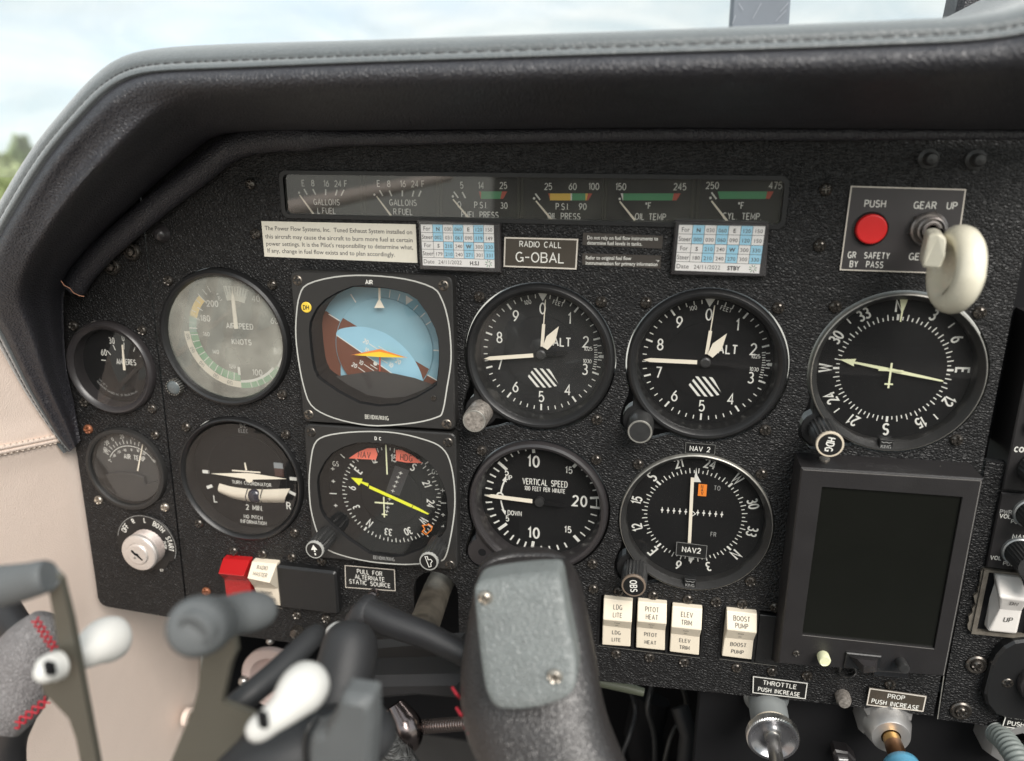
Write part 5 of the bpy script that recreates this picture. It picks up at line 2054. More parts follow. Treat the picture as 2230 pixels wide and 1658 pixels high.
# ================================================================ engine gauge strip
EO = (10.4, 100.5, 0)
t = thing('engine_gauge_cluster', 'long row of six fuel, pressure and temperature gauges behind one pane', 'engine gauges', EO)
mb = MB(EO)
outer, inner = rrect(-116.2, 137.0, 88.4, 112.6, 4), rrect(-114.0, 134.9, 90.4, 110.6, 2.5)
mb.ringwall(outer, inner, -0.5, 0.9, BEZ)
mb.add([(x, y, 0.9) for x, y in inner] + [(x, y, -8) for x, y in inner], [(i, len(inner) + i, len(inner) + (i + 1) % len(inner), (i + 1) % len(inner)) for i in range(len(inner))], BEZ)
mb.build('frame', t)
mb = MB(EO)
mb.box(-115, 136, 89, 112, -8, -5.0, DIALG)
mb.build('dial_face', t)
mb = MB(EO)
mb.poly(rrect(-114.0, 134.9, 90.4, 110.6, 2.5), -0.8, glass('strip_glass', gain=3.6, dust_glare=0.05, dust_glare_col=(0.6, 0.6, 0.5)))
mb.build('glass', t)
L_ = ZM(580, 360, 3.703, -5)
N_ = ZM(1140, 360, 3.703, -5)
z = -4.9
GA = [('left_fuel_gauge', L_, [('E', 297, 145), ('8', 375, 145), ('16', 484, 148), ('24', 578, 150), ('F', 640, 150), ], [((305, 192), (330, 238)), ((375, 192), (398, 238)), ((479, 194), (479, 242)), ((572, 198), (558, 244)), ((627, 198), (604, 246))], [('GALLONS', 486, 298), ('L.FUEL', 486, 368)], ((268, 240), (384, 400)), (264, 222), []),
      ('right_fuel_gauge', L_, [('E', 905, 148), ('8', 988, 150), ('16', 1102, 150), ('24', 1198, 152), ('F', 1264, 152)], [((913, 202), (940, 248)), ((992, 204), (1012, 250)), ((1097, 204), (1097, 252)), ((1190, 206), (1178, 254)), ((1248, 206), (1228, 254))], [('GALLONS', 1102, 302), ('R.FUEL', 1102, 376)], ((888, 250), (1006, 408)), (872, 238), []),
      ('fuel_pressure_gauge', L_, [('5', 1576, 162), ('14', 1732, 164), ('25', 1912, 164)], [((1512, 214), (1548, 264)), ((1580, 216), (1606, 266))], [('O', 1556, 318), ('P.S.I.', 1730, 322), ('30', 1916, 326), ('FUEL PRESS', 1722, 400)], ((1505, 275), (1634, 428)), (1504, 252), [('R', 1714, 1736), ('G', 1732, 1908), ('R', 1900, 1944)]),
      ('oil_pressure_gauge', N_, [('25', 200, 172), ('60', 397, 172), ('100', 568, 172)], [((96, 230), (134, 280))], [('P.S.I.', 315, 334), ('90', 478, 334), ('OIL PRESS', 326, 412)], ((100, 288), (228, 440)), (86, 268), [('R', 200, 226), ('Y', 214, 390), ('W', 380, 400), ('G', 392, 512), ('Y', 500, 535), ('R', 520, 556)]),
      ('oil_temperature_gauge', N_, [('150', 786, 174), ('245', 1262, 174)], [], [('oF', 1006, 328), ('OIL TEMP.', 1030, 416)], ((776, 292), (900, 446)), (776, 272), [('W', 784, 826), ('G', 804, 1220), ('R', 1212, 1268)]),
      ('cylinder_temperature_gauge', N_, [('250', 1524, 164), ('475', 2032, 164)], [((1516, 220), (1556, 274))], [('oF', 1754, 326), ('CYL. TEMP.', 1762, 412)], ((1516, 288), (1644, 452)), (1508, 264), [('G', 1566, 1970), ('R', 1966, 2018)])]
cold = {'G': GRN, 'R': RARC, 'Y': YARC, 'W': PRINT}
for gi, (nm, Z, nums, tks, txt, nd, dot, arcs) in enumerate(GA):
    g_ = MB(EO)
    ce = Z((nd[0][0] + 200), 250)
    for s_, x, y in nums:
        g_.text(s_, Z(x, y), 3.0, PRINT, w=0.42, z=z, kx=0.8, gap=0.22)
    for a_, b_ in tks:
        g_.line(Z(*a_), Z(*b_), 0.75, z, PRINT)
    for s_, x, y in txt:
        g_.text(s_, Z(x, y), 2.9, PRINT, w=0.40, z=z, kx=0.78, gap=0.24)
    g_.disc(0.62, z, PRINT, 12, Z(*dot))
    ya, yb = (212, 272) if gi in (2, 5) else (228, 284)
    for k_, (cl, xa, xb) in enumerate(arcs):
        sl = 16
        g_.poly([Z(xa, ya), Z(xb, ya), Z(xb - (sl if xb > arcs[-1][1] - 60 else 0), yb), Z(xa + (sl if k_ == 0 else 0), yb)] if not (cl == 'R' and k_ == len(arcs) - 1) else [Z(xa, ya), Z(xb, ya), Z(xb - 34, yb), Z(xa - 12, yb)], z + 0.03 * k_, cold[cl])
    gp = g_.build(nm, t)
    g_ = MB(EO)
    Z2 = ZM(Z.x0, Z.y0, Z.k, -4.2)
    g_.line(Z2(*nd[0]), Z2(*nd[1]), 0.7, -4.2, LUME, 1.1)
    g_.build('needle', gp)
mb = MB(EO)
for x, y, Z in ((765, 250, L_), (795, 250, L_), (1382, 250, L_), (1410, 250, L_), (2035, 250, L_), (2065, 250, L_), (640, 280, N_), (665, 280, N_), (1365, 280, N_), (1408, 280, N_)):
    q = Z(x, y)
    mb.tube([(q[0], 89.5, -4.6), (q[0], 111.5, -4.6)], 0.7, DIALA, n=8)
mb.build('divider', t, smooth=60)


# ================================================================ placards and labels
def placard(name, label, cat, cor, h, m, edge=None, lines=(), ew=0.45, th=0.8, group=None, bev=0.25):
    cx = sum(p[0] for p in cor) / 4
    cy = sum(p[1] for p in cor) / 4
    o = (cx, cy, h)
    t = thing(name, label, cat, o, group)
    mb = MB(o)
    mb.prism(list(cor), h - th, h, m, bev=bev)
    mb.build('plate', t)
    mb = MB(o)
    if edge:
        c2 = cor if area(cor) > 0 else cor[::-1]
        mb.ribbon(inset(c2, ew * 0.7), ew, h + 0.04, edge, True)
    for (s_, x, y, sz, kx, rot, w_) in lines:
        mb.text(s_, (x, y), sz, PRINT, rot=rot, w=w_ or sz * 0.14, z=h + 0.05, kx=kx)
    mb.build('engraving', t)
    return t


EDG = mat('placard_edge', (0.62, 0.57, 0.50), 0.5)
# exhaust notice
o = (-86, 76.8, 0.2)
t = thing('exhaust_notice', 'cream paper sticker with four lines about the tuned exhaust system', 'label', o)
mb = MB(o)
mb.prism([P(569, 482, .3), P(905, 489, .3), P(909, 573, .3), P(576, 559, .3)], 0.0, 0.3, PAPER)
mb.build('paper', t)
mb = MB(o)
INK = mat('ink_dark', (0.10, 0.095, 0.09), 0.7)
W_ = ZM(580, 360, 3.703, 0.35)
for s_, x0, x1, y0, y1 in (('The Power Flow Systems, Inc.  Tuned Exhaust System installed on', -12, 1176, 523, 558), ('this aircraft may cause the aircraft to burn more fuel at certain', -8, 1180, 590, 622),
                           ("power settings. It is the Pilot's responsibility to determine what,", -2, 1184, 648, 680), ('If any, change in fuel flow exists and to plan accordingly.', 8, 1036, 704, 738)):
    a_, b_ = W_(x0, y0), W_(x1, y1)
    bf_text(mb, s_, a_, 2.35, INK, rot=math.degrees(math.atan2(b_[1] - a_[1], b_[0] - a_[0])), z=0.36, width=math.hypot(b_[0] - a_[0], b_[1] - a_[1]), bold=0.008)
mb.build('printing', t)


def compass_card(label, hold, card, rows_, name, grp, frame_cols, tilt_rows, sty):
    """hold: holder corners at h=5; card corners; all in photo points"""
    hc = [P(*p, 5.0) for p in hold]
    cc_ = [P(*p, 4.2) for p in card]
    o = (sum(p[0] for p in hc) / 4, sum(p[1] for p in hc) / 4, 0)
    t = thing('compass_correction_card', label, 'compass card', o, 'compass correction cards under the gauge row')
    mb = MB(o)
    c2 = hc if area(hc) > 0 else hc[::-1]
    mb.prism(c2, 0.1, 3.0, BEZG)
    mb.prism(inset(c2, 0.2), 3.0, 4.0, BEZG, bev=0.5)
    mb.build('holder', t)
    mb = MB(o)
    TL, TR, BR, BL = cc_

    def G(a, b):
        x = (TL[0] * (1 - a) + TR[0] * a) * (1 - b) + (BL[0] * (1 - a) + BR[0] * a) * b
        y = (TL[1] * (1 - a) + TR[1] * a) * (1 - b) + (BL[1] * (1 - a) + BR[1] * a) * b
        return (x, y)
    mb.prism([BL, BR, TR, TL], 4.0, 4.25, PAPERW)
    mb.build('card', t)
    mb = MB(o)
    cols = [0, 0.165, 0.305, 0.445, 0.585, 0.725, 0.862, 1.0]
    rws_ = [0, 0.195, 0.405, 0.60, 0.80, 1.0]
    for r in range(4):
        blue = (1, 3, 5) if r < 2 else (2, 4, 6)
        for c_ in blue:
            mb.poly([G(cols[c_], rws_[r + 1]), G(cols[c_ + 1], rws_[r + 1]), G(cols[c_ + 1], rws_[r]), G(cols[c_], rws_[r])], 4.28, LBLUE)
    for r in range(1, 5):
        mb.line(G(0, rws_[r]), G(1, rws_[r]), 0.22, 4.31, INK)
    for c_ in range(1, 7):
        mb.line(G(cols[c_], 0), G(cols[c_], 0.8), 0.22, 4.33, INK)
    ang = math.degrees(math.atan2(TR[1] - TL[1], TR[0] - TL[0]))
    for r in range(4):
        y = (rws_[r] + rws_[r + 1]) / 2 + 0.05
        for c_ in range(7):
            s_ = rows_[r][c_]
            p = G((cols[c_] + cols[c_ + 1]) / 2 + (0.0), y)
            bf_text(mb, s_, p, 2.3 if c_ == 0 else 1.9, INK if c_ else INK, kx=1.0 if s_ in 'NSEW' else 0.86 if c_ == 0 else 1.0, rot=ang, z=4.36, align='CENTER', bold=0.03 if s_ in 'NSEW' else 0.004)
    bf_text(mb, 'Date', G(0.01, 0.95), 2.2, INK, rot=ang, z=4.36)
    bf_text(mb, '24/11/2022', G(0.22, 0.95), 2.0, INK, rot=ang, z=4.36)
    bf_text(mb, sty[0], G(0.66 if sty[0] != 'STBY' else 0.62, 0.95), 2.0, BLACKP, rot=ang, z=4.36, bold=0.03, kx=0.95)
    q = G(0.92, 0.9)
    for k_ in range(8):
        a = k_ * math.pi / 4 + 0.3
        mb.line((q[0] + 0.7 * math.cos(a), q[1] + 0.7 * math.sin(a)), (q[0] + 1.9 * math.cos(a), q[1] + 1.9 * math.sin(a)), 0.3, 4.36, GRN if k_ % 2 else INK)
    mb.build('printing', t)
    mb = MB(o)
    mb.prism(inset(c2, 0.6), 4.6, 5.2, CLEAR, bev=0.3)
    a_, b_ = hc[0], hc[1]
    mb.prism([(a_[0], a_[1] - 1.8), (b_[0], b_[1] - 1.8), b_, a_], 5.2, 6.0, CLEAR, bev=0.2)
    mb.build('clear_cover', t)
    return t


compass_card('compass correction card marked H.S.I., in a black holder above the attitude indicator', [(909, 479), (1088, 488), (1090, 596), (912, 589)], [(916, 489), (1075, 491), (1077, 584), (921, 578)],
             [['For', 'N', '030', '060', 'E', '120', '150'], ['Steer', '002', '031', '061', '090', '119', '149'], ['For', 'S', '210', '240', 'W', '300', '330'], ['Steer', '179', '210', '240', '271', '301', '331']], 'a', 'b', None, None, ('H.S.I',))
compass_card('compass correction card marked STBY, in a black holder above the right altimeter', [(1470, 480), (1676, 486), (1669, 605), (1460, 600)], [(1479, 490), (1667, 493), (1653, 596), (1470, 589)],
             [['For', 'N', '030', '060', 'E', '120', '150'], ['Steer', '000', '030', '060', '090', '120', '150'], ['For', 'S', '210', '240', 'W', '300', '330'], ['Steer', '180', '210', '240', '270', '300', '330']], 'a', 'b', None, None, ('STBY',))

placard('call_sign_placard', 'dark engraved RADIO CALL placard with pale chipped edges', 'placard', [P(1096, 582, 1), P(1256, 588, 1), P(1260, 520, 1), P(1098, 516, 1)], 1.0, BROWNP, EDG,
        [('RADIO CALL',) + ZM(1140, 360, 3.703, 1)(136, 640) + (2.7, 0.95, 0, 0.4), ('G-OBAL',) + ZM(1140, 360, 3.703, 1)(132, 745) + (4.6, 1.05, 0, 0.6)], 0.7)
for lab, cor, l1, l2, y1, y2 in (('small dark sticker telling not to rely on fuel flow instruments', [(1270, 507), (1444, 514), (1442, 542), (1268, 534)], 'Do not rely on fuel flow instruments to', 'determine fuel levels in tanks.', (588, 608), (640, 652)),
                                 ('small dark sticker referring to original fuel flow instrumentation', [(1268, 552), (1440, 557), (1438, 585), (1268, 577)], 'Refer to original fuel flow', 'instrumentation for primary information', (758, 764), (800, 812))):
    cor = [P(*p, 0.25) for p in cor][::-1]
    cx, cy = sum(p[0] for p in cor) / 4, sum(p[1] for p in cor) / 4
    o = (cx, cy, 0)
    t = thing('fuel_flow_sticker', lab, 'label', o)
    mb = MB(o)
    mb.prism(cor, 0.0, 0.25, mat('sticker_brown', (0.045, 0.038, 0.032), 0.5))
    mb.build('sticker', t)
    mb = MB(o)
    Zn = ZM(1140, 360, 3.703, 0.3)
    if 'not' in l1:
        runs = [(l1, Zn(512, 598), Zn(1084, 608)), (l2, Zn(512, 640), Zn(956, 650))]
    else:
        runs = [(l1, Zn(500, 760), Zn(868, 766)), (l2, Zn(500, 802), Zn(1080, 814))]
    for s_, a_, b_ in runs:
        bf_text(mb, s_, a_, 1.9, PRINT, rot=math.degrees(math.atan2(b_[1] - a_[1], b_[0] - a_[0])), z=0.32, width=math.hypot(b_[0] - a_[0], b_[1] - a_[1]), bold=0.01)
    if 'not' not in l1:
        mb.poly([Zn(1062, 764), Zn(1098, 770), Zn(1078, 784), Zn(1084, 772)], 0.32, PRINT)
    mb.build('printing', t)
Zl = ZM(460, 1200, 3.607, 1.2)
placard('static_source_placard', 'black PULL FOR ALTERNATE STATIC SOURCE placard with white border', 'placard', [Zl(1052, 290), Zl(1450, 318), Zl(1443, 145), Zl(1047, 110)], 1.2, BLKPL, EDG,
        [('PULL FOR',) + Zl(1244, 170) + (2.7, 0.85, 0, 0.4), ('ALTERNATE',) + Zl(1245, 214) + (2.7, 0.85, 0, 0.4), ('STATIC SOURCE',) + Zl(1245, 256) + (2.7, 0.85, 0, 0.4)], 0.5)
Zl = ZM(1330, 940, 4.465, 0.6)
placard('nav_placard', 'small black NAV 2 label above the course indicator', 'placard', [Zl(722, 212), Zl(1012, 226), Zl(1022, 130), Zl(728, 105)], 0.6, BLKPL, mat('edge_dim', (0.14, 0.14, 0.13), 0.5), [('NAV 2',) + Zl(868, 170) + (2.5, 0.95, 0, 0.36)], 0.25)
Zl = ZM(1280, 1260, 4.15, 1.8)
placard('throttle_placard', 'black THROTTLE PUSH INCREASE placard with white border', 'placard', [Zl(1487, 1036), Zl(1970, 1092), Zl(1990, 945), Zl(1492, 882)], 1.8, BLKPL, PRINT,
        [('THROTTLE',) + Zl(1735, 960) + (2.6, 1.0, -1, 0.42), ('PUSH INCREASE',) + Zl(1728, 1024) + (2.5, 0.78, -1, 0.4)], 0.5)
Zl = ZM(1700, 1300, 4.192, 2.4)
placard('propeller_placard', 'brown PROP PUSH INCREASE placard with pale border', 'placard', [Zl(780, 990), Zl(1305, 1052), Zl(1335, 908), Zl(810, 832)], 2.4, BROWNP, EDG,
        [('PROP',) + Zl(1056, 915) + (2.6, 0.95, 0, 0.4), ('PUSH INCREASE',) + Zl(1046, 982) + (2.6, 0.82, -2, 0.4)], 0.6)
placard('mixture_placard', 'black mixture placard cut by the right edge, above the ribbed cable', 'placard', [(272.6, -168.4), (302, -168.6), (302, -158.6), (273.2, -158.4)], 3.0, BLKPL, PRINT,
        [('MIXTURE', 282.6, -161.2, 2.5, 0.95, 0, 0.4), ('PUSH RICH', 283.4, -165.4, 2.5, 0.95, 0, 0.4)], 0.5)

# ================================================================ gear selector panel, button and lever
o = (187.6, 89.3, 0)
Zg = ZM(1730, 280, 3.934, 1.0)
t = placard('gear_placard', 'dark engraved gear panel with GEAR UP and GR SAFETY BY PASS lettering', 'placard', [Zg(385, 1217), Zg(1372, 1250), Zg(1475, 518), Zg(482, 490)], 1.0, GREYPL, EDG,
            [('PUSH',) + Zg(692, 645) + (2.9, 0.9, 0, 0.42), ('GEAR  UP',) + Zg(1208, 660) + (2.9, 0.9, 0, 0.42), ('GR  SAFETY',) + Zg(636, 1088) + (2.7, 0.72, 0, 0.40),
             ('BY  PASS',) + Zg(617, 1165) + (2.7, 0.74, 0, 0.40), ('GEAR  DN',) + (201.5, 77.6) + (2.9, 0.9, 0, 0.42)], 0.55)
o = (174.2, 89.7, 1.0)
t = thing('bypass_button', 'round red push button on the gear panel', 'button', o)
mb = MB(o)
mb.lathe([(7.7, 1.0), (7.7, 1.7), (7.3, 2.0), (6.9, 1.4)], BLKPL, 40, c=o[:2])
mb.build('collar', t, smooth=40)
mb = MB(o)
mb.lathe([(6.7, 0.9), (6.7, 3.6), (6.3, 4.2), (6.0, 4.3)], REDB, 40, c=o[:2])
mb.disc(6.0, 4.3, REDB, 40, o[:2])
mb.build('plunger', t, smooth=30)
o = (198.2, 90.2, 1.0)
t = thing('gear_lever', 'landing gear switch with ivory wheel-shaped knob on a steel hex nut', 'gear lever', o)
mb = MB(o)
mb.lathe([(8.2, 1.0), (8.2, 3.6), (7.6, 4.4)], mat('nut_steel', (0.22, 0.20, 0.19), 0.35, metal=0.9, vary=0.4, vscale=400), 6, c=o[:2], a0=0.3)
mb.lathe([(7.6, 1.2), (7.7, 4.2), (6.9, 4.8), (6.0, 4.8), (5.9, 8.0), (5.2, 8.4), (5.1, 6.6), (4.2, 6.6), (4.1, 8.6), (3.4, 8.8), (2.6, 8.6), (2.4, 4)], MATS['nut_steel'], 40, c=o[:2])
mb.disc(2.6, 5.0, VOID, 20, o[:2])
mb.build('hex_nut', t, smooth=35)
mb = MB(o)
mb.tube([(198.2, 90.2, 4), (199.2, 88.4, 16), P3(2046, 512, 24), P3(2050, 540, 29)], [2.0, 2.2, 3.0, 4.0], CHROME, n=12)
mb.build('stem', t, smooth=60)
# wheel: axis looks left and a little towards the pilot
wc = Vector(P3(2081, 586, 33))
ax = Vector((-0.975, 0.05, 0.10)).normalized()
e1 = Vector((0, 1, 0)) - ax * ax.y
e1.normalize()
e2 = ax.cross(e1)
prof = [(r_ * 0.885, z_ * 0.60) for r_, z_ in [(0.01, -7.5), (8, -8.2), (13.5, -9.4), (17.5, -8.4), (20.0, -4.6), (20.7, 0.0), (20.0, 4.6), (17.5, 8.4), (14.6, 9.6), (12.0, 8.6), (10.2, 5.6), (9.4, 3.4), (5, 2.6), (0.01, 2.4)]]
rws = []
for i in range(48):
    a = 2 * math.pi * i / 48
    rws.append([tuple(wc + ax * z_ + (e1 * math.cos(a) + e2 * math.sin(a)) * r_ * (1.0 if math.cos(a) > 0 else 1.03)) for r_, z_ in prof])
rws.append(rws[0])
mb = MB(o)
mb.loft(rws, KNOBW)
wheel = mb.build('wheel_knob', t, smooth=60)
mb = MB(o)
hub = [P3(2022, 512, 36), P3(2046, 508, 38), P3(2062, 520, 41), P3(2058, 560, 43), P3(2046, 588, 42), P3(2008, 584, 36), P3(2010, 566, 36)]
b_ = [tuple(Vector(p) + Vector((2.0, 1.0, -12))) for p in hub]
n = len(hub)
mb.add(hub + b_, [tuple(range(n))] + [(i, n + i, n + (i + 1) % n, (i + 1) % n) for i in range(n)], KNOBW)
hb = mb.build('hub_bracket', t)
bv = hb.modifiers.new('soft', 'BEVEL')
bv.width = 0.0012
bv.segments = 3
mb = MB(o)
def wp(a, r_, z_):
    return tuple(wc + ax * z_ * 0.60 + (e1 * math.cos(R_(a)) + e2 * math.sin(R_(a))) * r_ * 0.885)
CRK = mat('crack_dark', (0.12, 0.10, 0.06), 0.7)
mb.tube([wp(-75, 9.8, 3.6), wp(-95, 11.2, 7.0), wp(-118, 11.0, 6.6), wp(-140, 12.0, 8.4), wp(-150, 13.2, 9.3)], 0.22, CRK, n=5)
mb.tube([wp(25, 20.75, 0.5), wp(45, 20.75, 1.2), wp(70, 20.8, 0.8)], 0.16, CRK, n=5)
mb.build('mould_line', t)

# ================================================================ rocker switches
def slope(mb, sub, y0, y1, h0, h1, f):
    """lay flat lettering on a sloping face running from (y0, h0) to (y1, h1)"""
    a, b, c, d = (Vector(p) for p in f[1])          # top left, top right, bottom left, bottom right
    W, L = (b - a).length, ((a + b) / 2 - (c + d) / 2).length
    nrm = (b - a).cross(a - c).normalized()
    xm = sum(p[0] for p in sub.v) / len(sub.v)
    out = []
    for x, y, z in sub.v:
        fx, fs = 0.5 + (x - y0) / W, f[0] - y / L
        p = (a * (1 - fx) + b * fx) * (1 - fs) + (c * (1 - fx) + d * fx) * fs + nrm * (0.22 + z)
        out.append(tuple(p))
    mb.add(out, sub.f, sub.mats[0])


def rocker(name, label, px_top, px_edge, px_ledge, px_bot, hs, m, texts, group, ink, dx=0.0, well=True):
    """four pairs of photo points: top edge, front edge, ledge and bottom edge of the rocker"""
    E_ = [[P3(p[0], p[1], h) for p in pr] for pr, h in zip((px_top, px_edge, px_ledge, px_bot), hs)]
    o = ((E_[0][0][0] + E_[0][1][0]) / 2, (E_[0][0][1] + E_[3][0][1]) / 2, 0)
    t = thing(name, label, 'rocker switch', o, group)
    mb = MB(o)
    fr_, bk = [], []
    rowsL = []
    prof = [(E_[0][0][1] + 0.4, -3)] + [(e[0][1], e[0][2]) for e in E_] + [(E_[3][0][1] - 0.2, -3)]
    xs0 = [E_[0][0][0]] + [e[0][0] for e in E_] + [E_[3][0][0]]
    xs1 = [E_[0][1][0]] + [e[1][0] for e in E_] + [E_[3][1][0]]
    ys1 = [E_[0][1][1] + 0.4] + [e[1][1] for e in E_] + [E_[3][1][1] - 0.2]
    A = [(xs0[i], prof[i][0], prof[i][1]) for i in range(6)]
    B = [(xs1[i], ys1[i], prof[i][1]) for i in range(6)]
    mb.add(A + B, [(i, i + 1, 7 + i, 6 + i) for i in range(5)] + [(5, 4, 3, 2, 1, 0), (6, 7, 8, 9, 10, 11)], m)
    ob = mb.build('rocker', t)
    bv = ob.modifiers.new('soft', 'BEVEL')
    bv.width = 0.0005
    bv.segments = 2
    mb = MB(o)
    for k, (ia, ib, frac, lines, sz) in enumerate(texts):
        p0, p1, q0, q1 = E_[ia][0], E_[ia][1], E_[ib][0], E_[ib][1]
        nl = len(lines)
        for j, s_ in enumerate(lines):
            f = frac[j]
            cx = (p0[0] + p1[0]) / 2 * (1 - f) + (q0[0] + q1[0]) / 2 * f
            cy = (p0[1] + p1[1]) / 2 * (1 - f) + (q0[1] + q1[1]) / 2 * f
            s2 = MB()
            rot = math.degrees(math.atan2(p1[1] - p0[1], p1[0] - p0[0]))
            y0_, y1_ = (p0[1] + p1[1]) / 2, (q0[1] + q1[1]) / 2
            h0, h1 = p0[2], q0[2]
            s2.text(s_, (cx, 0), sz, ink, w=sz * 0.13, z=0.0, kx=0.72, gap=0.24)
            slope(mb, s2, cx, y1_, h0, h1, (f, (p0, p1, q0, q1)))
    if texts:
        mb.build('lettering', t)
    return t


def z4(x, y):
    return (1280 + x / 4.15, 1260 + y / 4.15)


GRPS = 'ivory rocker switches in the lower row'
SWD = [('LDG', 'LITE', 'ivory LDG LITE rocker switch, leftmost of the row of three', ((145, 182), (405, 210)), ((138, 372), (398, 396)), ((135, 425), (388, 455)), ((130, 600), (385, 618))),
       ('PITOT', 'HEAT', 'ivory PITOT HEAT rocker switch, middle of the row of three', ((452, 207), (715, 232)), ((448, 388), (712, 412)), ((442, 440), (700, 470)), ((437, 626), (696, 652))),
       ('ELEV', 'TRIM', 'ivory ELEV TRIM rocker switch, rightmost of the row of three', ((765, 250), (1036, 277)), ((755, 438), (1028, 468)), ((750, 498), (1012, 530)), ((740, 662), (1004, 695))),
       ('BOOST', 'PUMP', 'ivory BOOST PUMP rocker switch standing alone on the right', ((1255, 292), (1530, 320)), ((1258, 462), (1528, 494)), ((1236, 535), (1500, 562)), ((1212, 702), (1480, 735)))]
for a_, b_, lab, tp, ed, le, bo in SWD:
    rocker('rocker_switch', lab, [z4(*p) for p in tp], [z4(*p) for p in ed], [z4(*p) for p in le], [z4(*p) for p in bo], (4.0, 8.5, 4.2, 3.2), IVORY,
           [(0, 1, (0.34, 0.72), (a_, b_), 2.5), (2, 3, (0.28, 0.66), (a_, b_), 2.4), (1, 2, (0.32, 0.68), ('PUSH', 'ON'), 1.1)], GRPS, INK)


def z1(x, y):
    return (130 + x / 3.591, 900 + y / 3.591)


rocker('rocker_switch', 'ivory RADIO MASTER rocker switch beside the red one', [z1(1502, 1160), z1(1698, 1178)], [z1(1466, 1290), z1(1640, 1328)], [z1(1520, 1362), z1(1706, 1372)], [z1(1560, 1495), z1(1735, 1508)], (4.0, 14.5, 5.0, 3.0), IVORY,
       [(0, 1, (0.30, 0.68), ('RADIO', 'MASTER'), 2.4), (2, 3, (0.28, 0.66), ('RADIO', 'MASTER'), 2.3), (1, 2, (0.40,), ('PUSH',), 0.9)], None, INK)
rocker('rocker_switch', 'red master rocker switch at the left end of the switches', [z1(1275, 1136), z1(1482, 1152)], [z1(1238, 1255), z1(1436, 1275)], [z1(1285, 1302), z1(1490, 1310)], [z1(1305, 1462), z1(1505, 1470)], (4.0, 14.5, 5.0, 3.0), REDSW,
       [(2, 3, (0.62,), ('MASTER',), 1.9)], None, mat('red_print', (0.50, 0.16, 0.13), 0.5))
# wells behind the switches
for nm, lab, x0, x1, y0, y1, parts_ in (('switch_bezel', 'black recessed surround of the three ivory switches', 58.4, 115.6, -149.8, -116.6, (77.7, 96.6)),
                                        ('switch_bezel', 'black recessed surround of the BOOST PUMP switch and blank position', 126.0, 157, -148.8, -115.4, (143.8,)),
                                        ('switch_bezel', 'black recessed surround of the red and RADIO MASTER switches', -176.5, -138.2, -150.8, -119.8, (-157.4,))):
    o = ((x0 + x1) / 2, (y0 + y1) / 2, 0)
    t = thing(nm, lab, 'switch surround', o)
    mb = MB(o)
    mb.ringwall(rrect(x0 - .9, x1 + .9, y0 - .9, y1 + .9, 1.6), rrect(x0 + .3, x1 - .3, y0 + .3, y1 - .3, 1.0), -3, 0.5, BEZ)
    mb.box(x0, x1, y0, y1, -4.6, -3.6, VOID)
    for xx in parts_:
        mb.box(xx - 0.7, xx + 0.7, y0 + .3, y1 - .3, -3.5, 1.5, BEZ)
    if x0 == 126:
        mb.box(144.8, 156.6, -148.2, -118, -3.5, 1.2, BEZ, bev=.3)
    mb.build('frame', t)
    mb = MB(o)
    mb.line((x0, y0 - .75), (x1, y0 - .75), 0.28, 0.56, RIM)  # pale line painted as the highlight along the recess's lower edge
    mb.build('pale_edge', t)
o = (-118, -133, 0)
mb = MB(o)
mb.prism(rrect(-137.6, -98.6, -148.2, -118.6, 2.2), 0, 5.2, BEZ, bev=1.3)
tag(mb.build('blanking_cover', None), 'plain black blanking cover to the right of the RADIO MASTER switch', 'cover')

# ================================================================ ignition switch
IG = (-223.5, -117.0, -0.6)
t = thing('ignition_switch', 'ignition key switch with brushed metal barrel on a black OFF R L BOTH START dial', 'ignition switch', IG)
mb = MB(IG)
pts = []
for i in range(48):
    a = 2 * math.pi * i / 48
    r = 20.8
    ad = math.degrees(a) % 360
    if 195 < ad < 345:
        r = 19.6
    if 270 < ad < 330:
        r = 17.0 + 2.0 * abs(math.cos(math.radians((ad - 300) * 3)))
    pts.append((IG[0] - 4.2 + r * 1.02 * math.cos(a), IG[1] + 0.2 + r * math.sin(a)))
pts = [(x + 0, y) for x, y in pts]
mb.prism(pts, -0.6, 0.2, BLKPL, bev=0.1)
mb.build('dial_plate', t)
IC = (IG[0] - 4.2, IG[1] + 0.2)
mb = MB(IG)
mb.ribbon([(IC[0] + 20.2 * math.sin(R_(a)), IC[1] + 19.9 * math.cos(R_(a))) for a in range(-78, 116, 6)], 0.32, 0.26, PRINTB)
for s_, a, sz in (('OFF', -54, 3.4), ('R', -25, 3.0), ('L', 4, 3.0), ('BOTH', 38, 3.2), ('START', 83, 3.2)):
    mb.arctext(s_, 17.0, a, sz, PRINT, w=0.5, z=0.26, kx=0.72, gap=0.2, c=IC)
mb.arctext('PUSH', 13.2, 86, 1.9, PRINT, w=0.28, z=0.26, kx=0.8, gap=0.2, c=IC)
mb.build('lettering', t)
kc = P(130 + 620 / 3.591, 900 + 1100 / 3.591, 19)
mb = MB(IG)
bc = P(130 + 615 / 3.591, 900 + 1100 / 3.591, 10)
nn_ = 60
SATIN = mat('satin_metal', (0.78, 0.73, 0.69), 0.36, metal=0.65, vary=0.08, vscale=150)
KN = mat('knurled_steel', (0.68, 0.60, 0.56), 0.42, metal=0.6, vary=0.3, vscale=600)
rws = []
for k_ in range(16):
    f = k_ / 15
    z_ = 0.2 + 7.0 * f
    cx, cy = bc[0], bc[1]
    rws.append([(cx + (11.8 - 0.25 * ((i + k_) % 2)) * math.cos(2 * math.pi * i / nn_), cy + (11.8 - 0.25 * ((i + k_) % 2)) * math.sin(2 * math.pi * i / nn_), z_) for i in range(nn_)])
mb.loft(rws, KN, closed=True)
mb.build('knurled_barrel', t)
mb = MB(IG)
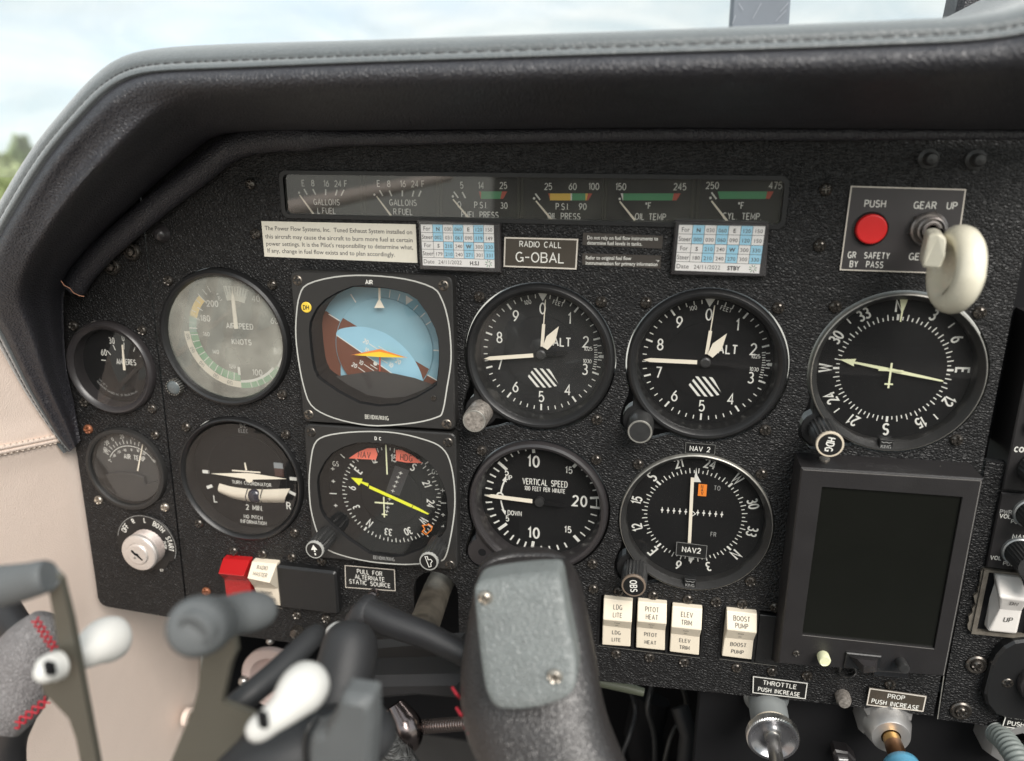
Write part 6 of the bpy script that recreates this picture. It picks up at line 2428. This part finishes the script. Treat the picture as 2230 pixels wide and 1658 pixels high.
mb.lathe([(11.8, 7.0), (12.0, 7.2), (12.0, 9.0), (11.4, 10.0), (10.2, 10.4), (7.2, 10.4), (7.0, 9.8)], SATIN, 56, c=bc)
mb.build('cap_ring', t, smooth=30)
mb = MB(IG)
mb.lathe([(7.0, 8.0), (7.0, 10.8), (6.6, 11.4), (5.8, 11.6)], SATIN, 48, c=bc)
cut = circ(5.8, 48, bc)
mb.disc(5.8, 11.6, SATIN, 48, bc)
mb.build('lock_cylinder', t, smooth=30)
mb = MB(IG)
ky = [(-3.6, 2.9), (-2.6, 3.2), (-1.0, 1.4), (0.8, 0.9), (1.6, -0.6), (3.9, -3.0), (3.2, -3.6), (0.9, -1.9), (-0.5, -0.6), (-1.6, -0.2), (-3.4, 1.8)]
mb.prism([(bc[0] + x, bc[1] + y) for x, y in ky], 11.5, 11.7, VOID)
mb.lathe([(0.9, 11.6), (0.7, 12.2), (0.01, 12.4)], STEEL, 12, c=(bc[0] - 1.4, bc[1] - 1.9))
mb.build('keyway', t)
mb = MB(IG)
mb.text('XY', (IC[0] + 8.0, IC[1] - 17.6), 1.8, PRINT, w=0.3, z=0.26)
mb.build('stamp', t)

# ================================================================ multifunction display
DO = (194, -77, 0)
t = thing('display_unit', 'portrait display unit with dark blank screen in a black case', 'display', DO)
fo = [(154, -23.2), (233, -21.9), (233.2, -129.2), (154.4, -133.4)]
scr = [(163.9, -31.6), (226.3, -31.0), (226.6, -114.2), (163.6, -114.8)]
mb = MB(DO)
bo_ = [(153.2, -22.6), (233.8, -21.3), (234.0, -144.0), (153.6, -146.5)]
c1 = fo[::-1]
c2 = scr[::-1]
out = []
n = 4
H1 = 20
mb.add([(x, y, 0) for x, y in bo_] + [(x, y, H1 - 0.8) for x, y in [(153.3, -22.5), (233.7, -21.2), (233.9, -129.9), (153.7, -134.1)]] + [(x, y, H1) for x, y in fo],
       [((i + 1) % 4, i, 4 + i, 4 + (i + 1) % 4) for i in range(4)] + [(4 + (i + 1) % 4, 4 + i, 8 + i, 8 + (i + 1) % 4) for i in range(4)], FRAME)
mb.add([(x, y, H1) for x, y in fo] + [(x, y, H1) for x, y in scr] + [(x, y, H1 - 1.3) for x, y in scr],
       [((i + 1) % 4, i, 4 + i, 4 + (i + 1) % 4) for i in range(4)] + [(4 + (i + 1) % 4, 4 + i, 8 + i, 8 + (i + 1) % 4) for i in range(4)], FRAME)
mb.build('case', t)
mb = MB(DO)
mb.prism([(163.0, -115.4), (227.2, -114.8), (227, -30.4), (163.3, -31)], H1 - 2.2, H1 - 1.25, SCRN)
mb.build('screen', t)
mb = MB(DO)
EDGM = mat('case_edge', (0.20, 0.19, 0.18), 0.5)
mb.line((154.4, -23.5), (232.7, -22.2), 0.28, H1 + 0.05, EDGM)
mb.line((232.8, -22.4), (233.0, -128.9), 0.28, H1 + 0.06, EDGM)
mb.line((163.8, -115.1), (226.4, -114.5), 0.3, H1 + 0.05, EDGM)
mb.build('pale_edge', t)
for (x, y) in ((430, 135), (1270, 190)):
    p = P(1660 + x / 3.177, 960 + y / 3.177, 8)
    mb = MB(DO)
    yy = -22.4
    mb.tube([(p[0], yy, 8), (p[0], yy + 0.9, 8)], 2.6, SCREWS, n=18)
    mb.build('case_screw', t, smooth=40)
q = P(1660 + 235 / 3.177, 960 + 1470 / 3.177, H1)
screw(t, q[0], q[1], H1, SM_B, DO, 0.62)
mb = MB(DO)
a_, b_ = P(1660 + 420 / 3.177, 960 + 1490 / 3.177, H1), P(1660 + 432 / 3.177, 960 + 1525 / 3.177, H1 + 7)
mb.tube([(a_[0], a_[1], H1 - 0.5), (b_[0], b_[1], H1 + 6.4), (b_[0] + .1, b_[1] - .1, H1 + 7)], [3.0, 3.0, 2.6], PALEY, n=24)
mb.build('push_button', t, smooth=40)
mb = MB(DO)
Zx = ZM(1660, 960, 3.177, H1)
q0 = [Zx(580, 1455), Zx(822, 1480), Zx(812, 1570), Zx(560, 1560)]
mb.prism(q0, H1, H1 + 1.6, BEZ, bev=0.5)
Zx.h = H1 + 6
mb.add([Zx(600, 1490, H1 + 1.6) + (H1 + 1.6,), Zx(800, 1505, H1 + 1.6) + (H1 + 1.6,), Zx(790, 1600, H1 + 1.6) + (H1 + 1.6,), Zx(700, 1610, H1 + 1.6) + (H1 + 1.6,),
        Zx(655, 1510) + (H1 + 6,), Zx(785, 1522) + (H1 + 6,), Zx(770, 1562) + (H1 + 6,), Zx(700, 1556) + (H1 + 6,)],
       [(4, 7, 6, 5), (0, 4, 5, 1), (1, 5, 6, 2), (2, 6, 7, 3), (3, 7, 4, 0)], BEZG)
mb.build('latch', t)
mb = MB(DO)
a_, b_ = Zx(955, 1530, H1), Zx(982, 1580, H1 + 9)
mb.tube([a_ + (H1,), b_ + (H1 + 8.4,), b_ + (H1 + 9,)], [2.7, 2.7, 2.2], DARKM, n=20)
mb.build('peg', t, smooth=40)
mb = MB(DO)
Zx.h = 6
mb.prism([Zx(770, 1590), Zx(1020, 1608), Zx(1020, 1650), Zx(765, 1628)], 1, 6, FRAME, bev=0.5)
mb.lathe([(4.6, 0.2), (4.6, 4.0), (3.6, 4.6), (3.4, 3.6)], DARKM, 24, c=P(1660 + 590 / 3.177, 960 + 1585 / 3.177, 3))
mb.build('mounting_tray', t)

# ================================================================ radio stack at the right edge
def radio(name, label, v0, v1, h):
    o = (290, (v0 + v1) / 2, h)
    t = thing(name, label, 'radio', o, 'radios at the right edge')
    mb = MB(o)
    mb.prism([(250.0, v0 + .3), (420, v0 + .3), (420, v1 - .3), (250.0, v1 - .3)], h - 24, h, FRAME, bev=0.6)
    mb.build('faceplate', t)
    return t, o


def wide_knob(t, o, c, h, r, skirt, z1):
    mb = MB(o)
    if skirt:
        mb.lathe([(r * 1.16, h), (r * 1.12, h + 1.2), (r * 1.02, h + 1.6)], mat('knob_skirt', (0.32, 0.33, 0.33), 0.4, metal=0.5), 40, c=c)
    mb.lathe([(r, h + 1), (r, h + 2, 'f'), (r * 0.95, z1 - 1, 'f'), (r * 0.88, z1)], DARKM, 48, c=c, flute=0.7)
    mb.disc(r * 0.88, z1, DARKM, 48, c)
    mb.build('knob', t, smooth=30)


t, o = radio('radio', 'black radio unit with COM lettering cut by the right edge, upper of the two', -33.9, 52, 2)
mb = MB(o)
mb.text('COM', P(2060 + 582 / 3.518, 930 + 175 / 3.518, 2.1), 2.3, PRINT, w=0.5, z=2.06, kx=0.95)
mb.build('lettering', t)
wide_knob(t, o, (262.5, -21), 2, 8.2, False, 14)
mb = MB(o)
for vv in (1.5, -0.0 + 12, 24):
    mb.prism(rrect(254.2, 262, vv - 4.6, vv + 1.6, 1), 1.5, 5.5, mat('key_grey', (0.075, 0.075, 0.075), 0.45), bev=0.6)
mb.build('push_keys', t)
t, o = radio('radio', 'black navigation and communication radio with PWR VOL and NAV lettering, lower of the two', -76.6, -34.7, 2)
mb = MB(o)
Zk = ZM(2060, 930, 3.518, 2.1)
for s_, x, y, sz in (('PWR', 460, 652, 2.0), ('VOL', 455, 685, 2.0), ('PUSH', 556, 728, 2.0), ('NAV', 566, 846, 2.5), ('VOL', 383, 1004, 2.0), ('PUSH', 494, 1050, 2.0)):
    mb.text(s_, Zk(x, y), sz, PRINT if s_ != 'PWR' else PRINTB, w=0.34 if sz < 2.4 else 0.48, z=2.08, kx=0.95)
mb.text('COM', (266.5, -37.3), 2.3, PRINT, w=0.45, z=2.08, kx=0.95)
mb.build('lettering', t)
wide_knob(t, o, (264.0, -44.4), 2, 6.6, True, 16)
wide_knob(t, o, (262.6, -65.5), 2, 6.6, True, 18)
mb = MB(o)
mb.lathe([(5.0, 2), (5.0, 20), (4.4, 21)], DARKM, 30, c=(268.0, -73.5))
mb.disc(4.4, 21, DARKM, 30, (268.0, -73.5))
mb.build('knob', t, smooth=30)

o = (262, -96, 2)
t = thing('flap_switch', 'large white DN UP flap rocker in a scratched clear frame', 'flap switch', o)
mb = MB(o)
FRM = mat('chipped_frame', (0.13, 0.115, 0.095), 0.45, vary=0.6, vscale=300)
mb.ringwall([(249.4, -114.8), (277, -114.4), (277, -77.4), (249.4, -77.4)], [(251.6, -112.8), (275.0, -112.4), (275.0, -78.6), (251.6, -78.6)], -2, 2.2, FRM)
mb.box(251, 275.5, -113, -78, -6, -0.2, VOID)
rnd = random.Random(5)
lft = [(249.3, -77.2)]
for i in range(15):
    lft.append((248.2 + rnd.uniform(-0.9, 0.9) - (0.6 if i > 8 else 0), -79 - i * 2.4))
mb.prism(lft + [(249.5, -114.6)], -2, 1.2, FRM)
mb.build('frame', t)
sw_pts = [((255.2, -79.3), (266.6, -79.5), 3), ((253.6, -85.5), (267.4, -86.2), 13), ((256.8, -95.6), (268.0, -95.4), 7.5), ((255.4, -110.8), (269.2, -110.6), 5)]
mb = MB(o)
A = [(sw_pts[0][0][0], sw_pts[0][0][1] + .5, -4)] + [(a[0], a[1], h) for a, b, h in sw_pts] + [(sw_pts[3][0][0], sw_pts[3][0][1] - .3, -4)]
B = [(sw_pts[0][1][0], sw_pts[0][1][1] + .5, -4)] + [(b[0], b[1], h) for a, b, h in sw_pts] + [(sw_pts[3][1][0], sw_pts[3][1][1] - .3, -4)]
mb.add(A + B, [(i, i + 1, 7 + i, 6 + i) for i in range(5)] + [(5, 4, 3, 2, 1, 0), (6, 7, 8, 9, 10, 11)], WHITEP)
ob = mb.build('rocker', t)
bv = ob.modifiers.new('soft', 'BEVEL')
bv.width = 0.0014
bv.segments = 3
mb = MB(o)
for s_, c_, y0_, y1_, h0, h1 in (('DN', (261.2, -89.6), -85.8, -95.5, 13, 7.5), ('UP', (261.8, -101.6), -95.5, -110.7, 7.5, 5)):
    s2 = MB()
    s2.text(s_, (c_[0], 0), 2.9, INK, w=0.4, z=0, kx=0.75, slant=0.12 if s_ == 'DN' else 0)
    k_ = 1 if s_ == 'DN' else 2
    q_ = [(sw_pts[j][e][0], sw_pts[j][e][1], sw_pts[j][2]) for j in (k_, k_ + 1) for e in (0, 1)]
    slope(mb, s2, c_[0] - 0.4, 0, 0, 0, ((y0_ - c_[1]) / (y0_ - y1_), q_))
mb.build('lettering', t)
mb = MB(o)
mb.box(277.2, 300, -114.4, -77.4, -2, 1.2, DARKM)
mb.prism(rrect(279, 296, -112, -103, 1), 1, 5, WHITEP, bev=.5)
mb.build('indicator_block', t)

o = (285, -137, 0)
t = thing('trim_control_plate', 'black rounded plate with a round knob ring, cut by the right edge', 'control plate', o)
mb = MB(o)
pl = [(268.6, -114.6), (264.4, -118.6), (261.8, -124), (260.6, -130), (260.2, -148), (262, -154), (267, -159.5), (274, -161.4), (310, -161.4), (310, -113.0), (273.8, -113.0)]
mb.prism(pl, 0, 5.4, BEZ, bev=1.2)
mb.build('plate', t)
screw(t, 269.6, -139.4, 5.2, SM_DK, o)
mb = MB(o)
mb.lathe([(13.0, 5.2), (13.0, 7.8), (12.2, 9.2), (10.4, 9.2), (10.0, 5.6), (9.0, 5.6), (8.8, 15), (0.01, 15.4)], BEZG, 56, c=(286.5, -137))
mb.build('knob', t, smooth=30)

# ================================================================ engine controls
TO = (155.3, -179.9, -16)
t = thing('throttle_control', 'throttle control with grey tube, knurled friction ring and polished rod', 'throttle', TO)
mb = MB(TO)
mb.lathe([(12.6, -16), (12.6, -11), (10.4, -8), (10.2, 18.0)], mat('tube_grey', (0.30, 0.32, 0.32), 0.45, metal=0.3, vary=0.2, vscale=90), 48, c=TO[:2])
mb.lathe([(10.2, 13), (10.7, 13.6), (10.9, 18)], IVORY, 48, c=TO[:2])
mb.build('sleeve', t, smooth=35)
mb = MB(TO)
rws = []
for k_, (r_, z_) in enumerate(((12.8, 17.6), (13.9, 18.4), (13.9, 19.2), (13.9, 20.0), (13.9, 20.8), (13.9, 21.6), (13.9, 22.4), (13.2, 23.2))):
    rws.append([(TO[0] + (r_ - 0.35 * ((i + k_) % 2)) * math.cos(2 * math.pi * i / 120), TO[1] + (r_ - 0.35 * ((i + k_) % 2)) * math.sin(2 * math.pi * i / 120), z_) for i in range(120)])
mb.loft(rws, STEEL, closed=True)
mb.build('knurled_ring', t)
mb = MB(TO)
mb.lathe([(13.2, 23.2), (12.2, 23.4), (11.6, 22.8), (9, 20.6), (6, 19.6), (3.8, 19.4)], mat('friction_face', (0.36, 0.36, 0.38), 0.25, metal=0.9), 60, c=TO[:2])
mb.build('friction_face', t, smooth=60)
mb = MB(TO)
mb.lathe([(4.4, 19), (4.4, 21.2), (3.7, 21.4), (3.7, 110)], STEEL, 32, c=TO[:2])
mb.build('rod', t, smooth=35)

PO = (217.2, -178.0, -16)
t = thing('propeller_control', 'propeller control with aluminium nut, brass rod and blue knob', 'propeller control', PO)
mb = MB(PO)
mb.lathe([(15.0, -16), (15.0, -1.5), (12.8, 3.6)], ALU, 6, c=PO[:2], a0=0.52)
mb.lathe([(12.6, 2), (11.8, 4.6), (10.0, 10.4), (9.6, 11.0), (5.0, 11.0), (4.8, 6)], ALU, 56, c=PO[:2])
mb.build('aluminium_nut', t, smooth=35)
mb = MB(PO)
mb.lathe([(4.4, 5), (4.4, 16)], BRASS, 32, c=PO[:2])
mb.lathe([(4.4, 16), (4.6, 17), (4.6, 31)], mat('bronze_dark', (0.22, 0.11, 0.05), 0.35, metal=0.9), 32, c=PO[:2])
mb.build('rod', t, smooth=35)
mb = MB(PO)
mb.lathe([(7.6, 30), (8.8, 30.8), (9.2, 34), (10.6, 42), (12.5, 47), (12.8, 52), (10, 56), (0.01, 57)], BLUEK, 48, c=PO[:2])
mb.build('blue_knob', t, smooth=50)

MO = (285.0, -180.0, -16)
t = thing('mixture_control', 'mixture control with aluminium nut and grey ribbed cable sheath at the lower right corner', 'mixture control', MO)
mb = MB(MO)
mb.lathe([(16.5, -16), (16.5, -2), (14.0, 3.5), (10, 3.7)], ALU, 6, c=(282.5, -180), a0=0.5)
mb.build('aluminium_nut', t, smooth=35)
mb = MB(MO)
pts = [P3(2172, 1598, 2), P3(2190, 1615, 10), P3(2208, 1640, 18), P3(2226, 1675, 26), P3(2240, 1720, 34)]
pts = catmull(pts, 16)
mb.tube(pts, [5.6 + 0.5 * math.cos(i * 1.35) for i in range(len(pts))], mat('sheath_grey', (0.17, 0.19, 0.18), 0.5), n=28)
mb.build('ribbed_sheath', t, smooth=80)

# small latch under the propeller control, air vent, rod
o = (187, -212, -10)
mb = MB(o)
a_ = [P(1700 + x / 4.192, 1300 + y / 4.192, -8) for x, y in ((478, 1440), (500, 1405), (620, 1425), (690, 1501), (660, 1540), (500, 1540))]
mb.prism(a_, -16, -8, BEZG, bev=1)
a_ = [P(1700 + x / 4.192, 1300 + y / 4.192, -6) for x, y in ((530, 1485), (620, 1490), (640, 1560), (530, 1560))]
mb.prism(a_, -8, -6, ALU, bev=.5)
tag(mb.build('cowl_flap_catch', None), 'small black metal catch at the bottom edge between throttle and propeller control', 'catch')

o = P3(585, 1440, -70)
t = thing('air_vent', 'pale round air vent flange with two screws under the left of the panel', 'air vent', o)
mb = MB(o)
vc = P(600, 1478, -72)
mb.lathe([(27, -74), (27, -70), (26, -69), (20, -69), (19, -71), (17, -80), (14, -88), (0.01, -89)], PINKV, 48, c=vc)
mb.build('flange', t, smooth=35)
for x, y, r_ in ((240, 1045, 4.2), (450, 722, 3.0)):
    q = P(460 + x / 3.607, 1200 + y / 3.607, -64)
    mb = MB(o)
    mb.lathe([(r_, -70), (r_ * 0.95, -66), (r_ * 0.7, -64.3), (0.01, -63.6)], STEEL, 20, c=q)
    mb.build('dome_screw', t, smooth=60)
mb = MB((20, -230, -40))
mb.tube([P3(1290, 1482, -30), P3(1360, 1496, -30), P3(1402, 1508, -30)], [3.0, 3.4, 2.6], mat('lever_green', (0.09, 0.10, 0.07), 0.5), n=14)
mb.off = (60, -190, -30)
tag(mb.build('release_lever', None, smooth=50), 'pale green lever tip in the dark right of the yoke grip', 'lever')

# ================================================================ control yoke
def pt(px, py, h):
    return P3(px, py, h)


def rp(px, py, h, r):
    return r * mmpp(px, py, h)


def ptube(mb, L, m, n=20, cap=True, k=5, flat=1.0):
    """L: list of (px, py, h, radius in photo px)"""
    q = catmull(L, k) if len(L) > 2 else L
    mb.tube([pt(a, b, c) for a, b, c, d in q], [rp(a, b, c, d) for a, b, c, d in q], m, n, cap, flat)


YO = (-38.5, -140, 0)
yk = thing('control_yoke', 'pilot control yoke with leather covered grips, red stitching and black arms', 'control yoke', YO)
mb = MB(YO)
mb.tube([P3(1012, 1130, -150), P3(975, 1235, -45), P3(952, 1285, -8), P3(930, 1345, 34), P3(914, 1385, 62)], 8.3, WORNM, n=32)
mb.build('shaft', yk, smooth=40)
mb = MB(YO)
mb.prism([P(775, 1405, 70), P(1010, 1385, 70), P(1010, 1500, 70), P(760, 1520, 70)], 67, 70, mat('hub_black', (0.009, 0.0085, 0.0085), 0.6), bev=3)
mb.build('hub', yk)
mb = MB(YO)
ptube(mb, [(806, 1300, 108, 16), (800, 1325, 112, 30), (787, 1352, 114, 34), (770, 1388, 115, 36), (752, 1425, 116, 38)], COMPO, 22)
ptube(mb, [(795, 1326, 112, 30), (826, 1345, 114, 33), (868, 1362, 116, 31), (930, 1385, 118, 29), (985, 1412, 120, 27), (1040, 1440, 122, 26)], COMPO, 22)
mb.build('upper_arm', yk, smooth=60)
mb = MB(YO)
q = P(811, 1298, 103)
mb.lathe([(2.2, 100), (2.2, 103), (1.7, 103.8), (0.01, 104)], CHROME, 20, c=q)
mb.build('arm_bolt', yk, smooth=40)
mb = MB(YO)
mb.prism([P(780, 1482, 112), P(1010, 1478, 112), P(1010, 1532, 112), P(905, 1524, 112), P(780, 1534, 112)], 96, 112, COMPO, bev=3.5)
mb.build('lower_arm', yk)

# right grip
rowsg = []
GR = [(1236, 1140, 96, 80, 132), (1252, 1144, 104, 102, 139), (1285, 1146, 112, 118, 142), (1340, 1147, 124, 130, 147), (1400, 1147, 134, 142, 153), (1460, 1148, 141, 152, 159), (1520, 1156, 148, 153, 165), (1580, 1172, 152, 152, 170), (1640, 1196, 150, 150, 175), (1700, 1222, 148, 150, 181), (1780, 1262, 148, 150, 188)]
GRc = catmull([tuple(map(float, g)) for g in GR], 4)
for (y, cx, wl_, wr2, hf) in GRc:
    row = []
    for i in range(36):
        a = 2 * math.pi * i / 36
        ca, sa = math.cos(a), math.sin(a)
        e = 0.72
        X = (abs(ca) ** e) * (1 if ca > 0 else -1)
        Z_ = (abs(sa) ** 0.85) * (1 if sa > 0 else -1)
        w_ = wr2 if X > 0 else wl_
        hc = hf - 18
        px = cx + X * w_
        p = P3(px, y, hc)
        row.append((p[0], p[1], hc + Z_ * 17))
    rowsg.append(row)
mb = MB(YO)
mb.loft(rowsg, YOKEH, closed=True, cap=True)
mb.build('right_grip', yk, smooth=70)
mb = MB(YO)
pl = [(1036, 1290), (1040, 1268), (1060, 1256), (1120, 1246), (1205, 1240), (1222, 1250), (1230, 1290), (1240, 1350), (1254, 1420), (1258, 1470), (1246, 1502), (1220, 1518), (1160, 1534), (1100, 1536), (1075, 1524), (1060, 1490), (1050, 1430), (1042, 1360)]
pl3 = []
for x, y in catmull(pl, 3, True):
    h = 143 + (y - 1246) * 0.085
    pl3.append((P3(x, y, h), P3(x, y, h)))


def platey(k, dh):
    cx_ = sum(p[0][0] for p in pl3) / len(pl3)
    cy_ = sum(p[0][1] for p in pl3) / len(pl3)
    hm = sum(p[0][2] for p in pl3) / len(pl3)
    return [(cx_ + (p[0][0] - cx_) * k, cy_ + (p[0][1] - cy_) * k, hm + (p[0][2] - hm) * k + dh) for p in pl3]


mb.loft([platey(1.0, -7), platey(1.0, 1.2), platey(0.985, 2.2), platey(0.95, 2.9), platey(0.8, 3.2), platey(0.5, 3.3), platey(0.2, 3.3), platey(0.01, 3.3)], mat('cap_leather', (0.085, 0.09, 0.09), 0.45), closed=True)
CAP_SHEEN = leather('cap_leather_sky_sheen', (0.155, 0.168, 0.164), 0.42, 800, 0.00020, (0.6, 1, 1.2), 0.6, 0.6)  # black grip leather greyed to carry the sky's reflection in its colour
mb.mats[0] = CAP_SHEEN
mb.build('grip_cap', yk, smooth=60)
for x, y, m_ in ((1057, 1302, SM_S), (1208, 1473, SM_S)):
    h = 143 + (y - 1246) * 0.085 + 3.0
    q = P(x, y, h)
    screw(yk, q[0], q[1], h, m_, YO, 0.9)
mb = MB(YO)
for x, y in ((994, 1512), (1003, 1556), (1021, 1597), (1048, 1640)):
    h = 150 + (y - 1512) * 0.11
    mb = MB(YO)
    mb.tube([pt(x - 9, y - 14, h - 3), pt(x, y, h + 1), pt(x + 8, y + 9, h - 2)], 0.5, REDT, n=8)
    mb.build('red_stitch', yk, smooth=50)

# left grip
mb = MB(YO)
ptube(mb, [(96, 1345, 150, 26), (82, 1378, 152, 50), (58, 1425, 156, 66), (38, 1480, 160, 72), (18, 1530, 165, 70), (-10, 1575, 170, 58)], PERF, 26)
mb.build('left_grip', yk, smooth=70)
mb = MB(YO)
XS = []
for (x0, y0), (x1, y1), n_ in (((76, 1349), (119, 1414), 6), ((104, 1524), (22, 1590), 6)):
    dx, dy = (x1 - x0) / n_, (y1 - y0) / n_
    L = math.hypot(dx, dy)
    for i in range(n_):
        cx, cy = x0 + dx * (i + .5), y0 + dy * (i + .5)
        nx, ny = -dy / L * 9, dx / L * 9
        XS += [((cx + nx - dx * .45, cy + ny - dy * .45), (cx - nx + dx * .45, cy - ny + dy * .45), 172), ((cx - nx - dx * .45, cy - ny - dy * .45), (cx + nx + dx * .45, cy + ny + dy * .45), 172.8)]
for p_, q_, h in XS:
    mb = MB(YO)
    mb.tube([pt(p_[0], p_[1], h), pt(q_[0], q_[1], h)], 0.38, REDT, n=6)
    mb.build('red_stitch', yk, smooth=50)
mb = MB(YO)
ptube(mb, [(-30, 1290, 130, 44), (20, 1350, 138, 36), (60, 1400, 146, 30)], COMPO, 18)
mb.build('left_arm', yk, smooth=60)
mb = MB(YO)
ptube(mb, [(40, 1560, 150, 36), (22, 1620, 150, 32), (20, 1700, 150, 34)], COMPO, 18)
mb.build('grip_stem', yk, smooth=60)

# sleeve, conduit and boot behind the yoke
o = P3(860, 1560, 40)
t = thing('flexible_conduit', 'chrome boot with a ribbed conduit running right under the yoke', 'conduit', o)
mb = MB(o)
ptube(mb, [(858, 1535, 60, 22), (872, 1560, 62, 30), (884, 1585, 64, 36), (886, 1610, 64, 32), (870, 1625, 62, 20)], CHROME, 24)
ptube(mb, [(824, 1562, 60, 10), (850, 1590, 62, 20), (870, 1610, 63, 22)], CHROME, 20)
mb.build('boot', t, smooth=60)
mb = MB(o)
L = []
for i in range(61):
    f = i / 60
    L.append((906 + 110 * f, 1584 - 8 * f, 56, 13.0 + 3.0 * math.cos(i * 2 * math.pi / 3)))
mb.tube([pt(a, b, c) for a, b, c, d in L], [rp(a, b, c, d) for a, b, c, d in L], mat('conduit_steel', (0.42, 0.36, 0.34), 0.3, metal=0.9), n=20)
mb.build('ribbed_tube', t, smooth=30)
o = P3(850, 1640, 60)
mb = MB(o)
ptube(mb, [(812, 1555, 70, 10), (830, 1590, 72, 26), (850, 1630, 74, 34), (876, 1680, 78, 42), (890, 1740, 80, 46)], leather('boot_leather', (0.07, 0.07, 0.068), 0.5, 160, 0.001, (1, 3, 1), 1.2, 0.5), 20)
tag(mb.build('leather_boot', None, smooth=60), 'wrinkled grey leather boot at the bottom edge below the clamp knob', 'boot')

# ================================================================ mount clamped in front of the yoke
MO_ = P3(640, 1500, 180)
mt = thing('device_mount', 'black ball-joint arm mount with steel brackets, rubber posts and white pegs', 'device mount', MO_)
mb = MB(MO_)
ptube(mb, [(768, 1372, 128, 42), (764, 1395, 132, 58), (756, 1440, 138, 64), (744, 1490, 144, 66), (730, 1545, 152, 62), (718, 1600, 158, 56)], RUB, 30)
mb.build('socket_arm', mt, smooth=50)
mb = MB(MO_)
ptube(mb, [(728, 1366, 118, 20), (735, 1380, 120, 30)], mat('ball_pale', (0.62, 0.62, 0.60), 0.3, metal=0.3), 24)
mb.build('ball_collar', mt, smooth=50)
mb = MB(MO_)
ptube(mb, [(694, 1370, 150, 12), (680, 1388, 156, 23), (640, 1428, 166, 26), (590, 1474, 176, 27), (540, 1516, 184, 28), (502, 1544, 188, 24), (486, 1554, 188, 8)], RUB, 22)
mb.build('clamp_arm', mt, smooth=60)
mb = MB(MO_)
ptube(mb, [(812, 1612, 182, 60), (790, 1606, 184, 74), (700, 1625, 190, 82), (600, 1660, 196, 84), (500, 1720, 200, 84)], RUB, 30)
mb.build('lower_socket', mt, smooth=50)
mb = MB(MO_)
ptube(mb, [(690, 1560, 196, 6), (672, 1585, 200, 6), (664, 1625, 202, 6), (666, 1680, 204, 6)], DARKM, 10)
mb.build('socket_seam', mt, smooth=60)
mb = MB(MO_)
kp = [(738, 1520), (806, 1530), (808, 1600), (800, 1720), (664, 1720), (668, 1610), (700, 1600), (722, 1560)]
mb.prism([P(x, y, 212) for x, y in kp][::-1], 203, 212, RUBG, bev=2)
ob = mb.build('clamp_knob', mt)
bv = ob.modifiers.new('soft', 'BEVEL')
bv.width = 0.002
bv.segments = 3
# steel brackets (thin folded plates)
def bracket(pts, h0, name='bracket', th=2.0, hs=None):
    mb = MB(MO_)
    n = len(pts)
    f = [P3(x, y, h0 + (hs or 0) * (y - pts[0][1])) for x, y in pts]
    b = [(x + 0.4, y, h - th) for x, y, h in f]
    mb.add(f, [tuple(range(n))[::-1]], PLATEM)
    mb.add(b, [tuple(range(n))], PLATEM)
    mb.add(f + b, [(i, (i + 1) % n, n + (i + 1) % n, n + i) for i in range(n)], PLATEM)
    return mb.build(name, mt)


bracket([(100, 1258), (118, 1250), (130, 1262), (152, 1350), (176, 1480), (208, 1650), (222, 1730), (186, 1730), (174, 1656), (166, 1612), (150, 1566), (118, 1532), (96, 1512), (90, 1490), (118, 1478), (136, 1452), (126, 1400), (112, 1320)], 214)
bracket([(506, 1380), (512, 1420), (500, 1450), (482, 1530), (560, 1560), (520, 1610), (470, 1660), (430, 1730), (330, 1730), (372, 1658), (396, 1600), (420, 1545), (432, 1500), (436, 1440), (450, 1400)], 206)
mb = MB(MO_)
ptube(mb, [(-60, 1283, 214, 44), (0, 1277, 215, 45), (60, 1266, 216, 40), (96, 1256, 217, 36), (104, 1254, 217, 30)], RUBG, 28)
mb.build('rubber_post', mt, smooth=50)
mb = MB(MO_)
ptube(mb, [(588, 1326, 188, 20), (576, 1328, 190, 36), (545, 1332, 194, 44), (505, 1340, 200, 44), (470, 1352, 207, 52), (448, 1360, 214, 62), (434, 1364, 220, 66), (426, 1367, 224, 62), (422, 1369, 226, 50)], RUBG, 32)
mb.build('rubber_post', mt, smooth=60)
mb = MB(MO_)
q = P(428, 1370, 226)
mb.lathe([(5.6, 224), (5.4, 226.8), (4.0, 227.4), (3.6, 226.2), (0.01, 226)], RUBG, 28, c=q)
mb.build('post_end_screw', mt, smooth=40)


def peg(L, hole, hsz, lab=None):
    mb = MB(MO_)
    ptube(mb, L, PEGW, 28)
    p_ = mb.build('white_peg', mt, smooth=70)
    if hole:
        x, y, h = hole
        mb = MB(MO_)
        w_, k_ = hsz
        mb.prism([P(x - w_, y - k_, h), P(x + w_ * 0.6, y - k_ * 0.7, h), P(x + w_, y + k_, h), P(x - w_ * 0.5, y + k_ * 0.8, h)], h - 2, h, VOID, bev=0.4)
        mb.build('square_hole', p_)


peg([(556, 1594, 222, 24), (566, 1586, 222, 29), (590, 1568, 220, 31), (618, 1545, 217, 38), (645, 1516, 213, 50), (660, 1500, 210, 53), (674, 1484, 206, 48), (684, 1472, 203, 32), (690, 1466, 201, 8)], (568, 1574, 229), (11, 17))
peg([(168, 1432, 204, 30), (188, 1420, 202, 36), (212, 1404, 198, 45), (232, 1394, 194, 49), (252, 1388, 190, 44), (264, 1386, 188, 26), (270, 1385, 187, 6)], None, None)
peg([(92, 1470, 222, 14), (96, 1466, 222, 26), (108, 1456, 220, 31), (128, 1448, 217, 31)], (102, 1461, 227), (11, 14))
